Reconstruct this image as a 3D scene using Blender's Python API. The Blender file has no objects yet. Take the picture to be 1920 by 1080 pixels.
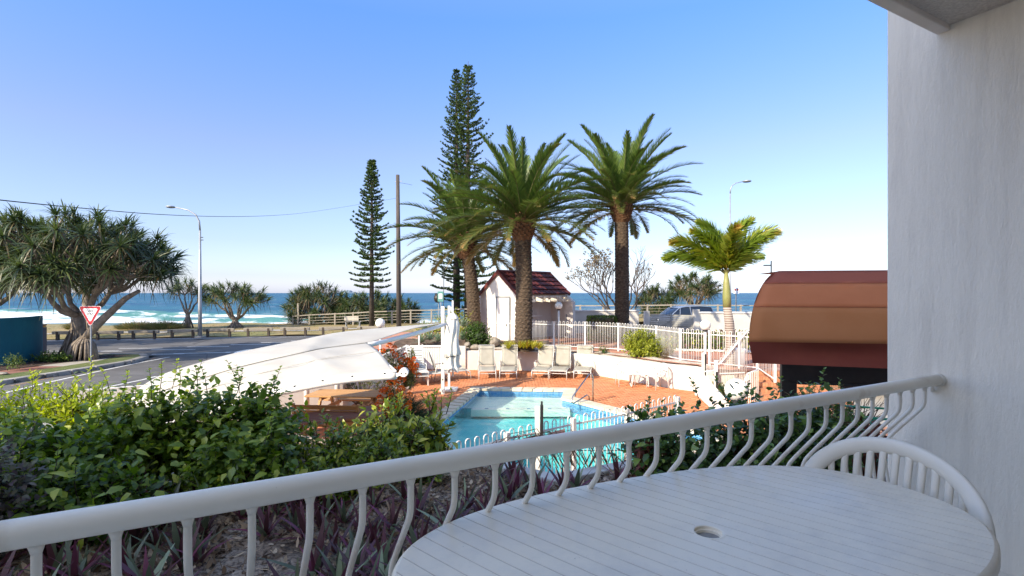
import bpy, bmesh, math, random
import numpy as np
from mathutils import Vector, Matrix

R = math.radians
scene = bpy.context.scene
col = scene.collection
random.seed(7)
rng = np.random.default_rng(11)

# ------------------------------------------------------------------ camera, world, sun, exposure
CZ = 3.2                       # eye height above the pool deck
F = 980.0                      # focal length in pixels of a 1920 wide picture
cam_d = bpy.data.cameras.new('camera')
cam = bpy.data.objects.new('camera', cam_d); col.objects.link(cam)
cam_d.sensor_width = 36; cam_d.lens = F / 1920 * 36
cam_d.shift_y = 9 / 1920
cam_d.clip_start = 0.05; cam_d.clip_end = 40000
cam.location = (0, 0, CZ); cam.rotation_euler = (R(90), 0, 0)
scene.camera = cam

SUN_AZ = (-0.70, -0.71)        # horizontal direction towards the sun
SUN_EL = R(33)
world = bpy.data.worlds.new('World'); scene.world = world; world.use_nodes = True
wn = world.node_tree; wn.nodes.clear()
sky = wn.nodes.new('ShaderNodeTexSky'); sky.sky_type = 'NISHITA'; sky.sun_disc = False
sky.sun_elevation = SUN_EL; sky.sun_rotation = math.atan2(SUN_AZ[0], SUN_AZ[1])
sky.altitude = 0; sky.air_density = 1.0; sky.dust_density = 1.0; sky.ozone_density = 2.0
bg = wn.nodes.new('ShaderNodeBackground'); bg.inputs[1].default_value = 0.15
wo = wn.nodes.new('ShaderNodeOutputWorld')
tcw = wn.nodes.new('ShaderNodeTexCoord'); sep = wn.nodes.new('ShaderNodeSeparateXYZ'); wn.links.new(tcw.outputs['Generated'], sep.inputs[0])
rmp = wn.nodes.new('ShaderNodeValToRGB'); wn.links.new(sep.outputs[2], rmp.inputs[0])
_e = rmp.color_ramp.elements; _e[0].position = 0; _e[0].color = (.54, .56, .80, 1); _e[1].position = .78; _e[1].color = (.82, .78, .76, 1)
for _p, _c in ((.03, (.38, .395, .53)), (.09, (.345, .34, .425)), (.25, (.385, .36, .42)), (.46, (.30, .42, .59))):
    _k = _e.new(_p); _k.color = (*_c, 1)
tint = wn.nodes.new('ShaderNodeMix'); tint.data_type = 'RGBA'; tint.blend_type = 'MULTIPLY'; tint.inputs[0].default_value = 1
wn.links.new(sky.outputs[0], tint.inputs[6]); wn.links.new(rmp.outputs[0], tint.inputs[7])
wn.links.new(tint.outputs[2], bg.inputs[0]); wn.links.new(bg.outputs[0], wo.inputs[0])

sun_d = bpy.data.lights.new('sun', 'SUN'); sun_d.energy = 2.05; sun_d.angle = R(0.5); sun_d.color = (1, 0.87, 0.66)
sun = bpy.data.objects.new('sun', sun_d); col.objects.link(sun)
ce = math.cos(SUN_EL); sv = Vector((SUN_AZ[0] * ce, SUN_AZ[1] * ce, math.sin(SUN_EL))).normalized()
sun.rotation_euler = sv.to_track_quat('Z', 'Y').to_euler()
sun.location = (-20, -20, 30)

scene.view_settings.view_transform = 'Standard'; scene.view_settings.look = 'None'
scene.view_settings.gamma = 1; scene.view_settings.use_curve_mapping = False
scene.view_settings.exposure = 1.93
scene.render.engine = 'CYCLES'
scene.cycles.use_denoising = True
scene.cycles.max_bounces = 8; scene.cycles.transparent_max_bounces = 12
scene.cycles.volume_bounces = 0

# ------------------------------------------------------------------ helpers
HZ = 549.0
def G(px, py, z=0.0):
    Y = (CZ - z) * F / (py - HZ)
    return ((px - 960) * Y / F, Y)
def at(px, py, Y):
    return Vector(((px - 960) * Y / F, Y, CZ - (py - HZ) * Y / F))

ORG = {}
def tag(o, label=None, cat=None, group=None, kind=None):
    if label: o['label'] = label
    if cat: o['category'] = cat
    if group: o['group'] = group
    if kind: o['kind'] = kind
    return o
def thing(name, label, cat, loc=(0, 0, 0), group=None, kind=None):
    o = bpy.data.objects.new(name, None); col.objects.link(o)
    o.location = loc; o.empty_display_size = 0.2
    ORG[o.name] = Vector(loc)
    return tag(o, label, cat, group, kind)
def place(o, loc=None, rz=None):
    if loc is not None: o.location = loc
    if rz is not None: o.rotation_euler = (0, 0, rz)
def copy_tree(o, parent=None):
    c = o.copy(); col.objects.link(c)
    if parent is not None: c.parent = parent
    for ch in list(o.children): copy_tree(ch, c)
    return c

def link(name, me, mat, parent=None, label=None, kind=None, smooth=False):
    if mat is not None and len(me.materials) == 0: me.materials.append(mat)
    o = bpy.data.objects.new(name, me); col.objects.link(o)
    if parent is not None: o.parent = parent
    if label: o['label'] = label
    if kind: o['kind'] = kind
    if smooth: me.polygons.foreach_set('use_smooth', [True] * len(me.polygons))
    return o
def inst(name, me, parent=None, loc=(0, 0, 0), rz=0.0, sc=(1, 1, 1), M=None):
    o = bpy.data.objects.new(name, me); col.objects.link(o)
    if parent is not None: o.parent = parent
    if M is not None: o.matrix_basis = M
    else:
        o.location = loc; o.rotation_euler = (0, 0, rz); o.scale = sc
    return o

class MB:
    """collects polygons; .build links them as ONE mesh object"""
    def __init__(s): s.v = []; s.f = []
    def add(s, vs, fs):
        n = len(s.v); s.v.extend([tuple(q) for q in vs]); s.f.extend([tuple(i + n for i in f) for f in fs]); return s
    def box(s, c, d, rz=0, rx=0, ry=0):
        M = Matrix.Rotation(rz, 3, 'Z') @ Matrix.Rotation(ry, 3, 'Y') @ Matrix.Rotation(rx, 3, 'X')
        c = Vector(c); vs = []
        for i in (-.5, .5):
            for j in (-.5, .5):
                for k in (-.5, .5): vs.append(c + M @ Vector((i * d[0], j * d[1], k * d[2])))
        return s.add(vs, [(0, 1, 3, 2), (4, 6, 7, 5), (0, 4, 5, 1), (2, 3, 7, 6), (0, 2, 6, 4), (1, 5, 7, 3)])
    def bar(s, a, b, w, h, up=(0, 0, 1)):
        """square bar from a to b"""
        a = Vector(a); b = Vector(b); d = (b - a).normalized(); u = Vector(up)
        if abs(d.dot(u)) > .98: u = Vector((1, 0, 0))
        sd = d.cross(u).normalized(); u = sd.cross(d).normalized()
        vs = []
        for p in (a, b):
            for i, j in ((-1, -1), (1, -1), (1, 1), (-1, 1)): vs.append(p + sd * w / 2 * i + u * h / 2 * j)
        return s.add(vs, [(3, 2, 1, 0), (4, 5, 6, 7), (0, 1, 5, 4), (1, 2, 6, 5), (2, 3, 7, 6), (3, 0, 4, 7)])
    def tube(s, path, r, n=8, r2=None, cap=True, up=None):
        P = [Vector(p) for p in path]; m = len(P)
        if not hasattr(r, '__len__'): r = [r] * m
        rb = r if r2 is None else (r2 if hasattr(r2, '__len__') else [r2] * m)
        rings = []; prev = Vector(up) if up is not None else None
        for i, p in enumerate(P):
            d = (P[min(i + 1, m - 1)] - P[max(i - 1, 0)])
            d = d.normalized() if d.length > 1e-9 else Vector((0, 0, 1))
            if prev is None or (up is not None): 
                a = Vector(up) if up is not None else (Vector((0, 0, 1)) if abs(d.z) < .9 else Vector((1, 0, 0)))
            else: a = prev
            sd = d.cross(a)
            if sd.length < 1e-5: sd = d.cross(Vector((.3, .9, .2)))
            sd.normalize(); u = sd.cross(d).normalized(); prev = u
            rings.append([p + sd * math.cos(2 * math.pi * k / n) * r[i] + u * math.sin(2 * math.pi * k / n) * rb[i] for k in range(n)])
        vs = [q for ring in rings for q in ring]; fs = []
        for i in range(m - 1):
            for k in range(n):
                k2 = (k + 1) % n; fs.append((i * n + k, i * n + k2, (i + 1) * n + k2, (i + 1) * n + k))
        if cap: fs.append(tuple(range(n))[::-1]); fs.append(tuple((m - 1) * n + k for k in range(n)))
        return s.add(vs, fs)
    def lathe(s, prof, c=(0, 0, 0), n=24, a0=0, a1=2 * math.pi):
        full = abs(a1 - a0 - 2 * math.pi) < 1e-6; k = n if full else n + 1; vs = []; fs = []
        for (r, z) in prof:
            for i in range(k):
                a = a0 + (a1 - a0) * i / n; vs.append((c[0] + r * math.cos(a), c[1] + r * math.sin(a), c[2] + z))
        for j in range(len(prof) - 1):
            for i in range(n):
                i2 = (i + 1) % k; fs.append((j * k + i, j * k + i2, (j + 1) * k + i2, (j + 1) * k + i))
        return s.add(vs, fs)
    def sphere(s, c, r, n=20, sz=1.0):
        m = n // 2
        return s.lathe([(r * math.sin(math.pi * j / m) + 1e-5, -r * sz * math.cos(math.pi * j / m)) for j in range(m + 1)], c, n)
    def prism(s, poly, z0, z1):
        n = len(poly); vs = [(x, y, z0) for x, y in poly] + [(x, y, z1) for x, y in poly]
        return s.add(vs, [tuple(range(n))[::-1], tuple(range(n, 2 * n))] + [(i, (i + 1) % n, n + (i + 1) % n, n + i) for i in range(n)])
    def grid(s, fn, nu, nv, wrap=False):
        vs = [fn(i / nu, j / nv) for j in range(nv + 1) for i in range(nu + 1)]
        return s.add(vs, [(j * (nu + 1) + i, j * (nu + 1) + i + 1, (j + 1) * (nu + 1) + i + 1, (j + 1) * (nu + 1) + i) for j in range(nv) for i in range(nu)])
    def build(s, name, mat, parent=None, label=None, kind=None, smooth=False, bevel=0, off=None, cat=None, group=None, loc=None):
        o0 = Vector((0, 0, 0))
        if off is not None: o0 = Vector(off)
        elif parent is not None and parent.name in ORG: o0 = ORG[parent.name]
        elif loc is not None: o0 = Vector(loc)
        me = bpy.data.meshes.new(name)
        me.from_pydata([(v[0] - o0.x, v[1] - o0.y, v[2] - o0.z) for v in s.v], [], s.f); me.update()
        o = link(name, me, mat, parent, label, kind, smooth)
        if loc is not None and parent is None: o.location = o0
        ORG[o.name] = o0
        if smooth and smooth != True:
            pass
        if bevel:
            b = o.modifiers.new('bevel', 'BEVEL'); b.width = bevel; b.segments = 2; b.limit_method = 'ANGLE'; b.angle_limit = R(40)
        if cat: o['category'] = cat
        if group: o['group'] = group
        return o

def auto_smooth(o, ang=40):
    me = o.data
    me.polygons.foreach_set('use_smooth', [True] * len(me.polygons))
    try: me.set_sharp_from_angle(angle=R(ang))
    except Exception: pass
    return o

def holed(name, outer, holes, z, mat, parent=None, kind=None, label=None, zf=None):
    bm = bmesh.new(); edges = []
    for loop in [outer] + holes:
        vs = [bm.verts.new((x, y, z)) for x, y in loop]
        for i in range(len(vs)): edges.append(bm.edges.new((vs[i], vs[(i + 1) % len(vs)])))
    bmesh.ops.triangle_fill(bm, use_beauty=True, use_dissolve=False, edges=edges)
    for f in bm.faces:
        if f.normal.z < 0: f.normal_flip()
    if zf:
        for v in bm.verts: v.co.z = zf(v.co.x, v.co.y)
    me = bpy.data.meshes.new(name); bm.to_mesh(me); bm.free()
    return link(name, me, mat, parent, label, kind)

def inpoly(x, y, poly):
    c = False; j = len(poly) - 1
    for i in range(len(poly)):
        xi, yi = poly[i]; xj, yj = poly[j]
        if (yi > y) != (yj > y) and x < (xj - xi) * (y - yi) / (yj - yi) + xi: c = not c
        j = i
    return c

# ------------------------------------------------------------------ materials
def nodes_mat(name):
    m = bpy.data.materials.new(name); m.use_nodes = True; nt = m.node_tree
    return m, nt, nt.nodes['Principled BSDF'], nt.nodes['Material Output']
def c4(c): return (c[0], c[1], c[2], 1)
def ramp(nt, fac, stops):
    r = nt.nodes.new('ShaderNodeValToRGB'); e = r.color_ramp.elements
    e[0].position, e[0].color = stops[0][0], c4(stops[0][1]); e[1].position, e[1].color = stops[-1][0], c4(stops[-1][1])
    for p, c in stops[1:-1]:
        k = e.new(p); k.color = c4(c)
    nt.links.new(fac, r.inputs[0]); return r.outputs[0]
def noise(nt, scale, detail=4, vec=None, rough=.55, stretch=None, world=False):
    n = nt.nodes.new('ShaderNodeTexNoise'); n.inputs['Scale'].default_value = scale
    n.inputs['Detail'].default_value = detail; n.inputs['Roughness'].default_value = rough
    if vec is None:
        if world: vec = nt.nodes.new('ShaderNodeNewGeometry').outputs['Position']
        else: vec = nt.nodes.new('ShaderNodeTexCoord').outputs['Object']
    if stretch:
        mp = nt.nodes.new('ShaderNodeMapping'); mp.inputs['Scale'].default_value = stretch
        nt.links.new(vec, mp.inputs[0]); vec = mp.outputs[0]
    nt.links.new(vec, n.inputs['Vector']); return n.outputs['Fac']
def bump(nt, b, h, strength=.3, dist=.01):
    n = nt.nodes.new('ShaderNodeBump'); n.inputs['Strength'].default_value = strength; n.inputs['Distance'].default_value = dist
    nt.links.new(h, n.inputs['Height']); nt.links.new(n.outputs[0], b.inputs['Normal']); return n
def mixc(nt, fac, a, b):
    m = nt.nodes.new('ShaderNodeMix'); m.data_type = 'RGBA'
    if isinstance(fac, float): m.inputs[0].default_value = fac
    else: nt.links.new(fac, m.inputs[0])
    for s, v in ((6, a), (7, b)):
        if isinstance(v, tuple): m.inputs[s].default_value = c4(v)
        else: nt.links.new(v, m.inputs[s])
    return m.outputs[2]
def mth(nt, op, a, b=None, clamp=False):
    m = nt.nodes.new('ShaderNodeMath'); m.operation = op; m.use_clamp = clamp
    for i, v in enumerate((a, b)):
        if v is None: continue
        if isinstance(v, (int, float)): m.inputs[i].default_value = v
        else: nt.links.new(v, m.inputs[i])
    return m.outputs[0]

def mat(name, c1, c2=None, scale=3, rough=.6, bs=0, bsc=60, bd=.005, metal=0, stretch=None, spec=.5, world=False, lo=.35, hi=.65, detail=4, objvar=0, dirt=None):
    m, nt, b, o = nodes_mat(name)
    c2 = c2 or c1
    f = noise(nt, scale, detail, stretch=stretch, world=world)
    c = ramp(nt, f, [(lo, c1), (hi, c2)])
    if dirt:
        g = noise(nt, dirt[1], 5, world=world); g = ramp(nt, g, [(dirt[2], (0, 0, 0)), (dirt[2] + .12, (1, 1, 1))])
        c = mixc(nt, g, c, dirt[0])
    if objvar:
        oi = nt.nodes.new('ShaderNodeObjectInfo')
        h = nt.nodes.new('ShaderNodeHueSaturation'); nt.links.new(c, h.inputs['Color'])
        nt.links.new(mth(nt, 'ADD', mth(nt, 'MULTIPLY', oi.outputs['Random'], objvar * 2), 1 - objvar), h.inputs['Value']); c = h.outputs[0]
    nt.links.new(c, b.inputs['Base Color']); b.inputs['Roughness'].default_value = rough
    b.inputs['Metallic'].default_value = metal; b.inputs['Specular IOR Level'].default_value = spec
    if bs: bump(nt, b, noise(nt, bsc, 5, stretch=stretch, world=world), bs, bd)
    return m

def leafmat(name, stops, rough=.45, trans=.35, spec=.4, tcol=None):
    """per leaf tint 'v' picks the colour; light shines through the blade"""
    m, nt, b, o = nodes_mat(name)
    a = nt.nodes.new('ShaderNodeAttribute'); a.attribute_name = 'v'
    oi = nt.nodes.new('ShaderNodeObjectInfo')
    f = mth(nt, 'ADD', a.outputs['Fac'], mth(nt, 'MULTIPLY', mth(nt, 'SUBTRACT', oi.outputs['Random'], .5), .15), True)
    c = ramp(nt, f, stops)
    nt.links.new(c, b.inputs['Base Color']); b.inputs['Roughness'].default_value = rough; b.inputs['Specular IOR Level'].default_value = spec
    t = nt.nodes.new('ShaderNodeBsdfTranslucent')
    h = nt.nodes.new('ShaderNodeHueSaturation'); h.inputs['Value'].default_value = 1.5; h.inputs['Saturation'].default_value = 1.1
    nt.links.new(c, h.inputs['Color']); nt.links.new(h.outputs[0], t.inputs[0])
    mx = nt.nodes.new('ShaderNodeMixShader'); mx.inputs[0].default_value = trans
    nt.links.new(b.outputs[0], mx.inputs[1]); nt.links.new(t.outputs[0], mx.inputs[2]); nt.links.new(mx.outputs[0], o.inputs[0])
    return m

W_PAINT = mat('white_paint', (.80, .80, .78), (.76, .75, .73), 2, .35, .05, 40, dirt=((.55, .50, .42), 9, .66))
W_RAIL = mat('rail_paint', (.88, .82, .70), (.85, .79, .67), 3, .33, .08, 60, .002, dirt=((.66, .56, .44), 5, .60))
def _rail():
    m = W_RAIL; nt = m.node_tree; b = nt.nodes['Principled BSDF']; old = b.inputs['Base Color'].links[0].from_socket
    g = noise(nt, 38, 6, rough=.7); c = mixc(nt, ramp(nt, g, [(.70, (0, 0, 0)), (.72, (1, 1, 1))]), old, (.36, .30, .24))
    g = noise(nt, 16, 6, rough=.75); c = mixc(nt, ramp(nt, g, [(.735, (0, 0, 0)), (.745, (1, 1, 1))]), c, (.20, .10, .05))
    g = noise(nt, 1.6, 5); c = mixc(nt, ramp(nt, g, [(.48, (0, 0, 0)), (.7, (.5, .5, .5))]), c, (.66, .60, .52)); nt.links.new(c, b.inputs['Base Color'])
_rail()
W_WALL = mat('white_render', (.68, .66, .62), (.58, .55, .50), 1.2, .85, .3, 40, .01, dirt=((.48, .42, .36), 1.6, .64))
W_PLASTIC = mat('white_plastic', (.70, .70, .68), (.66, .66, .63), 2, .4)
CREAM_PLASTIC = mat('cream_plastic', (.82, .76, .64), (.79, .73, .61), 3, .38, .04, 150, .001)
GREY_STEEL = mat('grey_steel', (.38, .40, .42), (.30, .32, .34), 3, .45, metal=.3)
BLACK = mat('black_metal', (.02, .02, .022), None, 3, .5)
DARK = mat('dark_timber', (.018, .013, .010), (.028, .020, .016), 6, .5, .2, 60)

# ------------------------------------------------------------------ leaves
def t_leaf(fold=.25, wide=.5):
    """ovate leaf, midrib fold, 8 triangles"""
    V = [(0, 0, 0), (.3, -.5, fold * .3), (.33, 0, 0), (.3, .5, fold * .3), (.68, -.36, fold * .22 + .0), (.70, 0, -.02), (.68, .36, fold * .22), (1, 0, -.06)]
    Fs = [(0, 1, 2), (0, 2, 3), (1, 4, 2), (2, 4, 5), (2, 5, 6), (2, 6, 3), (4, 7, 5), (5, 7, 6)]
    return np.array(V, float), np.array(Fs)
def t_diamond(fold=.2):
    V = [(0, 0, 0), (.45, -.5, fold), (.45, .5, fold), (1, 0, 0)]
    return np.array(V, float), np.array([(0, 1, 2), (1, 3, 2)])
def t_blade(seg=3, fold=0.0, wmax=.35):
    V = []; Fs = []
    for i in range(seg + 1):
        t = i / seg; w = (.5 * (1 - t) ** .8 * (.6 + .8 * min(t / wmax, 1) * .5)) if i else .35
        if i == seg: w = .03
        V += [(t, -w, fold * w), (t, w, fold * w)]
    for i in range(seg):
        a = 2 * i; Fs += [(a, a + 2, a + 1), (a + 1, a + 2, a + 3)]
    return np.array(V, float), np.array(Fs)
LEAF = t_leaf(); DIA = t_diamond(); BLADE = t_blade(4); BLADE2 = t_blade(2); SPEAR = t_blade(5, .6, .45)

def nrm(a): return a / (np.linalg.norm(a, axis=-1, keepdims=True) + 1e-9)
class Leaves:
    def __init__(s): s.V = []; s.T = []; s.A = []; s.n = 0
    def add(s, T, P, D, U, L, W, droop=0.0, v=None):
        P = np.asarray(P, float); D = nrm(np.asarray(D, float)); U = np.asarray(U, float); k = len(P)
        if k == 0: return s
        if U.ndim == 1: U = np.tile(U, (k, 1))
        S = np.cross(D, U); bad = np.linalg.norm(S, axis=1) < 1e-3; S[bad] = (1, 0, 0); S = nrm(S); N = np.cross(S, D)
        L = np.broadcast_to(L, (k,)); W = np.broadcast_to(W, (k,)); droop = np.broadcast_to(droop, (k,))
        tv, tf = T
        V = P[:, None] + D[:, None] * (tv[None, :, 0, None] * L[:, None, None]) + S[:, None] * (tv[None, :, 1, None] * W[:, None, None]) + N[:, None] * (tv[None, :, 2, None] * W[:, None, None])
        V[:, :, 2] -= (tv[None, :, 0] ** 2) * (L * droop)[:, None]
        F_ = tf[None] + (np.arange(k) * len(tv))[:, None, None] + s.n
        if v is None: v = rng.random(k)
        s.V.append(V.reshape(-1, 3)); s.T.append(F_.reshape(-1, 3)); s.A.append(np.repeat(v, len(tv))); s.n += k * len(tv)
        return s
    def mesh(s, name, mat, off=(0, 0, 0)):
        V = np.concatenate(s.V) - np.array(off); T = np.concatenate(s.T); A = np.concatenate(s.A)
        me = bpy.data.meshes.new(name)
        me.vertices.add(len(V)); me.vertices.foreach_set('co', V.astype(np.float32).ravel())
        me.loops.add(T.size); me.loops.foreach_set('vertex_index', T.astype(np.int32).ravel())
        me.polygons.add(len(T)); me.polygons.foreach_set('loop_start', np.arange(0, T.size, 3, dtype=np.int32))
        me.polygons.foreach_set('loop_total', np.full(len(T), 3, dtype=np.int32))
        me.update(calc_edges=True)
        at_ = me.attributes.new('v', 'FLOAT', 'POINT'); at_.data.foreach_set('value', A.astype(np.float32))
        me.polygons.foreach_set('use_smooth', [True] * len(me.polygons)); me.materials.append(mat); return me
    def build(s, name, mat, parent=None, label=None, kind=None):
        off = ORG.get(parent.name, Vector((0, 0, 0))) if parent is not None else (0, 0, 0)
        return link(name, s.mesh(name, mat, tuple(off)), None, parent, label, kind)

def leaf_mesh(name, T, mat, L=1, W=.5, v=.5, droop=0):
    l = Leaves(); l.add(T, [(0, 0, 0)], [(1, 0, 0)], (0, 0, 1), L, W, droop, np.array([v])); return l.mesh(name, mat)
def leafM(P, D, U, s=1.0, off=(0, 0, 0)):
    D = Vector(D).normalized(); S = D.cross(Vector(U))
    if S.length < 1e-3: S = Vector((1, 0, 0))
    S.normalize(); N = S.cross(D)
    M = Matrix(((D.x, -S.x, N.x, P[0] - off[0]), (D.y, -S.y, N.y, P[1] - off[1]), (D.z, -S.z, N.z, P[2] - off[2]), (0, 0, 0, 1)))
    return M @ Matrix.Scale(s, 4)

def rdir(k, up=0.0):
    d = rng.normal(size=(k, 3)); d = nrm(d); d[:, 2] += up; return nrm(d)
def shell(k, c, r, power=.35, zmin=-1.0):
    """points inside an ellipsoid, crowded towards its skin, with clumps and gaps"""
    out = []
    c = np.array(c); r = np.array(r); ph = rng.random(6) * 6.28
    while sum(len(o) for o in out) < k:
        d = rdir(k * 2); rad = rng.random(k * 2) ** power
        lump = 1 + .16 * np.sin(3.1 * d[:, 0] * 2 + ph[0]) * np.sin(2.7 * d[:, 1] * 2 + ph[1]) + .10 * np.sin(7 * d[:, 0] + ph[2]) * np.sin(6 * d[:, 2] + ph[3])
        q = d * (rad * lump)[:, None]
        out.append(q[q[:, 2] > zmin])
    q = np.concatenate(out)[:k]
    return c + q * r, nrm(q / r)

def bush(name, label, cat, blobs, mat, n, L, W, T=DIA, per=6, up=.35, droop=.15, stem=None, group=None, base=None, zmin=-.9, parts=0, partmat=None, sprig=0, trunks=3, jitter=.5):
    """shrub of twigs carrying leaves; blobs = [(centre, radii)]"""
    cs = blobs
    base = Vector(base) if base is not None else Vector((cs[0][0][0], cs[0][0][1], cs[0][0][2] - cs[0][1][2]))
    t = thing(name, label, cat, base, group)
    lv = Leaves(); vol = np.array([r[0] * r[1] + r[0] * r[2] for c, r in cs]); vol = vol / vol.sum()
    st = MB(); big = []
    for (c, r), w in zip(cs, vol):
        k = max(4, int(n * w / per)); P, O = shell(k, c, r, zmin=zmin)
        k = len(P)
        tw = nrm(O * .8 + rdir(k) * jitter + np.array([0, 0, up]))
        ln = L * 2.2 * (.6 + .8 * rng.random(k))
        for j in range(per):
            f = (j + .5) / per
            pos = P - tw * (ln * (1 - f))[:, None]
            side = rdir(k); side = nrm(side - tw * (side * tw).sum(1)[:, None])
            d = nrm(tw * (.3 + .5 * f) + side * .9 + np.array([0, 0, .12]))
            u = nrm(np.array([0, 0, 1.]) + O * .5 + rdir(k) * .45)
            sc = (.65 + .6 * rng.random(k)) * (1 - .25 * f)
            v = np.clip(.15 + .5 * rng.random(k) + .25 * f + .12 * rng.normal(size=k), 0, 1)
            lv.add(T, pos, d, u, L * sc, W * sc, droop * (.4 + rng.random(k)), v)
        if stem is not None:
            for i in range(0, k, max(1, k // 60)):
                a = Vector(P[i]) - Vector(tw[i]) * ln[i]; b0 = Vector((c[0] + (a.x - c[0]) * .15, c[1] + (a.y - c[1]) * .15, base.z))
                st.tube([b0, (b0 + a) / 2 + Vector((0, 0, .05)), a, Vector(P[i])], [L * .10, L * .07, L * .05, L * .025], 4, cap=False)
    if sprig:
        for i in range(sprig):
            c, r = cs[rng.integers(len(cs))]
            x = c[0] + r[0] * rng.uniform(-.85, .85); y = c[1] + r[1] * rng.uniform(-.6, .4)
            z0 = c[2] + r[2] * .75; h = rng.uniform(.25, .5) * r[2] + L
            p0 = np.array([x, y, z0]); d0 = nrm(np.array([rng.normal() * .25, rng.normal() * .25, 1.]))
            st.tube([p0, p0 + d0 * h * .5 + np.array([.01, 0, 0]), p0 + d0 * h], [L * .045, L * .035, L * .02], 4, cap=False)
            m = 9
            for j in range(m):
                f = .25 + .75 * j / m; pp = p0 + d0 * h * f; a = j * 2.4 + i
                dd = np.array([math.cos(a), math.sin(a), .45 + f * .6]); s_ = (1.1 - .6 * f)
                lv.add(T, [pp], [dd], (0, 0, 1), L * s_, W * s_, droop, np.array([min(1, .55 + .3 * rng.random() + .15 * f)]))
    f = lv.build('foliage', mat, t, kind='stuff')
    if parts:
        mes = [leaf_mesh('leaf', LEAF, mat, L * 1.12, W * 1.1, v_, .12 + .2 * k_) for k_, v_ in enumerate((.45, .7, .95))]
        o = base
        for i in range(parts):
            c, r = cs[rng.choice(len(cs), p=vol)]
            P, O = shell(1, c, np.array(r) * 1.02, power=.08, zmin=-.3)
            if O[0][1] > .35: O[0][1] *= -1; P[0][1] = 2 * c[1] - P[0][1]
            D = nrm(O[0] * .7 + rdir(1)[0] * .8 + np.array([0, 0, -.05])); U = nrm(np.array([0, -.25, 1]) + O[0] * .5 + rdir(1)[0] * .3)
            inst('leaf', mes[i % 3], t, M=leafM(P[0], D, U, rng.uniform(.75, 1.25), o))
    if stem is not None and st.v: st.build('stem', stem, t, kind='stuff')
    return t
BARK = mat('bark', (.09, .065, .045), (.16, .12, .09), 9, .9, .6, 30, .02)
# ================================================================== THE SETTING
# --- pool outline (deck level z = 0)
POOL = [(-2.75, 6.9), (-1.06, 17.3), (1.73, 17.1), (1.52, 15.8), (3.08, 13.6), (4.5, 11.6), (2.3, 9.75)]
def offset_poly(poly, d):
    n = len(poly); out = []
    area = sum(poly[i][0] * poly[(i + 1) % n][1] - poly[(i + 1) % n][0] * poly[i][1] for i in range(n))
    sg = 1 if area > 0 else -1
    for i in range(n):
        a, b, c = Vector(poly[i - 1]), Vector(poly[i]), Vector(poly[(i + 1) % n])
        e1 = (b - a).normalized(); e2 = (c - b).normalized()
        n1 = Vector((e1.y, -e1.x)) * sg; n2 = Vector((e2.y, -e2.x)) * sg
        bis = (n1 + n2).normalized(); k = d / max(.35, bis.dot(n1)); out.append(tuple(b + bis * k))
    return out
CO = offset_poly(POOL, .36)

# retaining wall curve (plan, bottom of its face)
RET = [(-1.93, 21.7), (0.0, 21.65), (1.72, 21.2), (2.93, 20.5), (3.4, 20.1), (4.41, 18.8), (5.08, 17.7), (5.97, 16.95)]
RET_H = .79
TERR = .84
DECK = [(-8.5, 5.2), (-8.5, 14.5), (-4.2, 21.75)] + RET + [(8.95, 16.3), (8.95, 4.2), (1.2, 4.6), (-.4, 5.0)]

ocean_z = -5.0
# ground sheet
m_ground = mat('ground_concrete', (.30, .28, .25), (.38, .36, .32), .6, .9, .15, 20, .01, world=True)
g_outer = [(-220, -60), (220, -60), (220, 34), (-13, 33.5), (-33, 32), (-220, 30)]
holed('ground', g_outer, [offset_poly(POOL, .02)], -.06, m_ground, kind='structure')

# --- far road and side street
m_road, nt, b, o = nodes_mat('asphalt')
f1 = noise(nt, .35, 5, world=True); f2 = noise(nt, 60, 3, world=True)
c = ramp(nt, f1, [(.35, (.075, .072, .070)), (.65, (.115, .11, .105))])
c = mixc(nt, mth(nt, 'MULTIPLY', f2, .35), c, (.17, .165, .16)); g = noise(nt, .9, 6, world=True, stretch=(.5, 1.6, 1)); c = mixc(nt, ramp(nt, g, [(.54, (0, 0, 0)), (.62, (.7, .7, .7))]), c, (.16, .155, .15))
g = noise(nt, .16, 3, world=True); c = mixc(nt, ramp(nt, g, [(.56, (0, 0, 0)), (.565, (.5, .5, .5))]), c, (.055, .053, .052))
vo = nt.nodes.new('ShaderNodeTexVoronoi'); vo.feature = 'DISTANCE_TO_EDGE'; vo.inputs['Scale'].default_value = .35
nt.links.new(nt.nodes.new('ShaderNodeNewGeometry').outputs['Position'], vo.inputs['Vector']); c = mixc(nt, ramp(nt, vo.outputs['Distance'], [(.004, (.7, .7, .7)), (.012, (0, 0, 0))]), c, (.035, .034, .033))
nt.links.new(c, b.inputs['Base Color'])
b.inputs['Roughness'].default_value = .85; bump(nt, b, f2, .3, .01)
def sheet(name, poly, z, m, kind='structure', zf=None):
    return holed(name, poly, [], z, m, kind=kind, zf=zf)
def far_edge(x): return 33.9 + (x + 32.9) * .215
RD = 0.10
sheet('road', [(-120, 25.6), (-17.3, 25.6), (-17.0, 17.5), (-16.6, 8), (-10.5, 8), (-9.6, 20), (-7, 25.4), (-3, 27.2), (10, 33.6), (60, 44), (60, far_edge(60)), (-120, far_edge(-120))], RD, m_road)
m_drive = mat('driveway_concrete', (.30, .28, .26), (.38, .36, .33), .8, .9, .2, 30, .01, world=True)
sheet('driveway', [(-10.5, 6), (-22, 6), (-22, 14.2), (-12.5, 13.4), (-10.2, 12.0)], RD + .004, m_drive)

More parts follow.
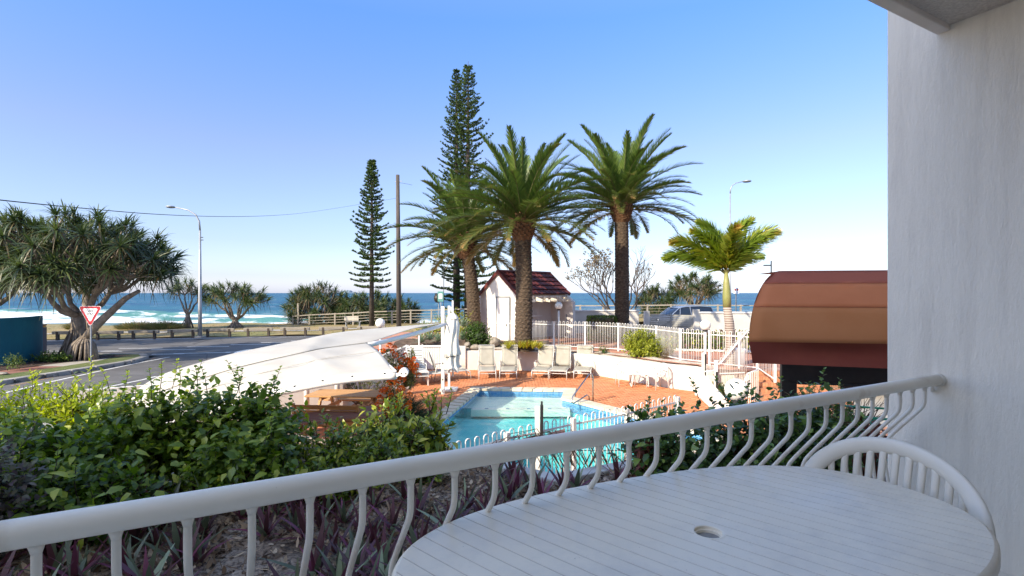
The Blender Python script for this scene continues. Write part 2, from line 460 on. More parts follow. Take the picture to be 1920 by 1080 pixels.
LINE = mat('line_paint', (.74, .74, .72), (.52, .52, .50), 9, .7, world=True)
YLINE = mat('edge_line_paint', (.40, .24, .10), (.30, .20, .12), 5, .8, world=True)
def strip(name, pts, w, z, m, label, cat='road marking', group=None):
    mb = MB(); L_ = []; P = [Vector((x, y, 0)) for x, y in pts]
    for i, p in enumerate(P):
        d = (P[min(i + 1, len(P) - 1)] - P[max(0, i - 1)]).normalized(); s = Vector((d.y, -d.x, 0)) * w / 2
        L_ += [(p.x - s.x, p.y - s.y, z), (p.x + s.x, p.y + s.y, z)]
    mb.add(L_, [(2 * i, 2 * i + 1, 2 * i + 3, 2 * i + 2) for i in range(len(P) - 1)])
    o = mb.build(name, m); tag(o, label, cat, group); return o
strip('edge_line', [G(8, 737, RD), G(95, 716, RD), G(200, 693, RD), G(262, 680, RD), G(300, 673, RD), G(318, 669.5, RD)], .13, RD + .004, LINE, 'solid white edge line of the side street curving along the kerb')
strip('edge_line', [G(20, 724, RD), G(110, 705, RD), G(205, 686.5, RD), G(270, 675, RD), G(305, 669, RD)], .10, RD + .004, YLINE, 'faded orange line painted tight beside the kerb')
strip('centre_line', [(-13.4, 13.2), G(117, 743, RD), G(268, 712, RD), (-13.2, 19.4)], .12, RD + .004, LINE, 'solid white centre line running up the middle of the side street')
strip('edge_line', [(-60, far_edge(-60) - .9), (-12, far_edge(-12) - .9), (20, far_edge(20) - .9)], .11, RD + .004, LINE, 'solid white edge line along the beach side of the main road')
strip('edge_line', [(-40, 27.6), (-24, 27.75), (-21, 27.9)], .11, RD + .004, LINE, 'short white edge line on the near side of the main road left of the sign')
dn = ['just left of the street lamp foot, nearer the camera', 'directly below the street lamp foot', 'a little right of the street lamp foot', 'below the spreading pandanus', 'leftmost of the close give way dashes', 'second of the close give way dashes beyond the kerb nose', 'third of the close give way dashes', 'last of the close give way dashes before the pale car', 'just right of the give way sign pole', 'right of the one below the pandanus', 'farthest right, near the edge of the canopy']
for i, (px, py) in enumerate([(264, 653), (325, 655.5), (390, 650), (470, 646), (315, 664), (355, 662.5), (402, 661.5), (452, 660), (186, 659), (525, 642), (580, 639)]):
    p = G(px, py, RD); L_ = 1.5 if i in (4, 5, 6, 7) else 2.3
    strip('lane_dash', [(p[0] - L_ / 2, p[1] - .1), (p[0] + L_ / 2, p[1] + .1)], .16 if L_ > 2 else .2, RD + .004, LINE,
          'white road dash, ' + dn[i], 'road marking', 'white dashes on the main road')

# kerb, verge, brick path, mulch bed on the left corner
KERB = [(-60, 25.45), (-24, 25.5), (-17.9, 25.3), (-17.2, 24.5), (-16.75, 22.8), (-16.85, 21), (-17.1, 19), (-17.4, 17), (-17.7, 12)]
m_kerb = mat('kerb_concrete', (.24, .23, .215), (.34, .325, .30), 2.5, .9, .4, 14, .02, world=True, dirt=((.10, .095, .085), 3, .55))
kt = thing('street_kerb', 'weathered concrete kerb curving round the corner by the give way sign', 'kerb', (-17, 20, RD))
def resample(pts, step):
    P = [Vector(p) for p in pts]; out = [P[0]]; 
    for a, b_ in zip(P, P[1:]):
        n = max(1, int((b_ - a).length / step))
        out += [a + (b_ - a) * (i / n) for i in range(1, n + 1)]
    return out
kk = resample(KERB[1:], 1.0)
for a, b_ in zip(kk, kk[1:]):
    d = (b_ - a).normalized(); g = .012; a2 = a + d * g; b2 = b_ - d * g; s = Vector((d.y, -d.x)) * .16
    q = [a2 - s, b2 - s, b2 + s, a2 + s]
    MB().prism([tuple(p) for p in q], RD - .03, RD + .15).build('kerb_stone', m_kerb, kt, bevel=.03)
def inner(d): return [tuple(p) for p in offset_line(KERB, d)]
def offset_line(pts, d):
    P = [Vector(p) for p in pts]; out = []
    for i, p in enumerate(P):
        t = (P[min(i + 1, len(P) - 1)] - P[max(i - 1, 0)]).normalized(); out.append(p + Vector((-t.y, t.x)) * d * -1)
    return out
# left side of travel (towards the bed) is negative offset
m_verge = mat('verge_grass', (.085, .12, .03), (.15, .17, .05), 1.5, .9, .8, 60, .03, world=True, dirt=((.20, .17, .09), 2.2, .6))
V0 = inner(.16); V1 = inner(1.25)
sheet('verge_grass', V0[1:] + V1[1:][::-1], RD + .14, m_verge)
V2 = inner(2.6)
m_path = mat('footpath_concrete', (.34, .31, .27), (.42, .39, .34), 1, .9, .15, 30, .01, world=True)
sheet('footpath', V1[1:5] + [(-17.85, 20.6), (-19.1, 20.9)] + V2[1:5][::-1], RD + .136, m_path)
m_pbrick, nt, b, o = nodes_mat('path_brick')
br = nt.nodes.new('ShaderNodeTexBrick'); br.inputs['Scale'].default_value = 4.2; br.inputs['Mortar Size'].default_value = .02
br.inputs['Color1'].default_value = (.30, .13, .09, 1); br.inputs['Color2'].default_value = (.22, .09, .065, 1); br.inputs['Mortar'].default_value = (.16, .10, .08, 1)
nt.links.new(nt.nodes.new('ShaderNodeNewGeometry').outputs['Position'], br.inputs[0]); nt.links.new(br.outputs[0], b.inputs['Base Color']); b.inputs['Roughness'].default_value = .9
sheet('brick_path', [(-18.0, 21.1), (-18.4, 19), (-18.7, 17), (-18.9, 12), (-20.3, 12), (-20.1, 17), (-19.7, 19), (-19.1, 21.1)], RD + .138, m_pbrick)
m_mulch = mat('bark_mulch', (.035, .022, .016), (.10, .06, .045), 14, .95, 1, 30, .05, world=True)
sheet('mulch_bed', [(-17.9, 24.9), (-19.0, 22.2), (-19.7, 19.3), (-20.25, 16.5), (-20.4, 12), (-34, 12), (-34, 25.2)], RD + .142, m_mulch, zf=lambda x, y: RD + .142)
lv = Leaves(); k = 2600; P = np.stack([rng.uniform(-24, -18.3, k), rng.uniform(15, 24.6, k), np.full(k, RD + .16)], 1)
P = P[[inpoly(p[0], p[1], [(-18.2, 24.6), (-19.2, 22.2), (-19.9, 19.3), (-20.45, 16.5), (-24, 15), (-24, 24.6)]) for p in P]]; k = len(P)
m_chip = leafmat('bark_chip', [(0, (.03, .018, .012)), (.6, (.09, .05, .035)), (1, (.20, .13, .09))], .9, 0)
lv.add(DIA, P, rdir(k) * [1, 1, .3], (0, 0, 1), .11, .05)
o = lv.build('bark_chips', m_chip, kind='stuff'); tag(o, 'brown bark chips scattered over the bed below the big screw pine', 'mulch')

# --- beach side: dry grass rising gently to the right, path, cliff, sea
def zfar(x, y):
    s = min(max((x + 16) / 34, 0), 1); s = s * s * (3 - 2 * s)
    return .16 + .14 * min(1, max(0, (y - far_edge(x)) / 2)) + s * .75
m_dry, nt, b, o = nodes_mat('dry_grass')
f1 = noise(nt, .22, 5, world=True); f2 = noise(nt, 3.5, 5, world=True, stretch=(.6, 1.6, 1))
c = ramp(nt, f1, [(.38, (.36, .27, .12)), (.5, (.30, .24, .10)), (.62, (.16, .18, .055))])
c = mixc(nt, mth(nt, 'MULTIPLY', f2, .6), c, (.22, .15, .07)); nt.links.new(c, b.inputs['Base Color']); b.inputs['Roughness'].default_value = .95
bump(nt, b, f2, .6, .05)
mb = MB()
X0, X1 = -130, 90
def fg(u, v):
    x = X0 + (X1 - X0) * u; y0 = far_edge(x); y1 = 49.5 + .9 * math.sin(x * .21) + .5 * math.sin(x * .67 + 1) + max(0, (x + 10)) * .12
    y = y0 + (y1 - y0) * v
    return (x, y, zfar(x, y) + .05 * math.sin(x * .9) * math.sin(y * .8))
mb.grid(fg, 180, 16)
auto_smooth(mb.build('dry_grass_ground', m_dry, kind='structure'))
mb = MB()
def fc(u, v):
    x, y, z = fg(u, 1); return (x, y + 9 * v + .6 * math.sin(x * 1.3) * v, z + (ocean_z - 1 - z) * v ** 1.3)
mb.grid(fc, 180, 5)
m_cliff = mat('cliff_face', (.10, .11, .05), (.22, .17, .10), .8, .95, .8, 6, .1, world=True)
mb.build('cliff', m_cliff, kind='structure')
mb = MB()
def fp(u, v):
    x = -100 + 180 * u; y = far_edge(x) + 2.5 + 1.2 * v + .3 * math.sin(x * .12); return (x, y, zfar(x, y) + .05 * math.sin(x * .9) * math.sin(y * .8) + .03)
mb.grid(fp, 160, 2); mb.build('beach_path', m_path, kind='structure')

m_sea, nt, b, o = nodes_mat('sea_water')
pos = nt.nodes.new('ShaderNodeNewGeometry').outputs['Position']
sx = nt.nodes.new('ShaderNodeSeparateXYZ'); nt.links.new(pos, sx.inputs[0])
dist = nt.nodes.new('ShaderNodeMapRange'); dist.inputs[1].default_value = 110; dist.inputs[2].default_value = 420; nt.links.new(sx.outputs[1], dist.inputs[0])
c = ramp(nt, dist.outputs[0], [(0, (.08, .17, .155)), (.2, (.035, .12, .15)), (.5, (.014, .085, .145)), (1, (.007, .065, .135))])
pt = noise(nt, .012, 4, vec=pos, stretch=(.35, 1.5, 1)); c = mixc(nt, ramp(nt, pt, [(.42, (0, 0, 0)), (.62, (.55, .55, .55))]), c, (.02, .17, .21))
cap = noise(nt, .16, 6, vec=pos, stretch=(.30, 1, 1), rough=.62); capm = ramp(nt, cap, [(.635, (0, 0, 0)), (.67, (1, 1, 1))])
cap2 = noise(nt, .035, 6, vec=pos, stretch=(.3, .9, 1), rough=.72); capm2 = ramp(nt, cap2, [(.66, (0, 0, 0)), (.69, (.9, .9, .9))])
foam = mth(nt, 'MAXIMUM', capm, capm2)
c = mixc(nt, foam, c, (.75, .78, .78)); nt.links.new(c, b.inputs['Base Color'])
b.inputs['Roughness'].default_value = .38; b.inputs['IOR'].default_value = 1.33; b.inputs['Specular IOR Level'].default_value = .15
bn = bump(nt, b, noise(nt, .5, 6, vec=pos, stretch=(.35, 1, 1)), .9, .8)
mb = MB()
def fs(u, v):
    y = 50 * (18000 / 50) ** v; w = 160 + y * 1.6
    return ((u - .5) * 2 * w, y, ocean_z)
mb.grid(fs, 4, 40); mb.build('sea', m_sea, kind='structure')

# breaking waves: long rounded ridges of water with foam on their shoreward side
m_wave, nt, b, o = nodes_mat('wave_water')
pos = nt.nodes.new('ShaderNodeNewGeometry').outputs['Position']
av = nt.nodes.new('ShaderNodeAttribute'); av.attribute_name = 'v'
fn = noise(nt, .22, 6, vec=pos, stretch=(.5, 1.2, 1), rough=.65)
ff = ramp(nt, mth(nt, 'ADD', av.outputs['Fac'], mth(nt, 'MULTIPLY', mth(nt, 'SUBTRACT', fn, .5), 2.2)), [(.42, (0, 0, 0)), (.58, (1, 1, 1))])
c = mixc(nt, ff, (.08, .23, .19), (.80, .82, .82)); nt.links.new(c, b.inputs['Base Color']); b.inputs['Roughness'].default_value = .5
bump(nt, b, noise(nt, 1.6, 5, vec=pos), .8, .3)
def wave(name, x0, x1, y0, width, h, f0, label, bend=0):
    nu, nv = 90, 12; V = []; A = []
    for j in range(nv + 1):
        for i in range(nu + 1):
            u = i / nu; v = j / nv; x = x0 + (x1 - x0) * u
            e = math.sin(math.pi * u) ** .35
            yy = y0 + bend * (u - .5) + 2.2 * math.sin(x * .05) + 1.1 * math.sin(x * .16 + y0)
            hh = h * e * (math.sin(math.pi * min(1, v ** 1.6)) ** .8) * (1 + .25 * math.sin(x * .11 + y0) + .18 * math.sin(x * .43))
            V.append((x, yy + (v - .5) * width, ocean_z + .03 + max(0, hh) - .02 * (j in (0, nv)) * 3))
            A.append(max(0, min(1, f0 + .45 * math.sin(x * .07 + y0 * 1.7) * .5 - (v - .35) * .75)) * e)
    Fs = [(j * (nu + 1) + i, j * (nu + 1) + i + 1, (j + 1) * (nu + 1) + i + 1, (j + 1) * (nu + 1) + i) for j in range(nv) for i in range(nu)]
    me = bpy.data.meshes.new(name); me.from_pydata(V, [], Fs); me.update()
    a = me.attributes.new('v', 'FLOAT', 'POINT'); a.data.foreach_set('value', A)
    o = link(name, me, m_wave, kind='stuff', smooth=True); tag(o, label, 'wave')
wave('breaking_wave', -190, 30, 124, 8, .4, .70, 'broad white wash of surf nearest the grass edge')
wave('breaking_wave', -190, -8, 146, 11, 1.1, .52, 'green breaker with white foam behind the nearest wash', 6)
wave('breaking_wave', -240, -84, 178, 13, 1.3, .66, 'white breaking wave behind the branches of the big screw pine', 8)
wave('breaking_wave', -88, -72, 171, 6, .9, .85, 'short white breaker between the pandanus trees on the shore')
wave('breaking_wave', -300, -150, 222, 14, 1.1, .55, 'farthest white breaker at the left of the sea', 5)
wave('breaking_wave', -66, -10, 136, 13, .8, .9, 'white surf seen between the rails of the timber fence')

o = MB()
def fi(u, v):
    x = -1140 + 120 * u; p = (math.sin(math.pi * u) ** .5) * (1 - .35 * u) * (1 + .18 * math.sin(u * 14) + .1 * math.sin(u * 31)); return (x, 3400 + 90 * v, ocean_z + 26 * p * math.sin(math.pi * (v * .85 + .08)) + 2)
o.grid(fi, 40, 8)
m_isl = mat('island_rock', (.12, .17, .22), (.17, .22, .26), .02, .95, world=True)
io = o.build('island', m_isl, kind='structure', smooth=True)

# --- pool deck with bricks
m_mortar = mat('deck_mortar', (.36, .17, .10), (.42, .22, .14), 3, .95, world=True)
holed('pool_deck', DECK, [offset_poly(POOL, .30)], -.006, m_mortar, kind='structure')
deck_o = bpy.data.objects['pool_deck']
m_brick, nt, b, o = nodes_mat('terracotta_brick')
av = nt.nodes.new('ShaderNodeAttribute'); av.attribute_name = 'v'; oi = nt.nodes.new('ShaderNodeObjectInfo')
f = mth(nt, 'ADD', av.outputs['Fac'], mth(nt, 'MULTIPLY', oi.outputs['Random'], .001))
c = ramp(nt, f, [(0, (.50, .165, .060)), (.5, (.60, .215, .085)), (1, (.66, .27, .12))])
g = noise(nt, .8, 5, world=True); c = mixc(nt, ramp(nt, g, [(.45, (0, 0, 0)), (.75, (.5, .5, .5))]), c, (.60, .30, .16))
g2 = noise(nt, 2.6, 6, world=True); c = mixc(nt, ramp(nt, g2, [(.58, (0, 0, 0)), (.74, (.5, .5, .5))]), c, (.27, .11, .06))
nt.links.new(c, b.inputs['Base Color']); b.inputs['Roughness'].default_value = .8; bump(nt, b, noise(nt, 120, 3, world=True), .2, .003)
CO2 = offset_poly(POOL, .37)
def brick_field(cells, name_stuff, z, parent, nparts, label=None):
    cells.sort(key=lambda c: c[0] ** 2 + c[1] ** 2)
    mes = []
    for i in range(5):
        mb = MB(); w, d = .110, .055; h = .010
        mb.add([(-w, -d, -h), (w, -d, -h), (w, d, -h), (-w, d, -h), (-w + .004, -d + .004, 0), (w - .004, -d + .004, 0), (w - .004, d - .004, 0), (-w + .004, d - .004, 0)],
               [(4, 5, 6, 7), (0, 1, 5, 4), (1, 2, 6, 5), (2, 3, 7, 6), (3, 0, 4, 7)])
        me = bpy.data.meshes.new('brick'); me.from_pydata(mb.v, [], mb.f); me.update(); me.materials.append(m_brick)
        a = me.attributes.new('v', 'FLOAT', 'POINT'); a.data.foreach_set('value', [i / 4 * .9 + .05] * 8); mes.append(me)
    for (x, y) in cells[:nparts]:
        inst('brick', mes[rng.integers(5)], parent, (x, y, z + rng.uniform(-.0015, .0015)))
    rest = cells[nparts:]; n = len(rest)
    if not n: return
    base = np.array(mb.v); Q = np.array(rest); V = base[None] + np.concatenate([Q, (z + rng.uniform(-.0015, .0015, n))[:, None]], 1)[:, None]
    Fq = np.array([f for f in mb.f])[None] + (np.arange(n) * 8)[:, None, None]
    me = bpy.data.meshes.new(name_stuff); me.vertices.add(n * 8); me.vertices.foreach_set('co', V.astype(np.float32).ravel())
    me.loops.add(Fq.size); me.loops.foreach_set('vertex_index', Fq.astype(np.int32).ravel())
    me.polygons.add(n * 5); me.polygons.foreach_set('loop_start', np.arange(0, Fq.size, 4, dtype=np.int32)); me.polygons.foreach_set('loop_total', np.full(n * 5, 4, dtype=np.int32))
    me.update(calc_edges=True); a = me.attributes.new('v', 'FLOAT', 'POINT'); a.data.foreach_set('value', np.repeat(rng.random(n), 8).astype(np.float32))
    o = link(name_stuff, me, m_brick, parent, kind='stuff')
cells = []
y = 9.0; row = 0
RETS = RET
while y < 21.8:
    x = -5.2 + (row % 2) * .112
    while x < 8.9:
        if inpoly(x, y, DECK) and not inpoly(x, y, CO2) and (y > 9.6 or x < -2):
            px = 960 + 980 * x / y; py = HZ + CZ * F / y
            if px > 600 and px < 1560 and py < 830: cells.append((x, y))
        x += .2235
    y += .1135; row += 1
brick_field(cells, 'brick_field', .004, deck_o, 280)

# --- coping, waterline tiles, basin, water
m_cope = mat('coping_stone', (.58, .50, .37), (.68, .61, .48), 2.5, .8, .15, 50, .004, world=True, objvar=.10, dirt=((.42, .35, .26), 3, .62))
cope = thing('pool_coping', 'pale cream stone coping framing the swimming pool', 'pool edge', (0, 12, 0))
CI = offset_poly(POOL, -.03)
n = len(POOL)
for i in range(n):
    a, b_ = Vector(CI[i]), Vector(CI[(i + 1) % n]); c_, d_ = Vector(CO[i]), Vector(CO[(i + 1) % n])
    k = max(1, round((d_ - c_).length / .42))
    for j in range(k):
        t0, t1 = j / k + (.004 if j else 0), (j + 1) / k - .006
        q = [a.lerp(b_, t0), a.lerp(b_, t1), c_.lerp(d_, t1), c_.lerp(d_, t0)]
        MB().prism([tuple(p) for p in q][::-1], -.045, .032 + rng.uniform(0, .002)).build('coping_stone', m_cope, cope, bevel=.008)
m_tile, nt, b, o = nodes_mat('blue_mosaic')
br = nt.nodes.new('ShaderNodeTexBrick'); br.offset = 0; br.inputs['Scale'].default_value = 1; br.inputs['Brick Width'].default_value = .10; br.inputs['Row Height'].default_value = .05
br.inputs['Mortar Size'].default_value = .004; br.inputs['Color1'].default_value = (.06, .22, .48, 1); br.inputs['Color2'].default_value = (.12, .34, .60, 1); br.inputs['Mortar'].default_value = (.25, .38, .5, 1)
uvn = nt.nodes.new('ShaderNodeUVMap'); nt.links.new(uvn.outputs[0], br.inputs[0]); nt.links.new(br.outputs[0], b.inputs['Base Color']); b.inputs['Roughness'].default_value = .2
def ring_wall(name, poly, z0, z1, m, parent=None, kind=None):
    V = []; Fs = []; uv = []; s = 0; n = len(poly)
    for i in range(n):
        a, b_ = poly[i], poly[(i + 1) % n]; L_ = math.dist(a, b_); k = len(V)
        V += [(a[0], a[1], z0), (b_[0], b_[1], z0), (b_[0], b_[1], z1), (a[0], a[1], z1)]; Fs.append((k, k + 1, k + 2, k + 3)); uv += [(s, z0), (s + L_, z0), (s + L_, z1), (s, z1)]; s += L_
    me = bpy.data.meshes.new(name); me.from_pydata(V, [], Fs); l = me.uv_layers.new(name='uv')
    for i, q in enumerate(uv): l.data[i].uv = q
    me.update(); return link(name, me, m, parent, kind=kind)
pool_w = ring_wall('waterline_tiles', POOL, -.34, -.01, m_tile, kind='structure')
m_basin = mat('pool_plaster', (.17, .62, .64), (.30, .74, .73), 3, .8, .05, 30, .005, world=True)
ring_wall('pool_wall', offset_poly(POOL, .004), -1.9, -.34, m_basin, kind='structure')
big = offset_poly(POOL, .02)
def clip(poly, ymin=None, ymax=None):
    def cut(pl, f, inter):
        out = []
        for i in range(len(pl)):
            p, q = pl[i], pl[(i + 1) % len(pl)]
            if f(p): out.append(p)
            if f(p) != f(q): out.append(inter(p, q))
        return out
    for v, s in ((ymin, 1), (ymax, -1)):
        if v is None: continue
        f = lambda p: (p[1] - v) * s >= 0
        it = lambda p, q: (p[0] + (q[0] - p[0]) * (v - p[1]) / (q[1] - p[1]), v)
        poly = cut(poly, f, it)
    return poly
m_ledge = mat('pale_plaster', (.74, .84, .74), (.80, .86, .76), 3, .8, world=True)
sheet('pool_floor_shallow', clip(big, ymin=15.55), -.24, m_ledge)
step_m = mat('step_edge', (.78, .76, .68), None, 3, .8)
MB().box((.25, 15.42, -.32), (2.9, .28, .2)).build('pool_step', step_m, kind='structure')
for i in range(4):
    MB().box((-.75 + i * .62, 15.42, -.215), (.10, .10, .01)).build('step_marker_tile', m_tile, bpy.data.objects['pool_step'])
sheet('pool_floor_middle', clip(big, ymin=12.3, ymax=15.57), -.50, m_basin)
sheet('pool_floor_deep', clip(big, ymax=12.3), -.85, m_basin)
MB().box((1.2, 12.29, -.7), (9, .02, .36)).build('pool_floor_riser', m_basin, kind='structure')
MB().box((.4, 15.57, -.38), (8, .02, .24)).build('pool_ledge_riser', m_basin, kind='structure')
m_water = bpy.data.materials.new('pool_water'); m_water.use_nodes = True; nt = m_water.node_tree; nt.nodes.clear()
ow = nt.nodes.new('ShaderNodeOutputMaterial'); tr = nt.nodes.new('ShaderNodeBsdfTransparent'); gl = nt.nodes.new('ShaderNodeBsdfGlossy'); gl.inputs['Roughness'].default_value = .02
fr = nt.nodes.new('ShaderNodeFresnel'); fr.inputs['IOR'].default_value = 1.16; mx = nt.nodes.new('ShaderNodeMixShader')
tr.inputs[0].default_value = (.96, .99, .99, 1)
pos = nt.nodes.new('ShaderNodeNewGeometry').outputs['Position']
w1 = noise(nt, 2.2, 4, vec=pos, stretch=(.7, 1.3, 1)); w2 = noise(nt, 9, 3, vec=pos, stretch=(.7, 1.4, 1))
bp = nt.nodes.new('ShaderNodeBump'); bp.inputs['Strength'].default_value = .5; bp.inputs['Distance'].default_value = .05
nt.links.new(mth(nt, 'ADD', w1, mth(nt, 'MULTIPLY', w2, .35)), bp.inputs['Height']); nt.links.new(bp.outputs[0], gl.inputs['Normal']); nt.links.new(bp.outputs[0], fr.inputs['Normal'])
nt.links.new(fr.outputs[0], mx.inputs[0]); nt.links.new(tr.outputs[0], mx.inputs[1]); nt.links.new(gl.outputs[0], mx.inputs[2]); nt.links.new(mx.outputs[0], ow.inputs[0])
va = nt.nodes.new('ShaderNodeVolumeAbsorption'); va.inputs['Color'].default_value = (.05, .86, .86, 1); va.inputs['Density'].default_value = .26
nt.links.new(va.outputs[0], ow.inputs[1])
MB().prism(offset_poly(POOL, -.004)[::-1] if False else offset_poly(POOL, -.004), -2.2, -.12).build('pool_water', m_water, kind='structure')
_o = bpy.data.objects['pool_water']; _bm = bmesh.new(); _bm.from_mesh(_o.data); bmesh.ops.recalc_face_normals(_bm, faces=_bm.faces); _bm.to_mesh(_o.data); _bm.free()

# --- terrace, retaining wall
m_terr = mat('terrace_paving', (.40, .17, .10), (.52, .25, .16), 1.5, .85, .2, 60, .004, world=True, dirt=((.5, .33, .25), 1.2, .55))
BACK_Y = 28.6
terr_poly = [(-1.93, 21.9), (0, 21.85), (1.8, 21.4), (3.02, 20.68), (3.52, 20.25), (4.55, 18.95), (5.2, 17.85), (6.05, 17.1), (6.15, 16.35), (7.0, 15.85), (9.3, 15.85), (30, 15.85), (30, 31.5), (-8, 31.5), (-8, 21.9)]
sheet('terrace', terr_poly, TERR, m_terr)
rw = thing('retaining_wall', 'low curved white rendered wall behind the row of sun loungers', 'wall', (2, 20, 0))
rr = resample([(x, y) for x, y in RET], .5)
# smooth
for _ in range(3): rr = [rr[0]] + [(rr[i - 1] + rr[i] * 2 + rr[i + 1]) / 4 for i in range(1, len(rr) - 1)] + [rr[-1]]
rb = offset_line(rr, -.17); 
mb = MB(); vs = []
for p, q in zip(rr, rb): vs += [(p[0], p[1], -.02), (p[0], p[1], RET_H), (q[0], q[1], RET_H), (q[0], q[1], -.02)]
fs_ = []
for i in range(len(rr) - 1):
    for j in range(3): fs_.append((4 * i + j, 4 * i + j + 1, 4 * i + 4 + j + 1, 4 * i + 4 + j))
fs_ += [(0, 3, 2, 1), tuple(4 * (len(rr) - 1) + j for j in range(4))]
mb.add(vs, fs_); mb.build('wall_body', W_WALL, rw, bevel=.015)
# planter soil between wall and terrace, left part
m_soil = mat('planter_soil', (.07, .045, .03), (.15, .10, .07), 5, .95, .9, 18, .05, world=True)
mb = MB()
def soil(u, v):
    x = -5.2 + 6.9 * u; y = 21.85 + 2.4 * v; return (x, y, .74 + (.28 - .1 * u) * math.sin(v * 1.5) + .05 * math.sin(x * 5) * math.sin(y * 4) + .05 * v)
mb.grid(soil, 30, 12); mb.build('planter_soil', m_soil, kind='structure', smooth=True)
mb = MB()
def soil2(u, v):
    i = u * (len(rb) - 1); k = min(int(i), len(rb) - 2); p = rb[k].lerp(rb[k + 1], i - k); d = (rb[k + 1] - rb[k]).normalized(); nn = Vector((-d.y, d.x))
    q = p + nn * (v * .75); return (q.x, q.y, .77 + .11 * math.sin(v * 3) + .02 * math.sin(q.x * 9))
m_peb = mat('pale_pebbles', (.36, .32, .27), (.52, .48, .42), 25, .9, .9, 40, .02, world=True)
mb.grid(soil2, 60, 5); mb.build('pebble_strip', m_peb, kind='structure', smooth=True)

# --- balcony building (walls of the flat, slab above, floor) : coordinates along the railing
RO = Vector((0, 1.52)); RX = Vector((.875, .484)).normalized(); RN = Vector((-RX.y, RX.x))
def rp(r, n, z=None):
    p = RO + RX * r + RN * n; return (p.x, p.y) if z is None else (p.x, p.y, z)
FL = 1.84; RT = FL + .90          # balcony floor, centre of the handrail is 0.46 below the eye
m_stucco, nt, b, o = nodes_mat('rough_render')
f = noise(nt, 1.3, 4, world=True); c = ramp(nt, f, [(.3, (.90, .83, .70)), (.7, (.87, .80, .67))])
st1 = noise(nt, 42, 6, world=True, stretch=(1, 1, .28), rough=.75); st2 = noise(nt, 130, 4, world=True, stretch=(1, 1, .55)); 
c = mixc(nt, ramp(nt, st1, [(.64, (0, 0, 0)), (.76, (.18, .18, .18))]), c, (.62, .60, .56)); g3 = noise(nt, 2.2, 6, world=True, stretch=(3, 3, .25), rough=.7); c = mixc(nt, ramp(nt, g3, [(.50, (0, 0, 0)), (.72, (.45, .45, .45))]), c, (.60, .54, .45))
vo = nt.nodes.new('ShaderNodeTexVoronoi'); vo.feature = 'DISTANCE_TO_EDGE'; vo.inputs['Scale'].default_value = 1.1
mpv = nt.nodes.new('ShaderNodeMapping'); nt.links.new(nt.nodes.new('ShaderNodeNewGeometry').outputs['Position'], mpv.inputs[0]); nt.links.new(mpv.outputs[0], vo.inputs['Vector'])
nt.links.new(c, b.inputs['Base Color']); b.inputs['Roughness'].default_value = .9
hgt = mth(nt, 'ADD', ramp(nt, st1, [(.42, (0, 0, 0)), (.60, (1, 1, 1))]), mth(nt, 'ADD', mth(nt, 'MULTIPLY', st2, .5), mth(nt, 'MULTIPLY', noise(nt, 7, 5, world=True, stretch=(1, 1, .5)), .6))); bump(nt, b, hgt, .42, .005)
# right hand blade wall: its face passes through the end of the railing
s_end = 2.59
wall = MB().prism([rp(s_end, -2.4), rp(s_end + .24, -2.4), rp(s_end + .24, .25), rp(s_end, .25)][::-1], -.05, 16.5)
wall.build('balcony_wall', m_stucco, kind='structure', bevel=.01)
m_ceil = mat('sprayed_ceiling', (.84, .77, .69), (.66, .59, .52), 60, .95, 1.0, 110, .02, world=True, detail=6)
m_fascia = mat('slab_edge', (.78, .71, .64), (.70, .63, .57), 4, .9, .3, 60, .005, world=True)
HC = FL + 2.76
MB().prism([rp(.1, -2.4), rp(s_end - .001, -2.4), rp(s_end - .001, -.05), rp(.1, -.05)], HC, HC + .2).build('ceiling_slab', m_ceil, kind='structure')
MB().prism([rp(.1, -.05), rp(s_end - .002, -.05), rp(s_end - .002, .01), rp(.1, .01)], HC - .03, HC + .2).build('slab_edge', m_fascia, kind='structure', bevel=.006)
m_floor = mat('balcony_tiles', (.74, .68, .58), (.80, .74, .64), 2, .5, world=True)
MB().prism([rp(-24, -2.4), rp(s_end - .001, -2.4), rp(s_end - .001, .02), rp(-24, .02)], FL - .25, FL).build('balcony_floor', m_floor, kind='structure')
b_ = thing('apartment_building', 'white rendered apartment block that carries the balcony', 'building', rp(-8, -8, 0))
MB().prism([rp(-24, -2.4), rp(14, -2.4), rp(14, -14), rp(-24, -14)][::-1], -.05, 16.5).build('wall', m_stucco, b_)
m_glass = mat('window_glass', (.02, .03, .035), None, 1, .05)
for k in range(5):
    r0 = s_end - 3.4 - k * 4.6
    f_ = MB()
    for rr_ in (r0, r0 + 1.5, r0 + 3.0): f_.box(rp(rr_, -2.37, FL + 1.05), (.06, .05, 2.1), math.atan2(RX.y, RX.x))
    for zz in (FL + .03, FL + 2.1): f_.box(rp(r0 + 1.5, -2.37, zz), (3.0, .05, .06), math.atan2(RX.y, RX.x))
    wo_ = f_.build('sliding_door', W_PAINT, b_)
    o = MB().box(rp(r0 + 1.5, -2.39, FL + 1.05), (3.0, .012, 2.1), math.atan2(RX.y, RX.x)).build('pane', m_glass, b_)

